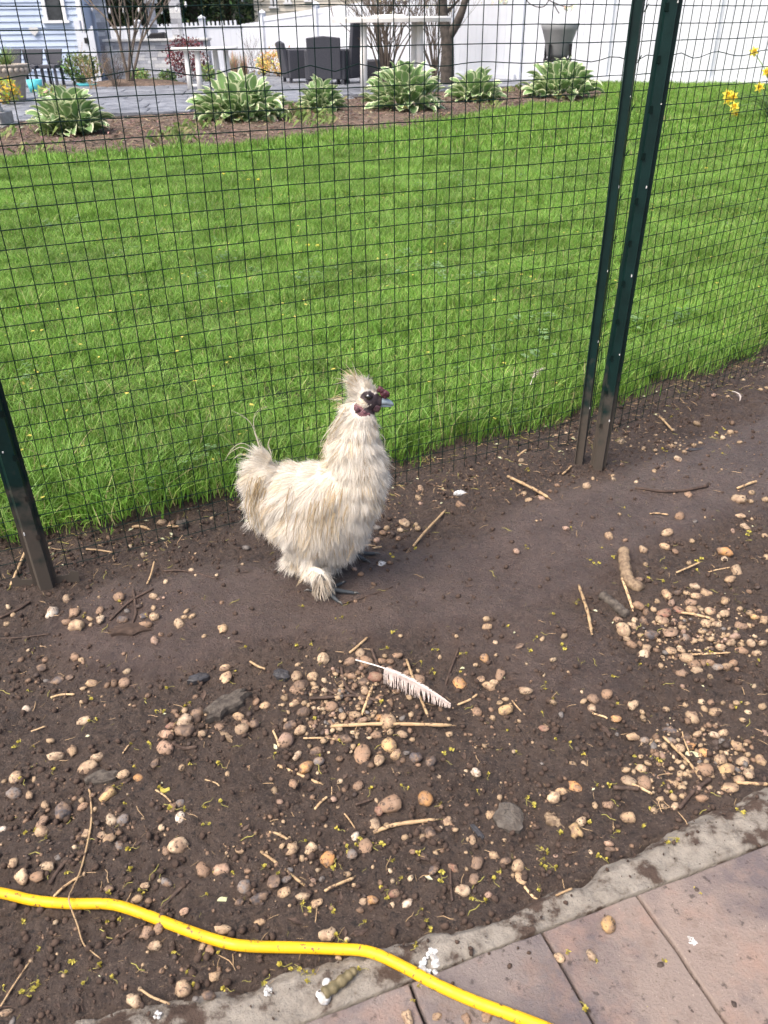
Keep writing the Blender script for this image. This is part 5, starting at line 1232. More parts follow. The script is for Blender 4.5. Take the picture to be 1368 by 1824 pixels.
# feathered shanks and foot tufts
for F_, n_ in ((NF, 240), (FF, 60)):
    for i in range(n_):
        a_ = rr.uniform(0, 6.28); z = rr.uniform(.008, .050); q = F_ + Vector((math.cos(a_) * .008 - .002, math.sin(a_) * .008, z)); ln = rr.uniform(.018, .036)
        o_ = Vector((math.cos(a_) * .35 + .12, math.sin(a_) * .5 - .30, -1 + rr.random() * .5)).normalized()
        e = q + o_ * ln; e.z = max(e.z, F_.z + .002 + rr.random() * .003); mid = (q + e) / 2 + Vector((math.cos(a_), math.sin(a_), 0)) * .005
        strand([q, mid, e], .0009, rr.choice([(.72, .65, .54), (.80, .74, .65), (.50, .42, .33), (.68, .60, .49)]))
rk(tag(lf.obj('long_feathers', MT['plume'], None, True), kind='stuff'))

# comb, wattles, beak, eyes, claws
def blob(name, lst, mat, vox=.0012, sm=2):
    global bm
    bm = bmesh.new()
    for c, r, sy in lst: ball(c, r, sy, 2)
    m0 = bpy.data.meshes.new('tmp'); bm.to_mesh(m0); bm.free(); t_ = link('tmp', m0)
    a_ = t_.modifiers.new('r', 'REMESH'); a_.mode = 'VOXEL'; a_.voxel_size = vox; b_ = t_.modifiers.new('s', 'SMOOTH'); b_.iterations = sm
    m1 = bpy.data.meshes.new_from_object(t_.evaluated_get(bpy.context.evaluated_depsgraph_get())); bpy.data.objects.remove(t_)
    m1.materials.clear(); m1.materials.append(mat); m1.polygons.foreach_set('use_smooth', np.ones(len(m1.polygons), bool)); m1.name = name
    return rk(link(name, m1))
MT['comb'] = M('mulberry_comb', (0.10, 0.025, 0.035), (0.045, 0.014, 0.02), scale=240, rough=.5, spec=.5, bump=.8, bscale=420, dist=.001)
MT['wattle'] = M('dark_wattle', (0.035, 0.018, 0.023), (0.07, 0.03, 0.038), scale=240, rough=.5, spec=.5, bump=.7, bscale=420, dist=.001)
MT['beak'] = M('blue_grey_beak', (0.33, 0.40, 0.44), (0.24, 0.30, 0.34), scale=160, rough=.35, spec=.5)
MT['eye'] = M('bird_eye', (0.010, 0.007, 0.006), None, rough=.06, spec=.8, coat=.6)
MT['eyering'] = M('eye_ring', (0.020, 0.014, 0.018), (0.04, 0.03, 0.034), scale=300, rough=.6, bump=.6, bscale=500)
MT['claw'] = M('claw', (0.10, 0.10, 0.095), None, rough=.45)
lst = []
for x, y, r in ((1010, 262, 15), (1000, 275, 13), (1022, 275, 18), (1040, 290, 20), (1028, 302, 17), (1055, 300, 17), (1045, 314, 15), (1062, 312, 11), (1018, 290, 12)):
    for dy in (-.007, 0, .007): lst.append((C4(x + rr.uniform(-4, 4), y + rr.uniform(-4, 4), dy), c4r(r) * .9, 1))
blob('comb', lst, MT['comb'])
for dy in (-.010, .010):
    blob('wattle', [(C4(985, 385, dy), c4r(20), .6), (C4(990, 402, dy * 1.1), c4r(19), .55), (C4(1002, 388, dy), c4r(15), .6), (C4(975, 400, dy), c4r(16), .6)], MT['wattle'])
    blob('earlobe', [(C4(864, 402, dy * 2.2), c4r(19), .5), (C4(850, 390, dy * 2.1), c4r(11), .5), (C4(905, 425, dy * 2.0), c4r(20), .5), (C4(935, 432, dy * 1.8), c4r(14), .5)],
         M('mauve_earlobe', (0.15, 0.07, 0.085), (0.05, 0.025, 0.033), scale=260, rough=.5, bump=.7, bscale=400))
bk = MB()
def cone_loft(pts, rad, flat=.75, n=10):
    P = catmull(pts, 6); k = len(P); vs = []; fs = []
    for i, p in enumerate(P):
        t = (P[min(i + 1, k - 1)] - P[max(i - 1, 0)]).normalized(); s_ = Vector((0, 1, 0)); u_ = t.cross(s_).normalized(); q = i / (k - 1); r_ = rad * (1 - q ** 1.7) + .0004
        for j in range(n):
            a_ = 2 * math.pi * j / n; vs.append(p + s_ * math.cos(a_) * r_ * .8 + u_ * math.sin(a_) * r_ * flat)
    for i in range(k - 1):
        for j in range(n): fs.append((i * n + j, i * n + (j + 1) % n, (i + 1) * n + (j + 1) % n, (i + 1) * n + j))
    fs.append(tuple(range(n))); fs.append(tuple((k - 1) * n + j for j in range(n)))
    bk.add(vs, fs)
cone_loft([C4(1020, 345), C4(1055, 348), C4(1085, 362), C4(1099, 377)], c4r(29))
bko = rk(bk.obj('beak', MT['beak'], None, True)); bko['label'] = 'pale blue grey upper beak'
bk = MB(); cone_loft([C4(1010, 372), C4(1045, 374), C4(1075, 377), C4(1088, 379)], c4r(13)); rk(bk.obj('lower_beak', MT['beak'], None, True))
bk = MB()
for sgn in (-1, 1):
    e = C4(934, 316, sgn * .0165); hy = -1
    # put the eye on the head surface
    best = min(((Vector(co[i]) - e).length, i) for i in np.argsort(np.abs(co[:, 0] - e.x) + np.abs(co[:, 2] - e.z))[:400] if (co[i][1] - RY) * sgn > 0)
    q = Vector(co[best[1]])
    if sgn < 0: q = C4(934, 316, q.y - RY)
    blob('eyelid', [(q + Vector((0, -sgn * .0015, 0)), c4r(30), .45)], MT['eyering'], .0009)
    blob('eye', [(q + Vector((0, sgn * .0012, 0)), c4r(20), .8)], MT['eye'], .0006, 3)
for p, d in toes:
    bk.tube([p, p + d * .006 + Vector((0, 0, .001)), p + d * .013 + Vector((0, 0, -.004))], [.0028, .0020, .0004], 6)
rk(bk.obj('claws', MT['claw'], None, True))
# ------------------------------------------------------------------ hose
def onsoil(x, y):
    d = float(conc_y(x)) - y
    return max(float(hsoil(x, y)), 0.013 if d > 0 else -1)
def stuffz(x, y): return np.maximum(hsoil(x, y), np.where(y < conc_y(x) - .004, 0.0135, -1))
HP = [(-160, 1588), (-60, 1590), (0, 1595), (60, 1603), (130, 1612), (200, 1616), (262, 1632), (330, 1662), (400, 1683), (450, 1689), (520, 1688), (600, 1690), (660, 1703), (720, 1730), (780, 1762), (850, 1793), (930, 1822), (1010, 1855), (1100, 1900), (1250, 1960)]
pts = []
for x, y in HP:
    g_ = G(x, y, .012); z = onsoil(g_.x, g_.y) + .0072; pts.append(Vector((g_.x, g_.y, z)))
P = catmull(pts, 9)
for i in range(3):
    P = [P[0]] + [(P[k - 1] + P[k] * 2 + P[k + 1]) / 4 for k in range(1, len(P) - 1)] + [P[-1]]
b = MB(); b.tube(P, .0065, 20); tag(b.obj('garden_hose', MT['hose'], None, True), 'muddy yellow garden hose lying across soil, edging and pavers', 'hose')

# ------------------------------------------------------------------ pebbles traced from the picture
TR = {
 (0, 1050, 2.974): "357,68,28t 45,97,18w 73,140,20o 35,175,20t 277,133,38w 400,153,34b 538,140,26b 485,185,22t 540,192,32c 488,215,16t 415,222,45c 365,200,30b 655,187,32s 680,140,18g 745,120,22s 640,75,30b 820,75,26t 848,92,12p 875,85,12p 822,138,18t 770,172,27s 825,187,32t 780,228,35b 995,160,20t 985,190,20t 1028,190,22t 957,228,32t 1188,262,28t 1090,297,20t 830,318,28p 860,275,18b 400,370,30b 435,388,22t 150,320,14w 110,370,20b 238,365,24b 215,405,30d 190,445,22d 243,470,20g 303,477,40s 365,462,27d 150,485,20b 190,482,15b 680,458,24c 665,510,30b 610,520,24b 572,520,24b 490,508,32t 445,530,20t 432,590,15o 137,630,26w 447,698,40c 790,582,22b 1040,590,22b 1198,450,30t 1198,500,40t 930,670,24b 985,675,24t 945,693,20b 990,725,42c 905,735,32r 888,787,34p 1050,680,38d 990,790,50d 1072,790,26t 1160,750,28b 1270,697,34t 1322,678,20d 1300,735,28b 1277,767,38t 1350,620,22b 885,875,50p 825,935,26d 967,952,24t 1208,995,20t 270,805,24t 295,880,44c 385,860,28t 515,897,36t 470,950,45t 662,1013,34t 737,1013,26o 85,1005,42t 20,1020,18t 180,1006,18t 75,1085,38g 155,1088,26t 400,1125,20b 580,1110,45y 240,1145,26t 445,1165,30b 330,1180,45d 945,1140,24t 918,1165,28b 680,1103,10c",
 (440, 1100, 2.974): "1270,20,25t 1272,60,28t 1110,107,18t 1315,140,18w 813,105,14t 600,203,32t 548,248,34b 628,240,40b 572,157,24d 710,225,26b 795,193,30b 405,245,40c 272,272,22t 265,340,35t 352,330,28c 352,372,22t 290,390,40d 555,320,28b 503,377,20t 572,378,22b 625,405,30t 680,335,40r 613,350,32d 855,285,28b 908,325,40b 795,300,24b 760,225,24b 730,198,18t 1022,205,16t 1130,350,42o 1240,322,26t 1310,340,26c 1283,363,36t 1345,312,34t 1255,225,28o 1210,250,18t 1318,208,16t 1283,415,18b 1340,442,20t 1222,495,26b 1303,535,20t 1355,495,25y 1070,537,18t 200,445,24o 255,475,30t 307,478,24t 255,410,30b 52,468,24b 100,490,30t 445,490,34b 304,530,38d 505,537,26t 575,530,28t 697,537,28o 748,560,50t 622,560,28b 820,537,22g 870,525,22t 285,615,36t 205,672,44p 230,590,36d 340,572,20b 440,575,26b 545,570,20b 583,620,22t 485,640,30b 520,650,40d 685,640,30b 825,640,30t 875,643,20t 1072,622,22t 1158,612,14b 1258,685,18t 752,690,42y 610,728,55b 785,735,32t 845,733,22g 893,748,34s 825,765,22b 700,770,36t 660,790,24b 408,680,24t 272,745,32c 380,770,32g 315,803,36o 368,715,40d 490,745,24b 375,825,14w 492,857,22w 585,900,30b 515,908,20b 248,900,28b 147,920,24t 130,865,18b 177,985,22r 460,965,20p 483,995,14t 570,935,20d 760,985,60b 705,1015,32r 685,975,16t 948,963,44o 676,1092,38t 740,1090,20t 572,1155,28w 622,1175,25t 1023,1107,22c 1058,1065,30t 1105,1108,18t 970,1140,34d 838,1155,24t 930,1160,22t 1190,1165,34t 1340,945,22t 1290,1030,28t 1210,825,28w 1160,810,16c 978,775,32s 803,835,14t 1018,840,14w 45,590,28d 15,530,20b 10,595,20b 700,440,26b 760,460,24b 400,430,22t 470,400,20b 530,440,22b 650,470,24d 800,400,24b 860,430,22t 840,250,20b 760,270,22b 590,300,20b 470,575,18t 650,600,20b 760,620,24t 560,690,24t 430,640,20b",
 (880, 1000, 2.803): "1208,55,34t 1175,100,30t 753,28,16o 763,55,16s 722,92,26d 768,97,18b 1000,133,26c 1057,163,28t 1007,178,28t 962,160,22t 863,177,34t 815,197,18t 915,160,24d 885,215,22p 922,242,34r 975,212,30b 985,245,28t 1035,240,20c 1080,248,30t 1150,213,28t 1147,272,30t 1225,247,22t 1273,155,18b 1310,145,16d 1275,262,20t 1322,257,22b 1300,284,24y 1345,305,26t 1360,358,12t 1230,325,32b 1275,322,18t 848,262,40r 845,300,36t 758,257,22b 793,250,20t 720,235,30b 703,292,22c 692,316,28t 620,290,24b 647,340,42c 668,372,24t 735,350,22t 690,405,26b 765,420,30t 752,448,34c 733,395,20b 785,370,42s 880,360,40b 745,293,24d 935,328,18t 900,292,14r 1090,292,22t 1055,308,24t 1110,322,24t 1040,350,22t 955,380,24g 1000,395,22t 1035,385,18t 1085,385,22t 1150,370,20t 1180,415,26t 1130,430,24t 1200,385,30p 1280,422,24t 1340,415,26t 1235,440,34b 1315,457,30t 942,437,24t 885,440,28t 970,478,34t 1000,510,30b 1045,505,20b 1010,535,28t 1080,500,24b 1110,535,26g 1160,520,30t 1195,507,24b 935,555,28b 838,508,22t 815,430,20b 915,405,20b 1080,577,20t 1215,540,18b 1303,610,16w 945,610,18p 247,580,14c 157,660,34t 240,392,18t 350,375,22t 125,432,24d 293,502,20c 163,516,12w 30,575,34b 12,605,20t 8,412,14t 370,555,12t 57,750,38y 60,680,20t 30,697,18b 127,787,14t 292,713,22t 445,710,20t 495,700,30b 562,670,32b 490,735,26t 438,660,12w 605,780,26o 692,723,30t 743,740,18t 748,775,22t 860,740,24t 960,693,22t 1040,687,22c 1085,695,24b 1148,695,18t 1213,703,20t 1267,697,18t 1185,725,22b 1055,720,22t 1100,748,30t 1270,745,20w 1340,725,24t 997,763,42t 1243,790,20t 1355,850,22p 880,832,36s 1018,853,26t 965,860,34d 1102,865,28c 1145,857,26t 1075,815,18b 695,870,34t 755,885,26g 800,912,24g 850,920,24t 735,965,18t 770,1000,22t 818,958,22b 890,885,26g 930,925,28t 985,908,26o 1055,942,34o 1160,915,24d 1218,912,32t 1270,950,20o 1247,987,36t 1130,990,30t 1335,983,30t 1160,1040,46y 1215,1030,22g 740,1025,30t 700,1043,18t 660,1035,24t 943,1020,18w 888,1022,18t 870,1052,20b 930,1058,24t 1050,1040,38b 1270,1060,34t 1230,1085,26t 1180,1120,46t 675,1097,38t 755,1092,40b 895,1098,32t 940,1125,24o 900,1172,24t 945,1165,22t 1040,1175,34b 830,1180,22t 905,1218,26c 850,1215,22t 575,1200,28b 505,1213,20o 397,1000,24t 452,1002,20t 410,1105,36o 340,1130,30t 297,1172,34c 100,943,18c 248,830,26r 335,768,18g 240,998,14g 420,925,20d 30,1170,20t 617,850,14g",
 (0, 1424, 2.974): "335,83,48s 448,65,30d 240,35,26t 228,122,38b 220,173,34t 152,222,16b 8,155,28w 8,235,12t 597,135,38c 655,143,32g 540,205,30t 585,230,32t 635,197,22b 637,260,26g 462,197,26t 415,205,24b 400,265,18w 413,333,18b 317,322,24g 255,360,38t 120,418,48c 198,422,40b 70,345,28t 448,402,16t 950,265,54c 885,295,26b 958,108,34w 862,175,24w 950,30,26g 915,57,30b 1273,285,26t 1105,312,16b 1080,390,46b 1183,383,44p 1313,382,24b 1297,473,36g 1360,535,36d 887,457,34g 580,478,30d 765,458,28t 850,440,16w 727,530,34t 790,540,24b 672,547,14b 975,610,26p 299,655,20c 780,715,38b 845,700,32b 823,777,38c 1185,710,45t 1075,775,28t 1115,803,32b 1140,937,34t 968,990,46t 1040,1072,22g 1110,1055,36d 710,1062,48c 740,997,16w 28,1115,32c 1270,555,26d 520,145,24d 435,20,20t 60,1165,22g",
 (440, 1424, 2.974): "187,243,22y 237,270,36t 335,252,34c 290,310,22o 420,302,42o 553,282,30g 625,235,40b 877,280,22b 1000,275,18t 990,375,34s 1093,355,32r 1215,325,40b 1200,410,34b 1312,275,30t 1145,470,42c 1280,495,22p 867,410,24c 773,425,18w 760,370,20c 706,428,20b 665,520,32o 610,525,28t 770,545,20w 850,540,32w 600,575,22b 780,495,30r 395,400,22g 352,415,20r 373,352,16w 225,370,22g 208,430,30g 145,455,44d 197,503,38t 295,517,40c 368,550,32t 68,535,50s 10,470,30s 10,380,22t 68,650,30t 430,715,46c 532,735,22c 485,830,22t 850,1180,40t 1005,1172,26t 1160,1185,30b 1265,1180,32b 1355,310,22t",
 (880, 1424, 2.803): "437,103,30c 411,150,40y 670,85,36t 500,25,18o 575,215,26p 580,240,26d 485,250,14w 117,325,34t 135,383,36t 60,295,30d 10,262,26p 310,270,14p 565,650,42y 483,805,30t 325,812,30c 897,28,22c 690,225,16b 615,240,14b 728,655,14d 775,710,12d 820,845,24d 1005,465,18d 1068,427,12d 1190,1045,22d 985,1078,18d 478,915,14d 800,50,24t",
 (0, 600, 2.974): "755,1145,22c 685,1103,18c 575,1052,18b 610,985,14t 855,968,26t 905,980,20b 1120,955,16t 1015,1170,18b 1035,1145,12t 1305,1115,22g 1015,1255,20w 885,1335,18c 1290,1237,14w 1280,890,14t 1155,1305,14w 1045,1305,12w 740,1215,12p",
 (900, 560, 2.923): "82,770,18c 265,632,18t 318,615,12c 345,628,12b 605,650,24c 785,617,12t 870,682,16t 890,665,12c 980,692,18t 1015,683,16t 1000,570,24t 1180,570,18b 1170,630,24t 1200,630,14b 1130,660,20c 1218,683,16t 895,775,26c 930,728,18t 560,848,16t 772,840,16t 560,880,18c 605,792,12p 677,898,14c 418,930,28t 455,872,14t 268,915,18b 233,955,16b 95,955,22t 118,997,22t 185,995,24r 1215,997,40t 1270,1005,18o 1275,962,22t 1350,990,24t 1218,1073,26t 1280,1085,14t 1245,1115,26t 1185,1130,18p 898,1085,30b 982,1105,16g 1035,1080,10t 838,1167,34t 970,1190,20t 1345,1175,24t 535,1190,26t 312,1155,22p 160,1112,10o 183,1112,10b 590,1083,14o 618,1210,16b 830,1223,30t 885,1237,22b 712,1243,28t 1142,1243,40o 1140,1287,24c 958,1297,18t 728,1313,18o 1205,1342,34t 1165,1390,28t 55,1262,24r 1355,1285,24t 945,970,26b 1240,340,14w 1278,315,12w 1330,392,16t 1360,378,18t 1080,440,16p 1155,442,12t",
 (400, 620, 3.647): "1275,915,32t 1260,960,30t 1275,1005,18p 990,1155,30g 1055,1155,28o 1030,1190,28b 1090,1190,26s 1170,1125,38t 1145,1165,26w 1245,1135,24t 1255,1165,28o 940,1235,20t 988,1235,28p 900,1248,14o 1130,1225,24b 845,1473,20r 887,1503,26b 970,1560,20b 1075,1420,24b 853,1680,18b 125,1445,16w 145,1290,26g 1532,1032,34b"}
CO = {'t': ((.42, .30, .185), 'tan'), 'c': ((.54, .41, .27), 'cream'), 'w': ((.64, .57, .48), 'whitish'), 'b': ((.27, .175, .115), 'brown'), 'd': ((.085, .062, .052), 'dark brown'), 's': ((.065, .06, .065), 'charcoal'), 'g': ((.20, .18, .165), 'grey'),
      'o': ((.50, .26, .10), 'orange'), 'r': ((.23, .115, .085), 'reddish brown'), 'p': ((.40, .27, .20), 'pinkish'), 'y': ((.50, .33, .15), 'yellowish')}
def peb_mesh(seed, sub=2, ax=(1, .76, .58), rough_=.16, name='pebble', mat='pebble', col=None):
    bm_ = bmesh.new(); bmesh.ops.create_icosphere(bm_, subdivisions=sub, radius=1); r = random.Random(seed); o_ = [r.uniform(-9, 9) for _ in range(4)]
    for v_ in bm_.verts:
        c = v_.co; k = 1 + rough_ * float(perlin(c.x * 1.1 + o_[0], c.y * 1.1 + c.z + o_[1])) * 2 + rough_ * .35 * float(perlin(c.x * 3 + o_[2], c.z * 3 + c.y + o_[3]))
        v_.co = Vector((c.x * ax[0], c.y * ax[1], c.z * ax[2])) * k
    me_ = bpy.data.meshes.new(name); bm_.to_mesh(me_); bm_.free(); me_.polygons.foreach_set('use_smooth', np.ones(len(me_.polygons), bool)); me_.materials.append(MT[mat])
    if col is not None:
        a_ = np.ones((len(me_.vertices), 4), np.float32); a_[:, :3] = col; me_.color_attributes.new('Col', 'FLOAT_COLOR', 'POINT').data.foreach_set('color', a_.ravel())
    return me_
SHP = {'round': [peb_mesh(s, ax=(1, .88, .74), rough_=.24) for s in range(5)], 'oval': [peb_mesh(20 + s, ax=(1, .68, .60), rough_=.24) for s in range(6)], 'angular': [peb_mesh(40 + s, ax=(1, .78, .62), rough_=.40) for s in range(5)], 'flat': [peb_mesh(60 + s, ax=(1, .8, .38), rough_=.18) for s in range(3)]}
LMK = [((85, 1100), 'below the muddy left post'), ((270, 1090), 'by the crossed twigs under the left mesh'), ((90, 1210), 'on the bare soil at the left'), ((330, 1310), 'beside the grey bark chunk'), ((140, 1380), 'in the left soil above the hose'), ((180, 1480), 'beside the long dry tendril'), ((60, 1560), 'above the left end of the hose'),
       ((350, 1480), 'in the open soil left of centre'), ((400, 1560), 'just above the middle of the hose'), ((270, 1670), 'right under the hose'), ((370, 1750), 'in the lower left soil by the edging'), ((480, 1255), 'in the left part of the middle heap'), ((640, 1180), 'above the white feather'), ((730, 1230), 'next to the white feather'), ((630, 1330), 'below the long straw'), ((680, 1290), 'touching the long straw'),
       ((530, 1370), 'by the short slanting straw'), ((700, 1430), 'near the flat brown stone in the middle'), ((840, 1200), 'right of the white feather'), ((890, 1260), 'by the yellow stone right of the feather'), ((500, 1520), 'by the slanting straw above the hose'), ((660, 1590), 'in the soil above the edging'), ((800, 1560), 'in the soil near the edging'), ((920, 1560), 'in the pair near the edging corner'), ((860, 1470), 'by the grey concrete chunk'), ((1010, 1460), 'near the orange ball like stone'),
       ((1060, 1270), 'around the short straw at centre right'), ((960, 1330), 'in the sparse soil at centre right'), ((1150, 1080), 'at the head of the right heap'), ((1240, 1100), 'in the middle of the upper right heap'), ((1330, 1120), 'at the right edge of the upper heap'), ((1230, 1180), 'at the foot of the upper right heap'), ((1130, 1340), 'in the left of the lower right heap'), ((1230, 1290), 'by the pointed tan stone in the right heap'), ((1250, 1360), 'beside the crossed straw in the right heap'), ((1330, 1350), 'in the lower right corner heap'), ((1190, 1420), 'by the dark stick near the edging'),
       ((1280, 990), 'on the trodden soil far right'), ((1190, 960), 'in the middle of the right trodden soil'), ((1310, 880), 'by the dark wavy twig'), ((1250, 800), 'under the mesh right of the twin posts'), ((1130, 800), 'just right of the twin posts'), ((1000, 880), 'left of the foot of the twin posts'), ((930, 880), 'by the slanting straw under the mesh'), ((700, 930), 'behind the rooster, under the mesh'), ((745, 880), 'by the mesh right of the rooster'), ((640, 1030), 'beside the feet of the rooster'), ((250, 960), 'under the mesh at the left'), ((430, 1000), 'behind the tail of the rooster'),
       ((860, 1100), 'alone on the smooth soil right of the rooster'), ((1020, 1150), 'by the upright straw'), ((1070, 1660), 'on the pinkish paver'), ((1240, 1620), 'on the large right paver'), ((800, 1790), 'at the bottom by the hose')]
ent = []
for (ox, oy, sc_), s in TR.items():
    for e_ in s.split():
        kx, ky, kr = e_.split(','); c_ = kr[-1]; ent.append((ox + float(kx) / sc_, oy + float(ky) / sc_, float(kr[:-1]) / sc_, c_))
ent.sort(key=lambda e_: -e_[2])
used = []; recs = []
for x, y, r_, c_ in ent:
    if any((x - q[0]) ** 2 + (y - q[1]) ** 2 < (0.42 * (r_ + q[2])) ** 2 for q in used): continue
    used.append((x, y, r_, c_)); g_ = G(x, y, .008); m_ = ppm(x, y, g_.y); R_ = r_ / m_ * 1.06
    rn = random.Random(int(x * 31 + y)); sh = rn.choices(['round', 'oval', 'angular', 'flat'], [2, 4, 5, 1])[0]
    recs.append([x, y, R_, c_, sh, g_])
N_IND = 300
big_ = recs[:N_IND]; small_ = recs[N_IND:]
from collections import defaultdict
bylab = defaultdict(list)
for rc in big_:
    x, y, R_, c_, sh, g_ = rc; lm = min(LMK, key=lambda q: (q[0][0] - x) ** 2 + ((q[0][1] - y) * 1.2) ** 2)[1]
    sz = 'large' if R_ > .0125 else ('medium' if R_ > .0088 else 'small'); rc.append((sz, CO[c_][1], sh, lm)); bylab[rc[-1]].append(rc)
final = {}
for k, L_ in bylab.items():
    sz, cn, sh, lm = k; base_ = '%s %s %s pebble %s' % (sz, cn, sh, lm)
    if len(L_) == 1: final[id(L_[0])] = base_; continue
    L_.sort(key=lambda q: q[0]); 
    if len(L_) == 2: names_ = ['left one', 'right one']
    elif len(L_) == 3: names_ = ['left one', 'middle one', 'right one']
    else: names_ = ['leftmost'] + ['%s from left' % q for q in ('second', 'third', 'fourth', 'fifth', 'sixth', 'seventh', 'eighth')][:len(L_) - 2] + ['rightmost']
    for q, nm in zip(L_, names_): final[id(q)] = '%s, %s' % (base_, nm)
for rc in big_:
    x, y, R_, c_, sh, g_, k = rc; rn = random.Random(int(x * 17 + y * 3)); kk_ = rn.uniform(.8, 1.18); hs_ = rn.uniform(-.05, .05); col = [CO[c_][0][0] * kk_ * (1 + hs_), CO[c_][0][1] * kk_, CO[c_][0][2] * kk_ * (1 - hs_ * 1.5)]
    o = link('pebble', rn.choice(SHP[sh])); z = onsoil(g_.x, g_.y); hz_ = .58 if sh != 'flat' else .36
    on_hard = g_.y < conc_y(g_.x) - .01
    o.location = (g_.x, g_.y, z + R_ * hz_ * (.92 if on_hard else .28)); a_ = rn.uniform(-.6, .6) if sh == 'oval' else rn.uniform(0, 6.28)
    o.rotation_euler = (rn.uniform(-.3, .3), rn.uniform(-.3, .3), a_); o.scale = (R_, R_ * rn.uniform(.9, 1.1), R_ * rn.uniform(.85, 1.15)); o.color = (*col, 1)
    tag(o, final[id(rc)], 'pebble', 'pebbles ' + k[3])
# the smaller ones and the grit: a mass
gp = []; gcol = list('tttttbbbbccddpg')
for i, k in enumerate(gcol * 2):
    col = np.array(CO[k][0]) * random.uniform(.5, .8); gp.append(peb_mesh(100 + i, 1, (1, .8, .6), .25, 'grit', 'pebble_mix', col))
byc = defaultdict(list)
for i, k in enumerate(gcol * 2): byc[k].append(i)
byc['y'] = byc['o'] = byc['t']; byc['w'] = byc['c']; byc['s'] = byc['d']; byc['r'] = byc['p']
gx, gy_, gs, gi_ = [], [], [], []
for x, y, R_, c_, sh, g_ in small_: gx.append(g_.x); gy_.append(g_.y); gs.append(R_); gi_.append(random.choice(byc[c_]))
ZON = [(610, 1260, 120, 85, 330), (1240, 1130, 110, 60, 330), (1240, 1350, 120, 80, 330), (620, 1270, 170, 105, 100), (1130, 780, 200, 40, 190), (900, 850, 200, 40, 150), (330, 1300, 70, 45, 60), (520, 1540, 170, 90, 150), (170, 1480, 190, 110, 150), (700, 925, 60, 30, 34), (1300, 900, 120, 90, 60), (850, 1270, 130, 90, 80), (230, 1085, 160, 40, 70), (900, 1480, 200, 110, 120), (1150, 790, 260, 60, 80), (250, 1700, 260, 90, 90), (930, 860, 140, 50, 50), (700, 1420, 400, 200, 150), (150, 1200, 200, 90, 70), (200, 980, 220, 40, 150), (760, 880, 120, 40, 80)]
for i_z, (cx_, cy_, rx, ry, n) in enumerate(ZON):
    for i in range(n):
        a_ = random.random() * 6.28; q = math.sqrt(random.random()) * random.uniform(.6, 1.1); x, y = cx_ + math.cos(a_) * rx * q, cy_ + math.sin(a_) * ry * q; g_ = G(x, y, .005)
        if g_.y < conc_y(g_.x) + .02 and random.random() < .95: continue
        gx.append(g_.x); gy_.append(g_.y); gs.append((.0016 + (.0056 if i_z < 5 else .0034) * random.random() ** 1.6) * (1.1 if i % 5 == 0 else .8)); gi_.append(random.randrange(len(gp)) if i_z < 5 else random.choice(byc['b'] + byc['d'] + byc['t'][:2]))
gx, gy_, gs = map(np.array, (gx, gy_, gs)); k = len(gx)
st_ = instancer('small_pebbles', np.stack([gx, gy_, stuffz(gx, gy_) + gs * .2], 1), np.stack([RNG.uniform(-.5, .5, k), RNG.uniform(-.5, .5, k), RNG.uniform(0, 6.28, k)], 1), gs, gi_, gp)
tag(st_, 'small pebbles and grit scattered between the larger pebbles', 'pebbles')

# loose soil clods and fine litter
cm = [peb_mesh(200 + i, 1, (1, .85, .7), .45, 'clod', 'clod') for i in range(5)]
n = 70000; x = RNG.uniform(-1.5, 2.2, n); y = .42 + (3.1 - .42) * RNG.random(n) ** 1.5
keep = (y > conc_y(x) + .0) & (y < yn(x) + .03) & (np.abs(x) < .55 * y + .35) & (RNG.random(n) > pathmask(x, y) * .80) & (fbm(x, y, 6, 3) + RNG.normal(0, .25, n) > -.15)
x, y = x[keep], y[keep]; k = len(x); s_ = .0010 + .0055 * RNG.random(k) ** 3.5
cl_ = instancer('soil_clods', np.stack([x, y, hsoil(x, y) + s_ * .25], 1), RNG.uniform(0, 6.28, (k, 3)), s_, RNG.integers(0, 5, k), cm); tag(cl_, 'crumbs of dark loose soil over the ground', 'soil crumbs')
lt = []
for i in range(6):
    b = MB(); l = 1; b.tube([(-l, 0, 0), (-.3 * l, .05 * i - .1, .05), (.4 * l, -.04 * i, .03), (l, .1, 0)], [.05, .055, .05, .03], 4); lt.append(b.mesh('straw_bit', MT['straw'] if i < 4 else MT['stem_y']))
b = MB(); b.tube([(-1, 0, 0), (-.3, .15, .1), (.4, -.1, .05), (1, .1, 0)], [.07, .09, .07, .04], 4); lt.append(b.mesh('twig_bit', MT['twig']))
b = MB(); b.add([(-1, 0, 0), (0, .35, .15), (1, .05, 0), (.1, -.4, .05)], [(0, 1, 2, 3)]); lt.append(b.mesh('leaf_bit', MT['twig'])); 
b = MB(); b.add([(-.5, 0, 0), (0, .25, .15), (.5, .05, 0), (.1, -.25, .05)], [(0, 1, 2, 3)]); lt.append(b.mesh('chip_bit', MT['leafbit']))
n = 6500; x = RNG.uniform(-1.3, 2.0, n); y = .44 + 2.5 * RNG.random(n) ** 1.3; keep = (y > conc_y(x) - .01) & (y < yn(x) + .02) & (np.abs(x) < .55 * y + .3) & (RNG.random(n) > pathmask(x, y) * .6); x, y = x[keep], y[keep]; k = len(x)
s_ = .003 + .010 * RNG.random(k) ** 2.4
tag(instancer('plant_litter', np.stack([x, y, stuffz(x, y) + .0012], 1), np.stack([RNG.normal(0, .12, k), RNG.normal(0, .12, k), RNG.uniform(0, 6.28, k)], 1), s_, RNG.choice(9, k, p=[.15, .12, .12, .11, .12, .1, .13, .11, .04]), lt), 'fine bits of straw, stem and bark littering the soil', 'litter')
n = 1500; sx_ = RNG.random(n); x = -1.2 + 3.2 * sx_; y = yn(x) - .02 - .20 * RNG.random(n) ** 1.4; k = n
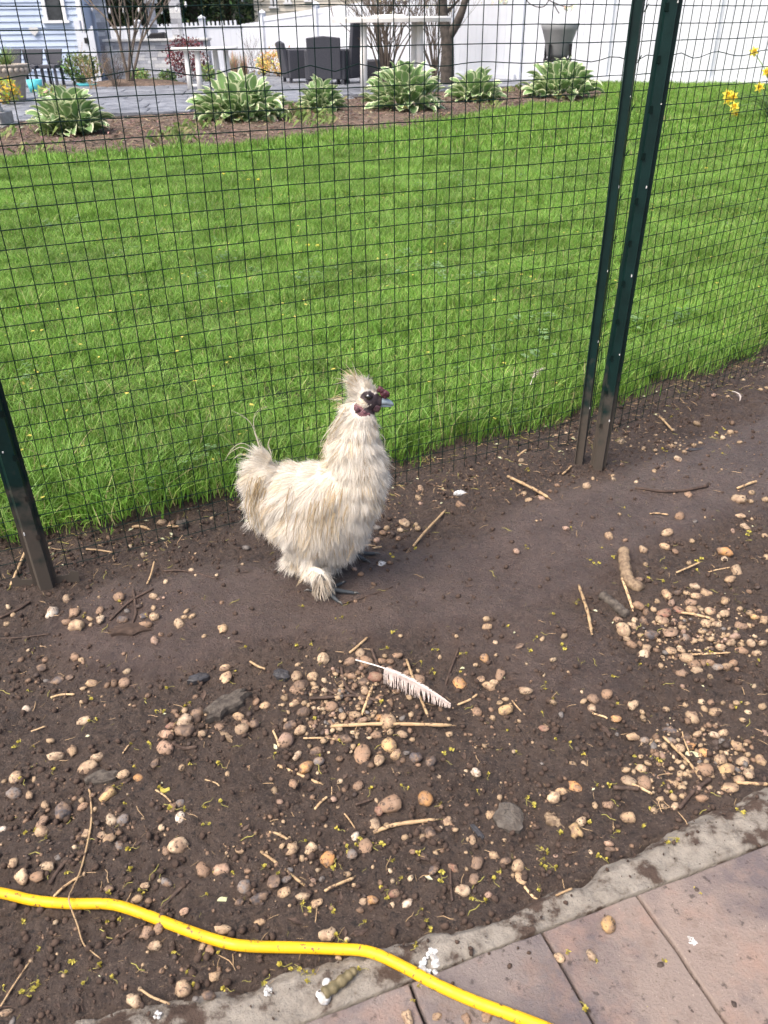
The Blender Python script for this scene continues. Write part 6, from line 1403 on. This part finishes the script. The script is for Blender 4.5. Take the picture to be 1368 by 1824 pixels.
s_ = .004 + .012 * RNG.random(k) ** 2
tag(instancer('fence_foot_litter', np.stack([x, y, stuffz(x, y) + .0015], 1), np.stack([RNG.normal(0, .2, k), RNG.normal(0, .2, k), RNG.uniform(0, 6.28, k)], 1), s_, RNG.choice(9, k), lt), 'straw bits and dead stems gathered along the foot of the mesh', 'litter')
# mud crumbs carried onto the pavers and edging
n = 3500; x = RNG.uniform(-.45, .9, n); y = RNG.uniform(.42, 1.0, n); keep = (y < conc_y(x) - .005); x, y = x[keep], y[keep]; d_ = conc_y(x) - y; keep = RNG.random(len(x)) < np.exp(-d_ * 28) + .035; x, y = x[keep], y[keep]; k = len(x); s_ = .0008 + .0032 * RNG.random(k) ** 3
tag(instancer('mud_crumbs', np.stack([x, y, 0.0165 + s_ * .2], 1), RNG.uniform(0, 6.28, (k, 3)), s_, RNG.integers(0, 5, k), cm), 'dark mud crumbs dropped on the pavers and concrete edging', 'mud crumbs')

# ------------------------------------------------------------------ straws, sticks, bark
def lay(pxs, lift=.0):
    out = []
    for x, y in pxs:
        g_ = G(x, y, .008); out.append(Vector((g_.x, g_.y, onsoil(g_.x, g_.y) + lift)))
    return out
def stalk(pxs, rpx, mat, name, label, cat, group, n=8, lift=1.0, split=False):
    P = lay(pxs); m_ = ppm(pxs[0][0], pxs[0][1], P[0].y); r_ = rpx / m_
    zt_ = max(p.z for p in P); P = [Vector((p.x, p.y, p.z * .35 + zt_ * .65 + r_ * lift)) for p in P] if len(P) == 2 else [p + Vector((0, 0, r_ * lift)) for p in P]
    if len(P) == 2: mid = P[0].lerp(P[1], random.uniform(.35, .65)) + Vector((random.uniform(-1, 1), random.uniform(-1, 1), .3)) * r_ * 1.5; P = [P[0], mid, P[1]]
    Q = catmull(P, 7); k = len(Q); rs = [r_ * (1 + .12 * math.sin(i * 2.1)) * (.8 if i in (0, k - 1) else 1) for i in range(k)]
    b = MB(); b.tube(Q, rs, n)
    if split:
        for j in range(3): e = Q[-1] + (Q[-1] - Q[-2]).normalized() * r_ * random.uniform(1, 3) + Vector((random.uniform(-1, 1), random.uniform(-1, 1), 0)) * r_; b.tube([Q[-2], e], [r_ * .5, r_ * .2], 4)
    return tag(b.obj(name, mat, None, True), label, cat, group)
ST = [((591, 1301), (804, 1296), 4.2, 'long pale straw lying level below the white feather'), ((665, 1482), (775, 1458), 4.6, 'thick pale straw piece in the middle of the soil'), ((724, 1179), (763, 1283), 3.0, 'straw leaning across the white feather'), ((665, 1228), (646, 1276), 3.2, 'short straw left of the white feather'), ((623, 1171), (655, 1144), 3, 'brown straw bit above the pebble heap by the rooster'),
      ((495, 1364), (568, 1396), 3.4, 'slanting straw below the orange egg shaped pebble'), ((541, 1322), (598, 1322), 2.2, 'thin straw left of the long level straw'), ((487, 1309), (498, 1337), 2.4, 'tiny upright straw left of the middle heap'), ((447, 1192), (474, 1203), 2.8, 'frayed straw piece left of the middle heap'), ((815, 1255), (850, 1237), 2.6, 'straw right of the white feather tip'), ((561, 1446), (583, 1423), 3, 'short brownish straw in the lower middle soil'),
      ((480, 1485), (516, 1500), 3.2, 'pale straw stub above the slanting straw'), ((464, 1516), (540, 1575), 3.2, 'slanting pale straw just above the hose'), ((578, 1587), (630, 1562), 3.4, 'peeling brown straw above the hose'), ((1030, 1050), (1053, 1132), 3.6, 'upright cream straw on the smooth soil'), ((1107, 1034), (1127, 1089), 3.2, 'brown straw beside the peeled branch piece'), ((1208, 1092), (1267, 1102), 3, 'pale straw crossing the upper right heap'),
      ((1222, 1164), (1301, 1162), 2.4, 'thin straw lying over the upper right pebbles'), ((1181, 1310), (1248, 1385), 3.2, 'split pale straw across the lower right heap'), ((1312, 1392), (1368, 1394), 4, 'thick straw at the right edge by the edging'), ((1117, 1394), (1162, 1414), 3, 'straw on the lower right pebbles, left end'), ((1055, 1272), (1082, 1281), 2.4, 'pale straw chip at centre right'), ((912, 1248), (936, 1274), 1.8, 'thin straw beside the yellow stone'), ((934, 1576), (966, 1602), 3, 'flat straw under the two stacked pebbles'),
      ((989, 1601), (1018, 1588), 2.6, 'short straw beside the concrete edging'), ((903, 859), (975, 900), 3.4, 'long straw lying under the mesh left of the twin posts'), ((937, 806), (922, 817), 2.6, 'short pinkish straw under the mesh'), ((1155, 927), (1188, 928), 2, 'thin level straw on the right trodden soil'), ((1310, 881), (1345, 868), 3, 'brown straw at the far right edge'), ((1204, 1023), (1246, 1006), 2.2, 'thin straw right of the peeled branch'), ((1174, 745), (1198, 770), 2.4, 'straw under the mesh right of the posts'),
      ((1001, 847), (1018, 830), 2.2, 'pale straw at the foot of the left twin post'), ((235, 938), (262, 939), 3.8, 'fat pale straw under the left mesh'), ((298, 936), (326, 936), 3.2, 'straw right of the grey lump under the mesh'), ((153, 977), (200, 982), 2, 'white thin straw right of the left post'), ((276, 1006), (264, 1050), 2, 'upright thin straw in front of the left mesh'), ((20, 1044), (49, 975), 3.2, 'straw leaning behind the left post'), ((633, 972), (669, 975), 2.4, 'straw behind the rooster'),
      ((663, 983), (680, 978), 2.4, 'very short straw behind the far foot of the rooster'), ((736, 975), (794, 910), 3, 'brown straw slanting up towards the mesh'), ((279, 1415), (306, 1435), 2.2, 'pale straw at the left above the hose'), ((366, 1395), (392, 1405), 1.8, 'thin straw in the open left soil'), ((90, 1242), (133, 1237), 2.6, 'flat woody straw in the left soil'), ((220, 1348), (232, 1331), 1.8, 'tiny brown straw in the left soil'), ((96, 1599), (140, 1564), 3.2, 'brown straw tucked behind the hose'),
      ((0, 1792), (52, 1715), 2, 'long thin stem in the lower left corner'), ((250, 1764), (304, 1794), 2.8, 'straw below the hose by the cream pebble'), ((55, 1302), (80, 1292), 2, 'thin grey straw in the left soil'), ((613, 1446), (632, 1472), 1.8, 'curved thin stem in the middle soil'), ((1262, 1020), (1300, 1012), 1.6, 'hair thin straw at the far right'), ((1216, 1300), (1230, 1342), 1.6, 'thin stem by the pointed stone')]
for p_, q_, r_, lb in ST: stalk([p_, q_], r_ * .8, MT['straw'], 'straw', lb, 'straw', 'loose straws on the soil', 7, .9, r_ > 3)
SK = [([(89, 1577), (134, 1525)], 4.2, 'thick charred stick left above the hose'), ([(284, 1622), (312, 1598), (340, 1579)], 4, 'dark knobbly stick touching the hose'), ([(192, 1685), (230, 1660), (262, 1643)], 2.6, 'dark stick emerging below the hose'), ([(551, 1251), (600, 1250), (635, 1246), (675, 1256)], 3.6, 'dark curved twig in the middle heap'), ([(608, 1191), (612, 1215), (622, 1235), (640, 1247)], 3.4, 'dark bent twig left of the feather'),
      ([(662, 1161), (670, 1180), (679, 1204)], 3.2, 'dark twig above the feather quill'), ([(571, 1224), (590, 1238), (615, 1248)], 3, 'dark twig branching at the left of the heap'), ([(817, 1157), (800, 1198), (783, 1251)], 2.4, 'thin grey twig right of the feather'), ([(633, 1433), (665, 1424)], 2.8, 'short dark twig left of the flat brown stone'), ([(1210, 1439), (1235, 1408), (1267, 1385)], 4.6, 'thick dark stick at the lower right by the edging'),
      ([(1092, 1403), (1137, 1405)], 5, 'stubby dark stick left of the lower right straw'), ([(1129, 881), (1150, 884), (1174, 887), (1215, 886), (1259, 876)], 3, 'long wavy dark twig on the trodden soil'), ([(198, 1114), (235, 1082), (276, 1062)], 2.8, 'long twig crossing another below the left mesh'), ([(237, 1124), (244, 1100), (240, 1062)], 3, 'upright forked twig below the left mesh'), ([(0, 1104), (30, 1088), (54, 1072)], 2.8, 'twig at the left edge below the post'),
      ([(309, 1337), (330, 1338), (353, 1337)], 4, 'stubby dark stick below the bark chunk'), ([(290, 1020), (330, 1026), (390, 1046)], 2.2, 'thin brown twig behind the rooster tail'), ([(605, 1087), (640, 1076), (700, 1052)], 1.4, 'thin root in front of the rooster'), ([(0, 1138), (40, 1134), (90, 1132)], 1.6, 'thin root on the soil at the left'), ([(802, 1543), (806, 1602)], 2.6, 'dark upright twig near the edging')]
for p_, r_, lb in SK: stalk(p_, r_ * .85, MT['twig'], 'twig', lb, 'twig', 'dark twigs on the soil', 8, .8)
stalk([(1108, 992), (1113, 1020), (1122, 1038), (1142, 1052)], 10, MT['peel'], 'peeled_branch', 'pale peeled piece of branch at the right', 'branch', None, 12, .5)
stalk([(1070, 1060), (1095, 1075), (1117, 1096)], 9, MT['bark'], 'rotten_branch', 'black rotten piece of branch by the right heap', 'branch', None, 10, .35)
# dry tendril over the hose
tp = [(160, 1412), (163, 1424), (165, 1474), (148, 1548), (133, 1590), (129, 1612), (131, 1630), (141, 1656), (148, 1680), (164, 1697), (182, 1711)]
T_ = lay(tp, .002)
for i, q in enumerate(tp):
    d_ = min((Vector((p.x, p.y, 0)) - Vector((T_[i].x, T_[i].y, 0))).length for p in P)
    if d_ < .016: T_[i].z += .0185
    elif d_ < .03: T_[i].z += .009
b = MB(); C_ = catmull(T_, 6); b.tube(C_, [.0016 - .0009 * i / len(C_) for i in range(len(C_))], 5); tag(b.obj('dry_tendril', MT['straw'], None, True), 'long dry tendril curling down over the yellow hose', 'tendril')
def chunk(cx_, cy_, w_, l_, ang, mat, name, label, cat, th=.25, seed=0, jag=.25):
    g_ = G(cx_, cy_, .006); m_ = ppm(cx_, cy_, g_.y); r = random.Random(seed); a_, b_ = l_ / 2 / m_, w_ / 2 / m_; n = 18; b = MB(); vs = []
    ring = [(1 + r.uniform(-jag, jag)) for _ in range(n)]; z = onsoil(g_.x, g_.y); T = th * b_ * 2
    for k, zz in ((1.0, -.004), (1.0, T * .55), (.82, T * .9), (.4, T * 1.05)):
        for j in range(n):
            q = 2 * math.pi * j / n; x = a_ * k * ring[j] * math.cos(q); y = b_ * k * ring[j] * math.sin(q); ca, sa = math.cos(ang), math.sin(ang)
            vs.append((g_.x + x * ca - y * sa, g_.y + (x * sa + y * ca), z + zz + (r.uniform(-.12, .12) * T if zz > 0 else 0)))
    fs = [(i * n + j, i * n + (j + 1) % n, (i + 1) * n + (j + 1) % n, (i + 1) * n + j) for i in range(3) for j in range(n)] + [tuple(3 * n + j for j in range(n))]
    b.add(vs, fs); return tag(b.obj(name, mat, None, False), label, cat)
chunk(405, 1270, 40, 88, .75, MT['bark'], 'bark_chunk', 'large weathered grey bark chunk left of the middle heap', 'bark', .35, 1)
chunk(183, 1394, 26, 54, .25, MT['bark'], 'bark_chunk', 'long grey bark piece in the left soil', 'bark', .35, 2)
chunk(356, 1221, 20, 38, .3, MT['slate'], 'slate_chip', 'flat dark slate chip left of the bark chunk', 'slate', .3, 3, .15)
chunk(503, 1213, 24, 32, -.2, MT['slate'], 'slate_chip', 'pointed dark slate chip left of the middle heap', 'slate', .3, 4, .2)
chunk(908, 1455, 62, 52, 0.3, MT['lump'], 'concrete_chunk', 'flat grey lump of concrete in the soil near the edging', 'concrete lump', .16, 5, .14)
chunk(1240, 805, 8, 34, .1, MT['slate'], 'slate_chip', 'thin dark sliver on the trodden soil at the right', 'slate', .3, 6)
chunk(403, 1318, 12, 34, -.6, MT['peel'], 'wood_chip', 'reddish wood chip below the bark chunk', 'wood chip', .4, 7)
chunk(986, 1457, 24, 40, -1.0, MT['peel'], 'wood_chip', 'large pinkish flat chip right of the concrete lump', 'wood chip', .35, 8, .3)
chunk(641, 1659, 12, 34, .3, MT['twig'], 'dead_leaf', 'crumpled brown leaf beside the hose bend', 'dead leaf', .3, 9, .3)
chunk(1008, 1512, 8, 26, -.3, MT['twig'], 'dead_leaf', 'brown leaf scrap near the edging', 'dead leaf', .3, 10, .3)
chunk(1078, 1298, 10, 30, -1.2, MT['twig'], 'dead_leaf', 'brown leaf scrap in the centre right soil', 'dead leaf', .3, 11, .3)
chunk(850, 1475, 12, 36, -1.0, MT['slate'], 'slate_chip', 'dark curled chip left of the concrete lump', 'slate', .3, 12, .2)
chunk(325, 988 - 52, 18, 22, 0, MT['bark'], 'grey_lump', 'grey lump under the mesh at the left', 'lump', .6, 13, .3)
chunk(235, 1135, 30, 70, .1, MT['clod'], 'soil_lump', 'dark crumbly soil lump below the left mesh', 'soil lump', .3, 14, .3)
chunk(820, 880, 16, 18, 0, MT['dropping_white'], 'white_flake', 'grey white flake under the mesh right of the rooster', 'flake', .3, 15, .35)
chunk(1235, 1341, 13, 27, -.25, MT['leafbit'], 'pale_leaf', 'pale cream leaf lying on the lower right heap', 'leaf', .08, 16, .08)
chunk(292, 1411, 12, 22, .1, MT['blossom'], 'yellow_leaf', 'olive yellow leaf in the left soil', 'leaf', .12, 17, .1)
chunk(397, 1612, 16, 20, .4, MT['leafbit'], 'pale_petal', 'pale green petal above the hose', 'petal', .1, 18, .3)
chunk(1147, 1798, 20, 26, .2, MT['blossom'], 'yellow_blossom_cluster', 'crushed yellow blossom lying on the middle paver', 'blossom', .2, 19, .5)
# droppings
def splat(cx_, cy_, r_, label, seed, sq=1.0):
    g_ = G(cx_, cy_, .014); m_ = ppm(cx_, cy_, g_.y); r = random.Random(seed); b = MB(); z0_ = onsoil(g_.x, g_.y) + .0024
    for k in range(26):
        a_ = r.uniform(0, 6.28); q = math.sqrt(r.random()) * .8; x, y = g_.x + math.cos(a_) * q * r_ / m_, g_.y + math.sin(a_) * q * r_ / m_ * sq * 1.2; s_ = r.uniform(.12, .42) * r_ / m_; n = 9
        vs = [(x, y, z0_ + .0012)] + [(x + s_ * math.cos(t * 6.283 / n) * r.uniform(.6, 1.2), y + s_ * math.sin(t * 6.283 / n) * r.uniform(.6, 1.2), z0_ - .0004 + .0002 * k / 26) for t in range(n)] ; vs = [(p[0], p[1], p[2] + k * .00003) for p in vs]
        b.add(vs, [(0, 1 + t, 1 + (t + 1) % n) for t in range(n)])
    return tag(b.obj('bird_dropping', MT['dropping_white']), label, 'dropping')
splat(766, 1715, 19, 'bright white bird dropping beside the hose on the edging', 1, 1.5)
splat(1232, 1677, 9, 'small white and grey bird dropping on the large right paver', 2)
splat(477, 1766, 9, 'faint white bird dropping on the left of the edging', 3)
splat(281, 1809, 7, 'white bird dropping at the bottom edge of the soil', 4)
splat(680, 1008, 8, 'faint pale dropping on the soil right of the rooster', 5)
b = MB(); Q = lay([(577, 1782), (600, 1766), (622, 1748), (634, 1738)], .008); m_ = ppm(600, 1766, Q[0].y); C_ = catmull(Q, 6); b.tube(C_, [10.5 / m_ * (1 - .35 * (i / (len(C_) - 1)) ** 2) * (1 + .15 * math.sin(i * 1.7)) for i in range(len(C_))], 10)
dr = tag(b.obj('olive_dropping', MT['dropping'], None, True), 'olive brown dropping with white caps on the edging', 'dropping')
for x, y, r_ in ((578, 1778, 12), (582, 1750, 9), (570, 1770, 8)):
    g_ = G(x, y, .016); b = MB(); b.lathe((g_.x, g_.y, .0135), [(r_ / m_ * .9, 0), (r_ / m_, r_ / m_ * .4), (r_ / m_ * .7, r_ / m_ * .95), (r_ / m_ * .1, r_ / m_ * 1.15)], 12); o = b.obj('white_cap', MT['dropping_white'], dr, True)

# feathers
def feather(q0, q1, bend, wtop, wbot, name, label, nb=90, gap=.25, lift=.02, seed=1, lo=.3):
    r = random.Random(seed); a_, e_ = lay([q0, q1], lift); d = e_ - a_; L_ = d.length; t_ = d.normalized(); s_ = Vector((0, 0, 1)).cross(t_).normalized()
    root = thing(name, a_, label, 'feather'); P_ = [a_ + t_ * L_ * u_ + s_ * bend * L_ * math.sin(u_ * math.pi) + Vector((0, 0, .006 * math.sin(u_ * math.pi))) for u_ in [k / 14 for k in range(15)]]
    b = MB(); b.tube(P_, [.0013 * (1 - .8 * k / 14) for k in range(15)], 6); keepw(b.obj('quill', MT['quill'], None, True), root)
    b = MB()
    for sd_, wv in ((1, wtop), (-1, wbot)):
        for k in range(nb):
            u_ = lo + (1 - lo) * k / nb; 
            if r.random() < gap * .35: continue
            f = u_ * 14; i = min(13, int(f)); p_ = P_[i].lerp(P_[i + 1], f - i); ln = wv * L_ * (math.sin(min(1, (1.04 - u_) * 1.6) * 1.5) ** .7) * r.uniform(.8, 1.1); dv = (s_ * sd_ + t_ * r.uniform(.45, .75)).normalized(); w_ = t_ * L_ * .0105
            m1 = p_ + dv * ln * .5 + Vector((0, 0, .001)) + t_ * r.uniform(-.0008, .0008); e1 = p_ + dv * ln + Vector((0, 0, -.002)) + t_ * r.uniform(-.002, .002)
            b.add([p_ - w_ / 2, p_ + w_ / 2, m1 - w_ * .4, m1 + w_ * .4, e1 - w_ * .1, e1 + w_ * .1], [(0, 1, 3, 2), (2, 3, 5, 4)])
    for sd_, wv in ((1, wtop), (-1, wbot)):
        st_ = []; 
        for k in range(30):
            u_ = lo + (1 - lo) * k / 30; f = u_ * 14; i = min(13, int(f)); p_ = P_[i].lerp(P_[i + 1], f - i); ln = wv * L_ * (math.sin(min(1, (1.04 - u_) * 1.6) * 1.5) ** .7) * r.uniform(.16, .34)
            st_ += [p_ - Vector((0, 0, .0004)), p_ + (s_ * sd_ + t_ * .6).normalized() * ln - Vector((0, 0, .0008))]
        b.add(st_, [(2 * k, 2 * k + 1, 2 * k + 3, 2 * k + 2) for k in range(29)])
    keepw(b.obj('vane', MT['feather'], None), root)
feather((634, 1196), (802, 1268), .04, .045, .20, 'long_feather', 'long white wing feather lying on the middle pebble heap', 120, .45, .021)
feather((942, 718), (968, 685), .05, .12, .12, 'small_feather', 'small white feather caught in the lawn beyond the mesh', 26, .3, .055, 2)
feather((1303, 702), (1316, 722), .1, .16, .12, 'small_feather', 'small white feather under the mesh at the right', 24, .3, .01, 3)

# fallen yellow blossoms: heads on thin stems
def blossom_mesh(seed):
    r = random.Random(seed); b = MB(); b.mi = 0; n = r.choice((1, 1, 2)); 
    e = Vector((1, 0, .06)); P_ = [Vector((0, 0, .12)), Vector((.35, r.uniform(-.25, .25), .18)), Vector((.7, r.uniform(-.25, .25), .1)), e]; b.mi = 1; b.tube(catmull(P_, 3), .028, 4)
    if n == 2: b.tube(catmull([P_[1], Vector((.6, .5, .1)), Vector((.9, .65, .08))], 3), .022, 4)
    b.mi = 0
    for hx, hy in ((0, 0),) + (((.9, .65),) if n == 2 else ()):
        for k in range(13):
            a_ = r.uniform(0, 6.28); t = r.uniform(.1, 1); d = Vector((math.cos(a_) * t, math.sin(a_) * t, r.uniform(.0, .8))).normalized(); c = Vector((hx, hy, .14)); u_ = d.orthogonal().normalized() * .13; L_ = r.uniform(.26, .44)
            b.add([c, c + d * L_ * .6 + u_, c + d * L_, c + d * L_ * .6 - u_], [(0, 1, 2, 3)])
    return b.mesh('fallen_blossom', [MT['blossom'], MT['stem_y']])
BM_ = [blossom_mesh(s) for s in range(8)]
BT = "285,1409 300,1240 262,1110 215,1085 60,1330 25,1335 295,1278 268,1335 235,1332 240,1373 95,1373 163,1250 50,1232 155,1105 205,1412 120,1560 235,1555 250,1590 395,1440 365,1445 330,1450 375,1478 225,1440 85,1500 195,1595 255,1595 305,1450 120,1737 68,1752 60,1762 50,1775 128,1715 180,1722 200,1745 150,1752 190,1640 70,1690 40,1640 215,1640 310,1700 335,1735 345,1755 390,1700 400,1770 5,1755 65,1480 430,1475 385,1560 415,1560 370,1600 470,1550 495,1560 595,1545 620,1520 635,1505 700,1530 745,1525 690,1600 680,1580 715,1565 750,1620 760,1640 785,1575 840,1600 865,1605 890,1550 880,1565 650,1640 595,1625 540,1615 600,1670 740,1690 750,1740 640,1735 500,1720 470,1760 545,1740 535,1735 560,1740 735,1790 745,1765 1000,1480 1050,1465 965,1510 975,1515 970,1530 990,1545 960,1585 1065,1525 1080,1530 1100,1480 1145,1470 1160,1440 1205,1505 1310,1450 1320,1455 1085,1400 1040,1345 1015,1330 990,1315 1065,1395 1130,1345 1170,1355 1175,1360 1180,1400 1195,1410 1320,1250 1260,1185 1145,1155 1155,1080 970,1225 985,1250 965,1270 945,1165 985,1100 955,1140 905,1120 1005,1160 1030,1070 1050,1010 1090,1005 1070,990 1180,1040 1015,955 1110,920 1055,1015 935,985 1155,1030 1185,1020 1240,1020 1310,1260 1090,1210 700,1135 780,1160 830,1170 820,1195 750,1180 690,1160 640,1330 605,1325 570,1350 790,1345 715,1405 785,1430 765,1360 660,1410 920,1340 905,1300 740,980 700,1000 610,1110 530,1160 555,1160 510,1220 490,1350 560,1290 680,1260 770,1190 1290,770 1275,775 1195,745 1340,645 1110,830 1285,815 910,880 940,840 1180,800 620,1085 540,1095 440,1170 420,1210 390,1365 340,1370 340,1260 160,1290 40,1395 20,1460 150,1440 310,1520 230,1520 150,1620 1240,1000 1330,960 1350,1180 1265,1165 1140,1180 1100,1255 870,1380 850,1410 940,1420 1245,1600 1010,1705 1060,1720 1180,1720 1040,1805 545,1500 600,1480 660,1500"
ENT_ = [tuple(map(float, q.split(','))) for q in BT.split()]
blos = defaultdict(list)
for i, (x, y) in enumerate(ENT_):
    g_ = G(x, y, .006); o = link('fallen_blossom', BM_[i % 8]); s_ = random.uniform(.008, .0145); o.location = (g_.x, g_.y, onsoil(g_.x, g_.y) + .0005); o.rotation_euler = (random.uniform(-.1, .1), random.uniform(-.1, .1), random.uniform(0, 6.28)); o.scale = (s_, s_, s_)
    if g_.y < conc_y(g_.x) - .005: lm = min([((960, 1590), 'on the middle of the edging'), ((1300, 1450), 'on the upper right of the edging'), ((640, 1735), 'on the edging left of the white dropping'), ((470, 1770), 'on the lower left of the edging'), ((1040, 1720), 'on the pinkish middle paver'), ((1200, 1700), 'on the large right paver'), ((760, 1770), 'beside the hose on the left paver')], key=lambda q: (q[0][0] - x) ** 2 + (q[0][1] - y) ** 2)[1]
    else: lm = min(LMK, key=lambda q: (q[0][0] - x) ** 2 + ((q[0][1] - y) * 1.2) ** 2)[1]
    blos[lm].append((x, o))
ORD = ('second', 'third', 'fourth', 'fifth', 'sixth', 'seventh', 'eighth', 'ninth', 'tenth', 'eleventh', 'twelfth', 'thirteenth')
def ordered(lst, base_, cat, grp):
    lst.sort(key=lambda q: q[0]); n_ = len(lst)
    for k_, (_, o_) in enumerate(lst):
        pos = '' if n_ == 1 else (', leftmost' if k_ == 0 else (', rightmost' if k_ == n_ - 1 else ', %s from left' % ORD[k_ - 1]))
        tag(o_, base_ + pos, cat, grp)
for lm, L_ in blos.items(): ordered(L_, 'yellow fallen blossom ' + lm, 'blossom', 'fallen yellow blossoms')
ordered([(o_.data.vertices[0].co.x, o_) for o_ in COL.objects if o_.name.startswith('dandelion')], 'yellow dandelion flower open in the mown lawn', 'dandelion', 'dandelions in the lawn')
